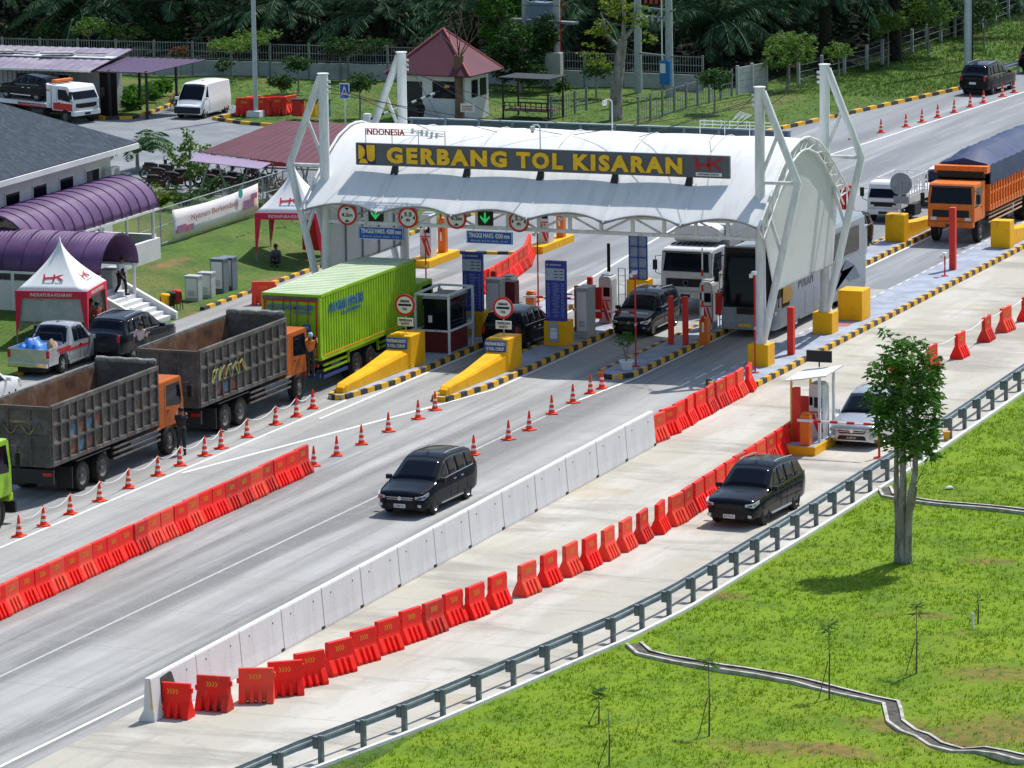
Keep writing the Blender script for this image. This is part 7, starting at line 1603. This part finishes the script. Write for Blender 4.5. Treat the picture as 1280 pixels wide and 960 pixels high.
# ---------------- people ----------------
def person(label, loc, rz, pose='stand', shirt=(.6,.6,.6), trousers=(.04,.04,.05), hat=None, vest=None, h=1.68, hair=True):
    t = thing('person', label, 'person', loc, rz); J = {}; k = h/1.70
    hip = .93; sway = .0
    if pose in ('stand', 'talk', 'climb'): J.update(pel=(0,0,hip), l_hip=(0,.09,hip-.03), r_hip=(0,-.09,hip-.03), l_kn=(.02,.10,.50), r_kn=(.02,-.10,.50), l_an=(-.02,.11,.08), r_an=(0,-.11,.08), l_to=(.15,.12,.03), r_to=(.16,-.12,.03))
    if pose == 'walk': J.update(pel=(0,0,hip), l_hip=(0,.09,hip-.03), r_hip=(0,-.09,hip-.03), l_kn=(.20,.09,.55), r_kn=(-.02,-.09,.50), l_an=(.20,.09,.13), r_an=(-.28,-.09,.16), l_to=(.36,.10,.10), r_to=(-.18,-.09,.05))
    if pose == 'sit': J.update(pel=(0,0,.20), l_hip=(.02,.10,.19), r_hip=(.02,-.10,.19), l_kn=(.34,.18,.46), r_kn=(.34,-.18,.44), l_an=(.46,.14,.07), r_an=(.46,-.14,.07), l_to=(.60,.15,.03), r_to=(.60,-.15,.03))
    dz = J['pel'][2]-hip; ln = .05 if pose != 'sit' else .16
    J.update(bel=(.01,0,1.08+dz), che=(ln,0,1.30+dz), nek=(ln+.01,0,1.43+dz), hd0=(ln+.03,0,1.52+dz), hd1=(ln+.05,0,1.60+dz), hd2=(ln+.04,0,1.66+dz), l_sh=(ln,.17,1.37+dz), r_sh=(ln,-.17,1.37+dz))
    if pose == 'walk': A_ = dict(l_el=(-.10,.24,1.12), l_wr=(-.02,.25,.90), r_el=(.14,-.23,1.12), r_wr=(.30,-.20,.94))
    elif pose == 'sit': A_ = dict(l_el=(.16,.24,1.12), l_wr=(.36,.12,1.05), r_el=(.16,-.24,1.12), r_wr=(.36,-.12,1.05))
    elif pose == 'talk': A_ = dict(l_el=(.12,.24,1.13), l_wr=(.32,.12,1.12), r_el=(.08,-.24,1.12), r_wr=(.30,-.14,1.05))
    elif pose == 'climb': A_ = dict(l_el=(.26,.20,1.40), l_wr=(.45,.14,1.55), r_el=(.24,-.22,1.30), r_wr=(.44,-.16,1.38))
    else: A_ = dict(l_el=(.0,.24,1.12), l_wr=(.06,.24,.88), r_el=(.0,-.24,1.12), r_wr=(.06,-.24,.88))
    for n_, v in A_.items(): J[n_] = (v[0]+(.06 if pose == 'sit' else 0), v[1], v[2]+dz)
    Rr = dict(pel=.12, l_hip=.095, r_hip=.095, l_kn=.062, r_kn=.062, l_an=.042, r_an=.042, l_to=.038, r_to=.038, bel=.12, che=.135, nek=.055, hd0=.085, hd1=.095, hd2=.07, l_sh=.062, r_sh=.062, l_el=.042, r_el=.042, l_wr=.03, r_wr=.03)
    E = [('pel','bel'),('bel','che'),('che','nek'),('nek','hd0'),('hd0','hd1'),('hd1','hd2'),('pel','l_hip'),('pel','r_hip'),('l_hip','l_kn'),('r_hip','r_kn'),('l_kn','l_an'),('r_kn','r_an'),('l_an','l_to'),('r_an','r_to'),('che','l_sh'),('che','r_sh'),('l_sh','l_el'),('r_sh','r_el'),('l_el','l_wr'),('r_el','r_wr')]
    for s_ in 'lr':
        w_ = Vector(J[s_+'_wr']); d = (w_-Vector(J[s_+'_el'])).normalized(); J[s_+'_pm'] = tuple(w_+d*.07); Rr[s_+'_pm'] = .032; E.append((s_+'_wr', s_+'_pm')); sd = Vector((0,0,1)).cross(d); sd = sd.normalized() if sd.length > .1 else Vector((1,0,0))
        for q, (o_, l_) in enumerate(((-.03,.07),(-.01,.085),(.01,.08),(.03,.065))):
            n_ = '%s_f%d' % (s_, q); J[n_] = tuple(w_+d*(.09+l_)+sd*o_*1.4+Vector((0,0,-.015))); Rr[n_] = .009; E.append((s_+'_pm', n_))
        J[s_+'_th'] = tuple(w_+d*.08+sd*.06); Rr[s_+'_th'] = .010; E.append((s_+'_pm', s_+'_th'))
    J['nose'] = (J['hd0'][0]+.095, 0, J['hd0'][2]+.03); Rr['nose'] = .014; E.append(('hd0','nose'))
    def skin(name, names, grow, mat_, parent):
        ns = [n_ for n_ in J if n_ in names]; ix = {n_: i for i, n_ in enumerate(ns)}; me = bpy.data.meshes.new(name); me.from_pydata([tuple(c*k for c in J[n_]) for n_ in ns], [(ix[a], ix[c]) for a, c in E if a in ix and c in ix], [])
        o = bpy.data.objects.new(name, me); COL.objects.link(o); o.modifiers.new('skin','SKIN'); m2 = o.modifiers.new('sub','SUBSURF'); m2.levels = 1; m2.render_levels = 1
        for i, n_ in enumerate(ns):
            v = me.skin_vertices[0].data[i]; r = (Rr[n_]+grow)*k; v.radius = (r, r); v.use_root = (n_ in ('pel','che') and (n_ == 'pel' or 'pel' not in ix))
        dg = bpy.context.evaluated_depsgraph_get(); m3 = bpy.data.meshes.new_from_object(o.evaluated_get(dg)); bpy.data.objects.remove(o); m3.materials.clear(); m3.materials.append(mat_); m3.polygons.foreach_set('use_smooth', [True]*len(m3.polygons))
        o = bpy.data.objects.new(name, m3); COL.objects.link(o); o.parent = parent; return o
    body = skin('body', set(J), 0, m_skin, t)
    skin('shirt', {'pel','bel','che','l_sh','r_sh','l_el','r_el'}, .016, mat('shirt_cloth', shirt, .85, col2=tuple(c*.75 for c in shirt), scale=6), t)
    skin('trousers', {'pel','l_hip','r_hip','l_kn','r_kn','l_an','r_an'}, .014, mat('trouser_cloth', trousers, .85), t)
    if vest: skin('vest', {'pel','bel','che'}, .034, mat('vest_cloth', vest, .85), t)
    for s_ in 'lr':
        b = MB(); a = Vector(J[s_+'_an'])*k; c = Vector(J[s_+'_to'])*k; b.tube([a+Vector((-.04,0,-.03)), (a+c)/2+Vector((0,0,-.005)), c+Vector((.03,0,0))], [.045,.05,.035], 8); b.build('shoe', m_blk, t, smooth=50)
    c = Vector(J['hd1'])*k; b = MB(); b.lathe([(0,.105),(.06,.092),(.096,.045),(.104,.0),(.098,-.045)], (c.x-.012,0,c.z+.02), 12); b.build('hair' if not hat else 'headwear', mat('headwear_cloth', hat, .8) if hat else m_hair, t, smooth=60)
    b = MB()
    for s_ in (-1, 1): b.box((c.x+.088,s_*.034,c.z-.045), (.01,.02,.012))
    b.build('eyes', m_blk, t); return t
def pp(px, py, z=None): p = gpt(px, py); return (p.x, p.y, p.z if z is None else z)
person('person in white shirt and dark vest walking down the white stairs', (-21.35, 9.3, 1.02), R(-20), 'walk', (.65,.66,.68), (.015,.015,.02), vest=(.02,.025,.04))
person('person in dark red shirt standing at the corner of the near tent', pp(124, 428), R(150), 'talk', (.40,.05,.04), (.10,.09,.07))
person('person in brown shirt standing behind the one in dark red at the near tent', pp(113, 424), R(-20), 'talk', (.20,.09,.06), (.06,.05,.04))
person('person in dark blue clothes and headscarf inside the near tent behind the curtain', (-21.5, 4.2, .12), R(-80), 'stand', (.05,.07,.12), (.03,.04,.06), hat=(.06,.07,.09))
person('person in pale pink shirt walking beside the dark blue SUV, seen from behind', (-15.75, -.3, .014), R(100), 'walk', (.62,.48,.46), (.05,.06,.09))
person('person in dark clothes sitting on the grass under the second tent', pp(346, 331), R(-75), 'sit', (.10,.11,.14), (.03,.03,.035))
person('person in dark clothes standing between the two dump trucks on the roped side', (-5.95, -17.0, .014), R(110), 'climb', (.03,.03,.035), (.03,.04,.035), h=1.72)
person('person in orange with pale blue hat at the cab behind the container truck', (-6.02, -5.5, .9), R(100), 'climb', (.75,.20,.03), (.03,.03,.03), hat=(.35,.52,.66))
person('person in dark top seated by the guard house door', (at(527,152).x, at(527,152).y-.1, .3), R(-70), 'sit', (.02,.02,.025), (.03,.03,.03))
person('person in dark clothes standing at the container office doorway', (at(79,141).x, at(79,141).y, 0), R(-90), 'stand', (.03,.03,.04), (.05,.05,.06))
p = at(378, 152)
for k, (m_, nm) in enumerate(((m_redp,'red'),(m_yellowb,'yellow'),(mat('teal_bin', (.05,.35,.25), .6),'green'))):
    t = thing('litter_bin', nm+' box bin on the grass behind the maroon shelter roof', 'bin', (p.x-.6+k*.8, p.y+.8, 0)); b = MB(); b.box((0,0,.65), (.6,.5,.9), top=.95); b.build('tub', m_, t, bevel=.04); b = MB(); b.box((0,0,1.13), (.66,.56,.06)); b.build('lid', m_dark, t)

# ---------------- trees and shrubs ----------------
def small_tree(px, py, h, r, label, m=m_leafd, n=900, L=.22, W_=.05, stem=.07, squash=.6, group='young trees around the yard', lean=0):
    p = gpt(px, py); bl = []
    for k in range(6): a = k*1.05+random.random(); bl.append((math.cos(a)*r*.55+lean, math.sin(a)*r*.55, h-r*squash*random.uniform(.5,1.3), r*.5, r*.42*squash/.6))
    bl.append((lean,0,h-.3*r,r*.5,r*.4)); return tree('young_tree', label, 'tree', (p.x,p.y,p.z), [([(0,0,-.1),(.03+lean*.3,0,h*.35),(lean*.7,0,h*.62)], [stem,stem*.8,stem*.5])], bl, n, L, W_, m, group, 5)
small_tree(373,117,2.2,.9,'small dark tree directly in front of the boundary wall, left of the pedestrian sign')
small_tree(425,102,2.6,1.1,'taller dark young tree against the boundary fence above the pedestrian sign')
small_tree(450,148,2.5,1.0,'young dark tree just right of the pedestrian sign')
small_tree(352,140,2.2,.8,'young tree between the lamp post and the maroon shelter roof')
small_tree(470,100,2.5,1.0,'young tree against the fence left of the guard house roof')
small_tree(893,142,2.5,1.0,'round young tree beside the climbing wire fence', n=1100)
small_tree(745,122,2.3,1.0,'low spreading tree before the boundary wall right of the gazebo')
small_tree(703,125,1.1,.55,'round green bush beside the gazebo', m=m_leafd, n=500, stem=.04)
small_tree(290,102,2.6,1.5,'flat-topped pale green tree behind the lamp post', m=m_leafl, n=900, squash=.3)
small_tree(322,95,2.8,1.5,'spreading pale green tree between lamp post and boundary fence', m=m_leafl, n=800, squash=.3)
small_tree(112,84,3.0,1.5,'pale green sapling rising behind the container office roof', m=m_leafl, n=700, squash=.4)
small_tree(160,84,2.6,1.6,'pale green spreading tree behind the purple side canopy', m=m_leafl, n=700, squash=.3)
small_tree(60,80,2.6,1.0,'dark green young tree behind the container office', n=700)
small_tree(226,98,2.0,.6,'sparse brown young tree before the boundary wall', m=m_leafb, n=260, stem=.04)
small_tree(280,100,1.3,.7,'small leafy shrub tree right of the white van', n=300, stem=.04)
small_tree(985,112,3.2,1.7,'round pale-trunked tree on the slope just right of the precast fence', m=m_leafl, n=2200, stem=.12)
small_tree(1048,100,2.2,.9,'thin grey-green young tree among the fence posts', m=m_leafl, n=500)
small_tree(1110,85,3.4,1.3,'tall pale feathery tree beside the dark wood at top right', m=m_leafl, n=1300)
small_tree(1160,70,3.6,1.7,'broad grey-green tree at the wood edge left of the thick white pole', m=m_leafl, n=1700)
small_tree(1230,60,3.2,1.4,'dark bushy tree right of the thick white pole', n=1200)
small_tree(1085,62,3.0,1.2,'slim young tree on the slope at the wood edge', m=m_leafd, n=700)
p = at(1048,118,0); 
# big half-bare tree
p = gpt(770, 150); tree('old_tree', 'thick pale trunk with sparse yellow-green shoots, right of the transformer poles', 'tree', (p.x,p.y,p.z), [([(0,0,-.1),(.02,0,1.5),(.25,0,3.2),(.45,0,4.4)], [.42,.34,.30,.24]), ([(.45,0,4.3),(.5,.1,5.6),(.4,.1,7.2)], [.14,.1,.05]), ([(.4,0,4.3),(1.0,-.1,5.0),(1.3,0,6.4)], [.13,.1,.05]), ([(.3,0,4.0),(-.5,0,4.7),(-.8,.1,6.0)], [.1,.08,.04])],
     [(-.9,0,5.0,.9,.8),(.2,0,6.1,1.0,.8),(1.4,0,5.6,.9,.9),(-.3,.1,6.6,.9,.6),(1.9,0,4.6,.6,.5),(-1.3,0,3.6,.9,.7),(-.9,.3,3.0,.6,.5)], 900, .26, .07, m_leafy, limbs=False, per=5, shell=.1)
p = gpt(574, 153); t = thing('dead_tree', 'bare dead tree with a lopped thick trunk standing before the guard house', 'tree', (p.x,p.y,p.z)); b = MB(); b.tube([(0,0,-.1),(.02,0,1.5),(0,0,3.0),(.05,0,3.7)], [.25,.22,.24,.27], 10)
def twig(b, p, d, l, r, n):
    q = p+d*l; b.tube([p, (p+q)/2+Vector((random.uniform(-.05,.05),random.uniform(-.05,.05),0)), q], [r, r*.8, r*.55], 5)
    if n:
        for _ in range(2 if n > 1 else 3): nd = (d+Vector((random.uniform(-.6,.6),random.uniform(-.4,.4),random.uniform(-.1,.4)))).normalized(); twig(b, q, nd, l*random.uniform(.6,.85), r*.55, n-1)
for dx, l in ((-.5,.8),(.1,.9),(.7,1.0),(.5,1.1),(-.1,1.2)): twig(b, Vector((.03,0,3.5)), Vector((dx,random.uniform(-.2,.2),1)).normalized(), l, .05, 3)
b.build('trunk', m_wood, t, smooth=50)
def bigtree(px, py, h, r, label, m, n):
    p = gpt(px, py); bl = []
    for k in range(16): a = random.uniform(0,2*PI); q = random.uniform(.1,.8); z = h*random.uniform(.32,.95); bl.append((math.cos(a)*r*q, math.sin(a)*r*q, z, r*random.uniform(.28,.45), r*random.uniform(.25,.4)))
    return tree('leafy_tree', label, 'tree', (p.x,p.y,p.z), [([(0,0,-.1),(.1,0,h*.3),(0,.1,h*.6)], [.2,.16,.1])], bl, n, .24, .07, m, None, 5)
bigtree(650, 116, 3.9, 2.4, 'dense dark green feathery tree right of the guard house roof', m_leafd, 6500)
bigtree(628, 104, 7.5, 2.3, 'tall bright green tree rising behind the guard house', m_leaf, 6500)
bigtree(210, 82-0, 2.6, 1.2, 'dark green tree against the fence left of the lamp post', m_leafd, 1400)
# shrubs by the motorcycles
def frond_set(origin, n, L, droop, lean0, m, parent, name='crown', leaflets=26, llen=.35, lw=.03, up=1.0, seed=0, stiff=1.0):
    rr = np.random.default_rng(seed); C = []; N = []; LL = []; b = MB()
    for k in range(n):
        az = 2*PI*k/n*2.4+rr.uniform(-.3,.3); el = lean0[0]+(lean0[1]-lean0[0])*rr.random(); l = L*rr.uniform(.8,1.1); pts = []
        d = np.array([math.cos(az)*math.cos(el), math.sin(az)*math.cos(el), math.sin(el)]); p_ = np.array(origin, float)+d*.1; st = l/10
        for s in range(11): pts.append(p_.copy()); d = d+np.array([0,0,-droop*(s/10+.25)]); d /= np.linalg.norm(d); p_ = p_+d*st
        b.tube([tuple(q) for q in pts], [.045*L/3*(1-.085*i)+.004 for i in range(11)], 4)
        for s in np.linspace(.12, .99, leaflets):
            f = s*10; i = min(9, int(f)); q = pts[i]+(pts[i+1]-pts[i])*(f-i); tg = pts[i+1]-pts[i]; tg = tg/np.linalg.norm(tg); sd = np.cross(tg, [0,0,1.]); sd /= np.linalg.norm(sd)+1e-6
            ll = llen*math.sin(PI*min(1, .12+s*.88))**.5*rr.uniform(.85,1.1)
            for sg in (-1, 1): C.append(q); N.append(sd*sg*.85+tg*.55+np.array([0,0,-.35+rr.uniform(-.25,.15)])*stiff); LL.append(max(.1, ll))
    o = leaf_mesh(name, np.array(C), np.array(N), np.array(LL), lw, m, parent, fold=.1); st_ = b.build('frond_stalk', m, parent if parent else None); st_.parent = o; return o
p = gpt(172, 214); t = thing('garden_palm', 'small feathery garden palm beside the slate-roofed building', 'palm', tuple(p)); b = MB(); b.tube([(0,0,-.1),(0,0,.9)], [.12,.08], 8); b.build('trunk', m_bark, t); frond_set((0,0,.9), 15, 2.5, .26, (.5,1.2), mat('fresh_palm', (.035,.10,.03), .6, col2=(.06,.15,.04)), t, leaflets=30, llen=.6, lw=.045, seed=3)
p = gpt(238, 240); tree('leafy_tree', 'broad-leaved light green tree in front of the maroon shelter', 'tree', tuple(p), [([(0,0,-.1),(.05,0,1.2),(0,0,2.2)], [.07,.06,.04])], [(-.6,0,1.6,.6,.35),(.6,0,1.5,.6,.35),(0,0,2.3,.5,.4),(-.9,0,2.1,.4,.25),(.9,.1,2.3,.4,.25),(0,0,2.9,.3,.35),(.3,0,1.0,.5,.3)], 800, .20, .07, m_leafl, per=5)
for (px, py, lab, m) in ((200,262,'yellow-green spiky shrub at the end of the upper purple walkway', m_leafy), (228,262,'dark arching shrub behind the banner fence', m_leafd), (262,252,'dark arching shrub further along the banner fence', m_leafd), (345,250,'reddish shrub behind the fence near the second tent', m_leafb), (300,252,'dark spiky shrub between fence and shelter posts', m_leafd)):
    p = gpt(px, py); t = thing('shrub', lab, 'shrub', tuple(p)); frond_set((0,0,.05), 15, 1.3, .20, (.7,1.4), m, t, 'foliage', leaflets=14, llen=.34, lw=.035, seed=px)
for i, (px, py) in enumerate([(150,128),(158,133),(166,126),(174,130),(183,124),(190,128),(198,121),(205,118),(162,138),(170,136)]):
    p = at(px, py); t = thing('shrub', ORD[i]+' leafy garden plant from the left in the bed by the purple side canopy', 'shrub', (p.x,p.y,0), 0, 'garden plants by the office'); leaf_mesh('foliage', *clusters(blob_pts([(0,0,.45,.4,.4)], 40), 5, .35, .07, -.5), m_leaf, t)
p = at(222, 138); t = thing('shrub', 'dry reddish bush left of the white van', 'shrub', (p.x,p.y+.3,0)); leaf_mesh('foliage', *clusters(blob_pts([(0,0,.5,.6,.5)], 80), 5, .22, .03, 0), m_leafb, t)

# ---------------- oil palm plantation ----------------
m_palmtrunk = mat('dark_palm_trunk', (.03,.028,.02), .95, col2=(.015,.02,.01), scale=3)
protos = []
for s in range(4):
    t = thing('oil_palm', 'x', 'palm', (0,0,0)); b = MB(); th = 3.3+s*.3 if s < 2 else 5.4+s*.2; b.tube([(0,0,-.2),(.02,0,th*.5),(0,0,th)], [.42,.36,.34], 10)
    rr = random.Random(s)
    for k in range(60): a = rr.uniform(0,2*PI); z = rr.uniform(.2,th); b.cyl((math.cos(a)*.33,math.sin(a)*.33,z), (math.cos(a)*.5,math.sin(a)*.5,z+.18), .06, .03, 4)
    b.build('trunk', m_palmtrunk, t); frond_set((0,0,th), 40, 5.6, .17, (-.2,1.35), m_palm, t, leaflets=48, llen=.9, lw=.045, seed=s+20, stiff=1.5); protos.append(t)
spots = []
for r_, y in enumerate((98.5, 104.5, 111, 118, 125, 133, 142, 152)):
    x = -96+(r_ % 2)*4.2
    while x < -22.5+(3 if y > 110 else 0):
        spots.append((x+random.uniform(-.9,.9), y+random.uniform(-1.2,1.2), r_)); x += 6.9
for i, (x, y, r_) in enumerate(spots):
    lab = ['oil palm in the front row of the dark plantation behind the boundary fence', 'oil palm in a deeper row of the dark plantation behind the boundary fence'][r_ > 0]
    if i < 4: protos[i].location = (x, y, 0); protos[i].rotation_euler = (0,0,random.uniform(0,6)); tag(protos[i], lab, None, 'front row oil palms' if r_ == 0 else 'deeper oil palms')
    else: dup(protos[random.randrange(2) if r_ == 0 else random.choice((0,2,3,2,3))], (x, y, 0), random.uniform(0, 6.28), lab, 'front row oil palms' if r_ == 0 else 'deeper oil palms')
# wood undergrowth at top right and under the palms (one uncountable mass)
pts = []
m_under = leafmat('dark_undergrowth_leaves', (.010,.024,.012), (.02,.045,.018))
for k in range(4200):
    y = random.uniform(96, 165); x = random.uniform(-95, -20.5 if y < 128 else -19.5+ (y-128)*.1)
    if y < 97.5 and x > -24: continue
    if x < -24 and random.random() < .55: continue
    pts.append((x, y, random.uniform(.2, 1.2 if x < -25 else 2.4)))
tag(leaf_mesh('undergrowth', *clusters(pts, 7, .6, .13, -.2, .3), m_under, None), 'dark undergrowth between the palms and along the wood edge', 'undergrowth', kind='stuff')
def rough(P): 
    k = (P[:,0] < -19.7) | (P[:,1] > 69); k &= ~((P[:,0] < -30) & (P[:,1] > 43) & (P[:,1] < 73)); k &= ~((P[:,0] < -24.5) & (P[:,1] < 43))
    k &= ~((P[:,0] > -16.6+(P[:,1]-68)*.19)); k &= ~((P[:,0] > -19.3) & (P[:,1] < 69)); return k
blades('verge_grass', 'short grass on the left slope and the verges behind the wall', 52000, -55, -8, -8, 100, mat('verge_blades', (.085,.17,.025), .8, col2=(.13,.18,.035), scale=.3, spec=.1), (.04,.11), cond=rough, clump=3)
blades('slope_grass', 'grass growing on the slope at the top right', 16000, -21, -8, 92, 150, mat('slope_blades', (.10,.22,.025), .8, col2=(.13,.20,.035), scale=.3, spec=.1), (.08,.2), cond=lambda P: P[:,0] < -11.8+(P[:,1]-95)*.09, clump=4)
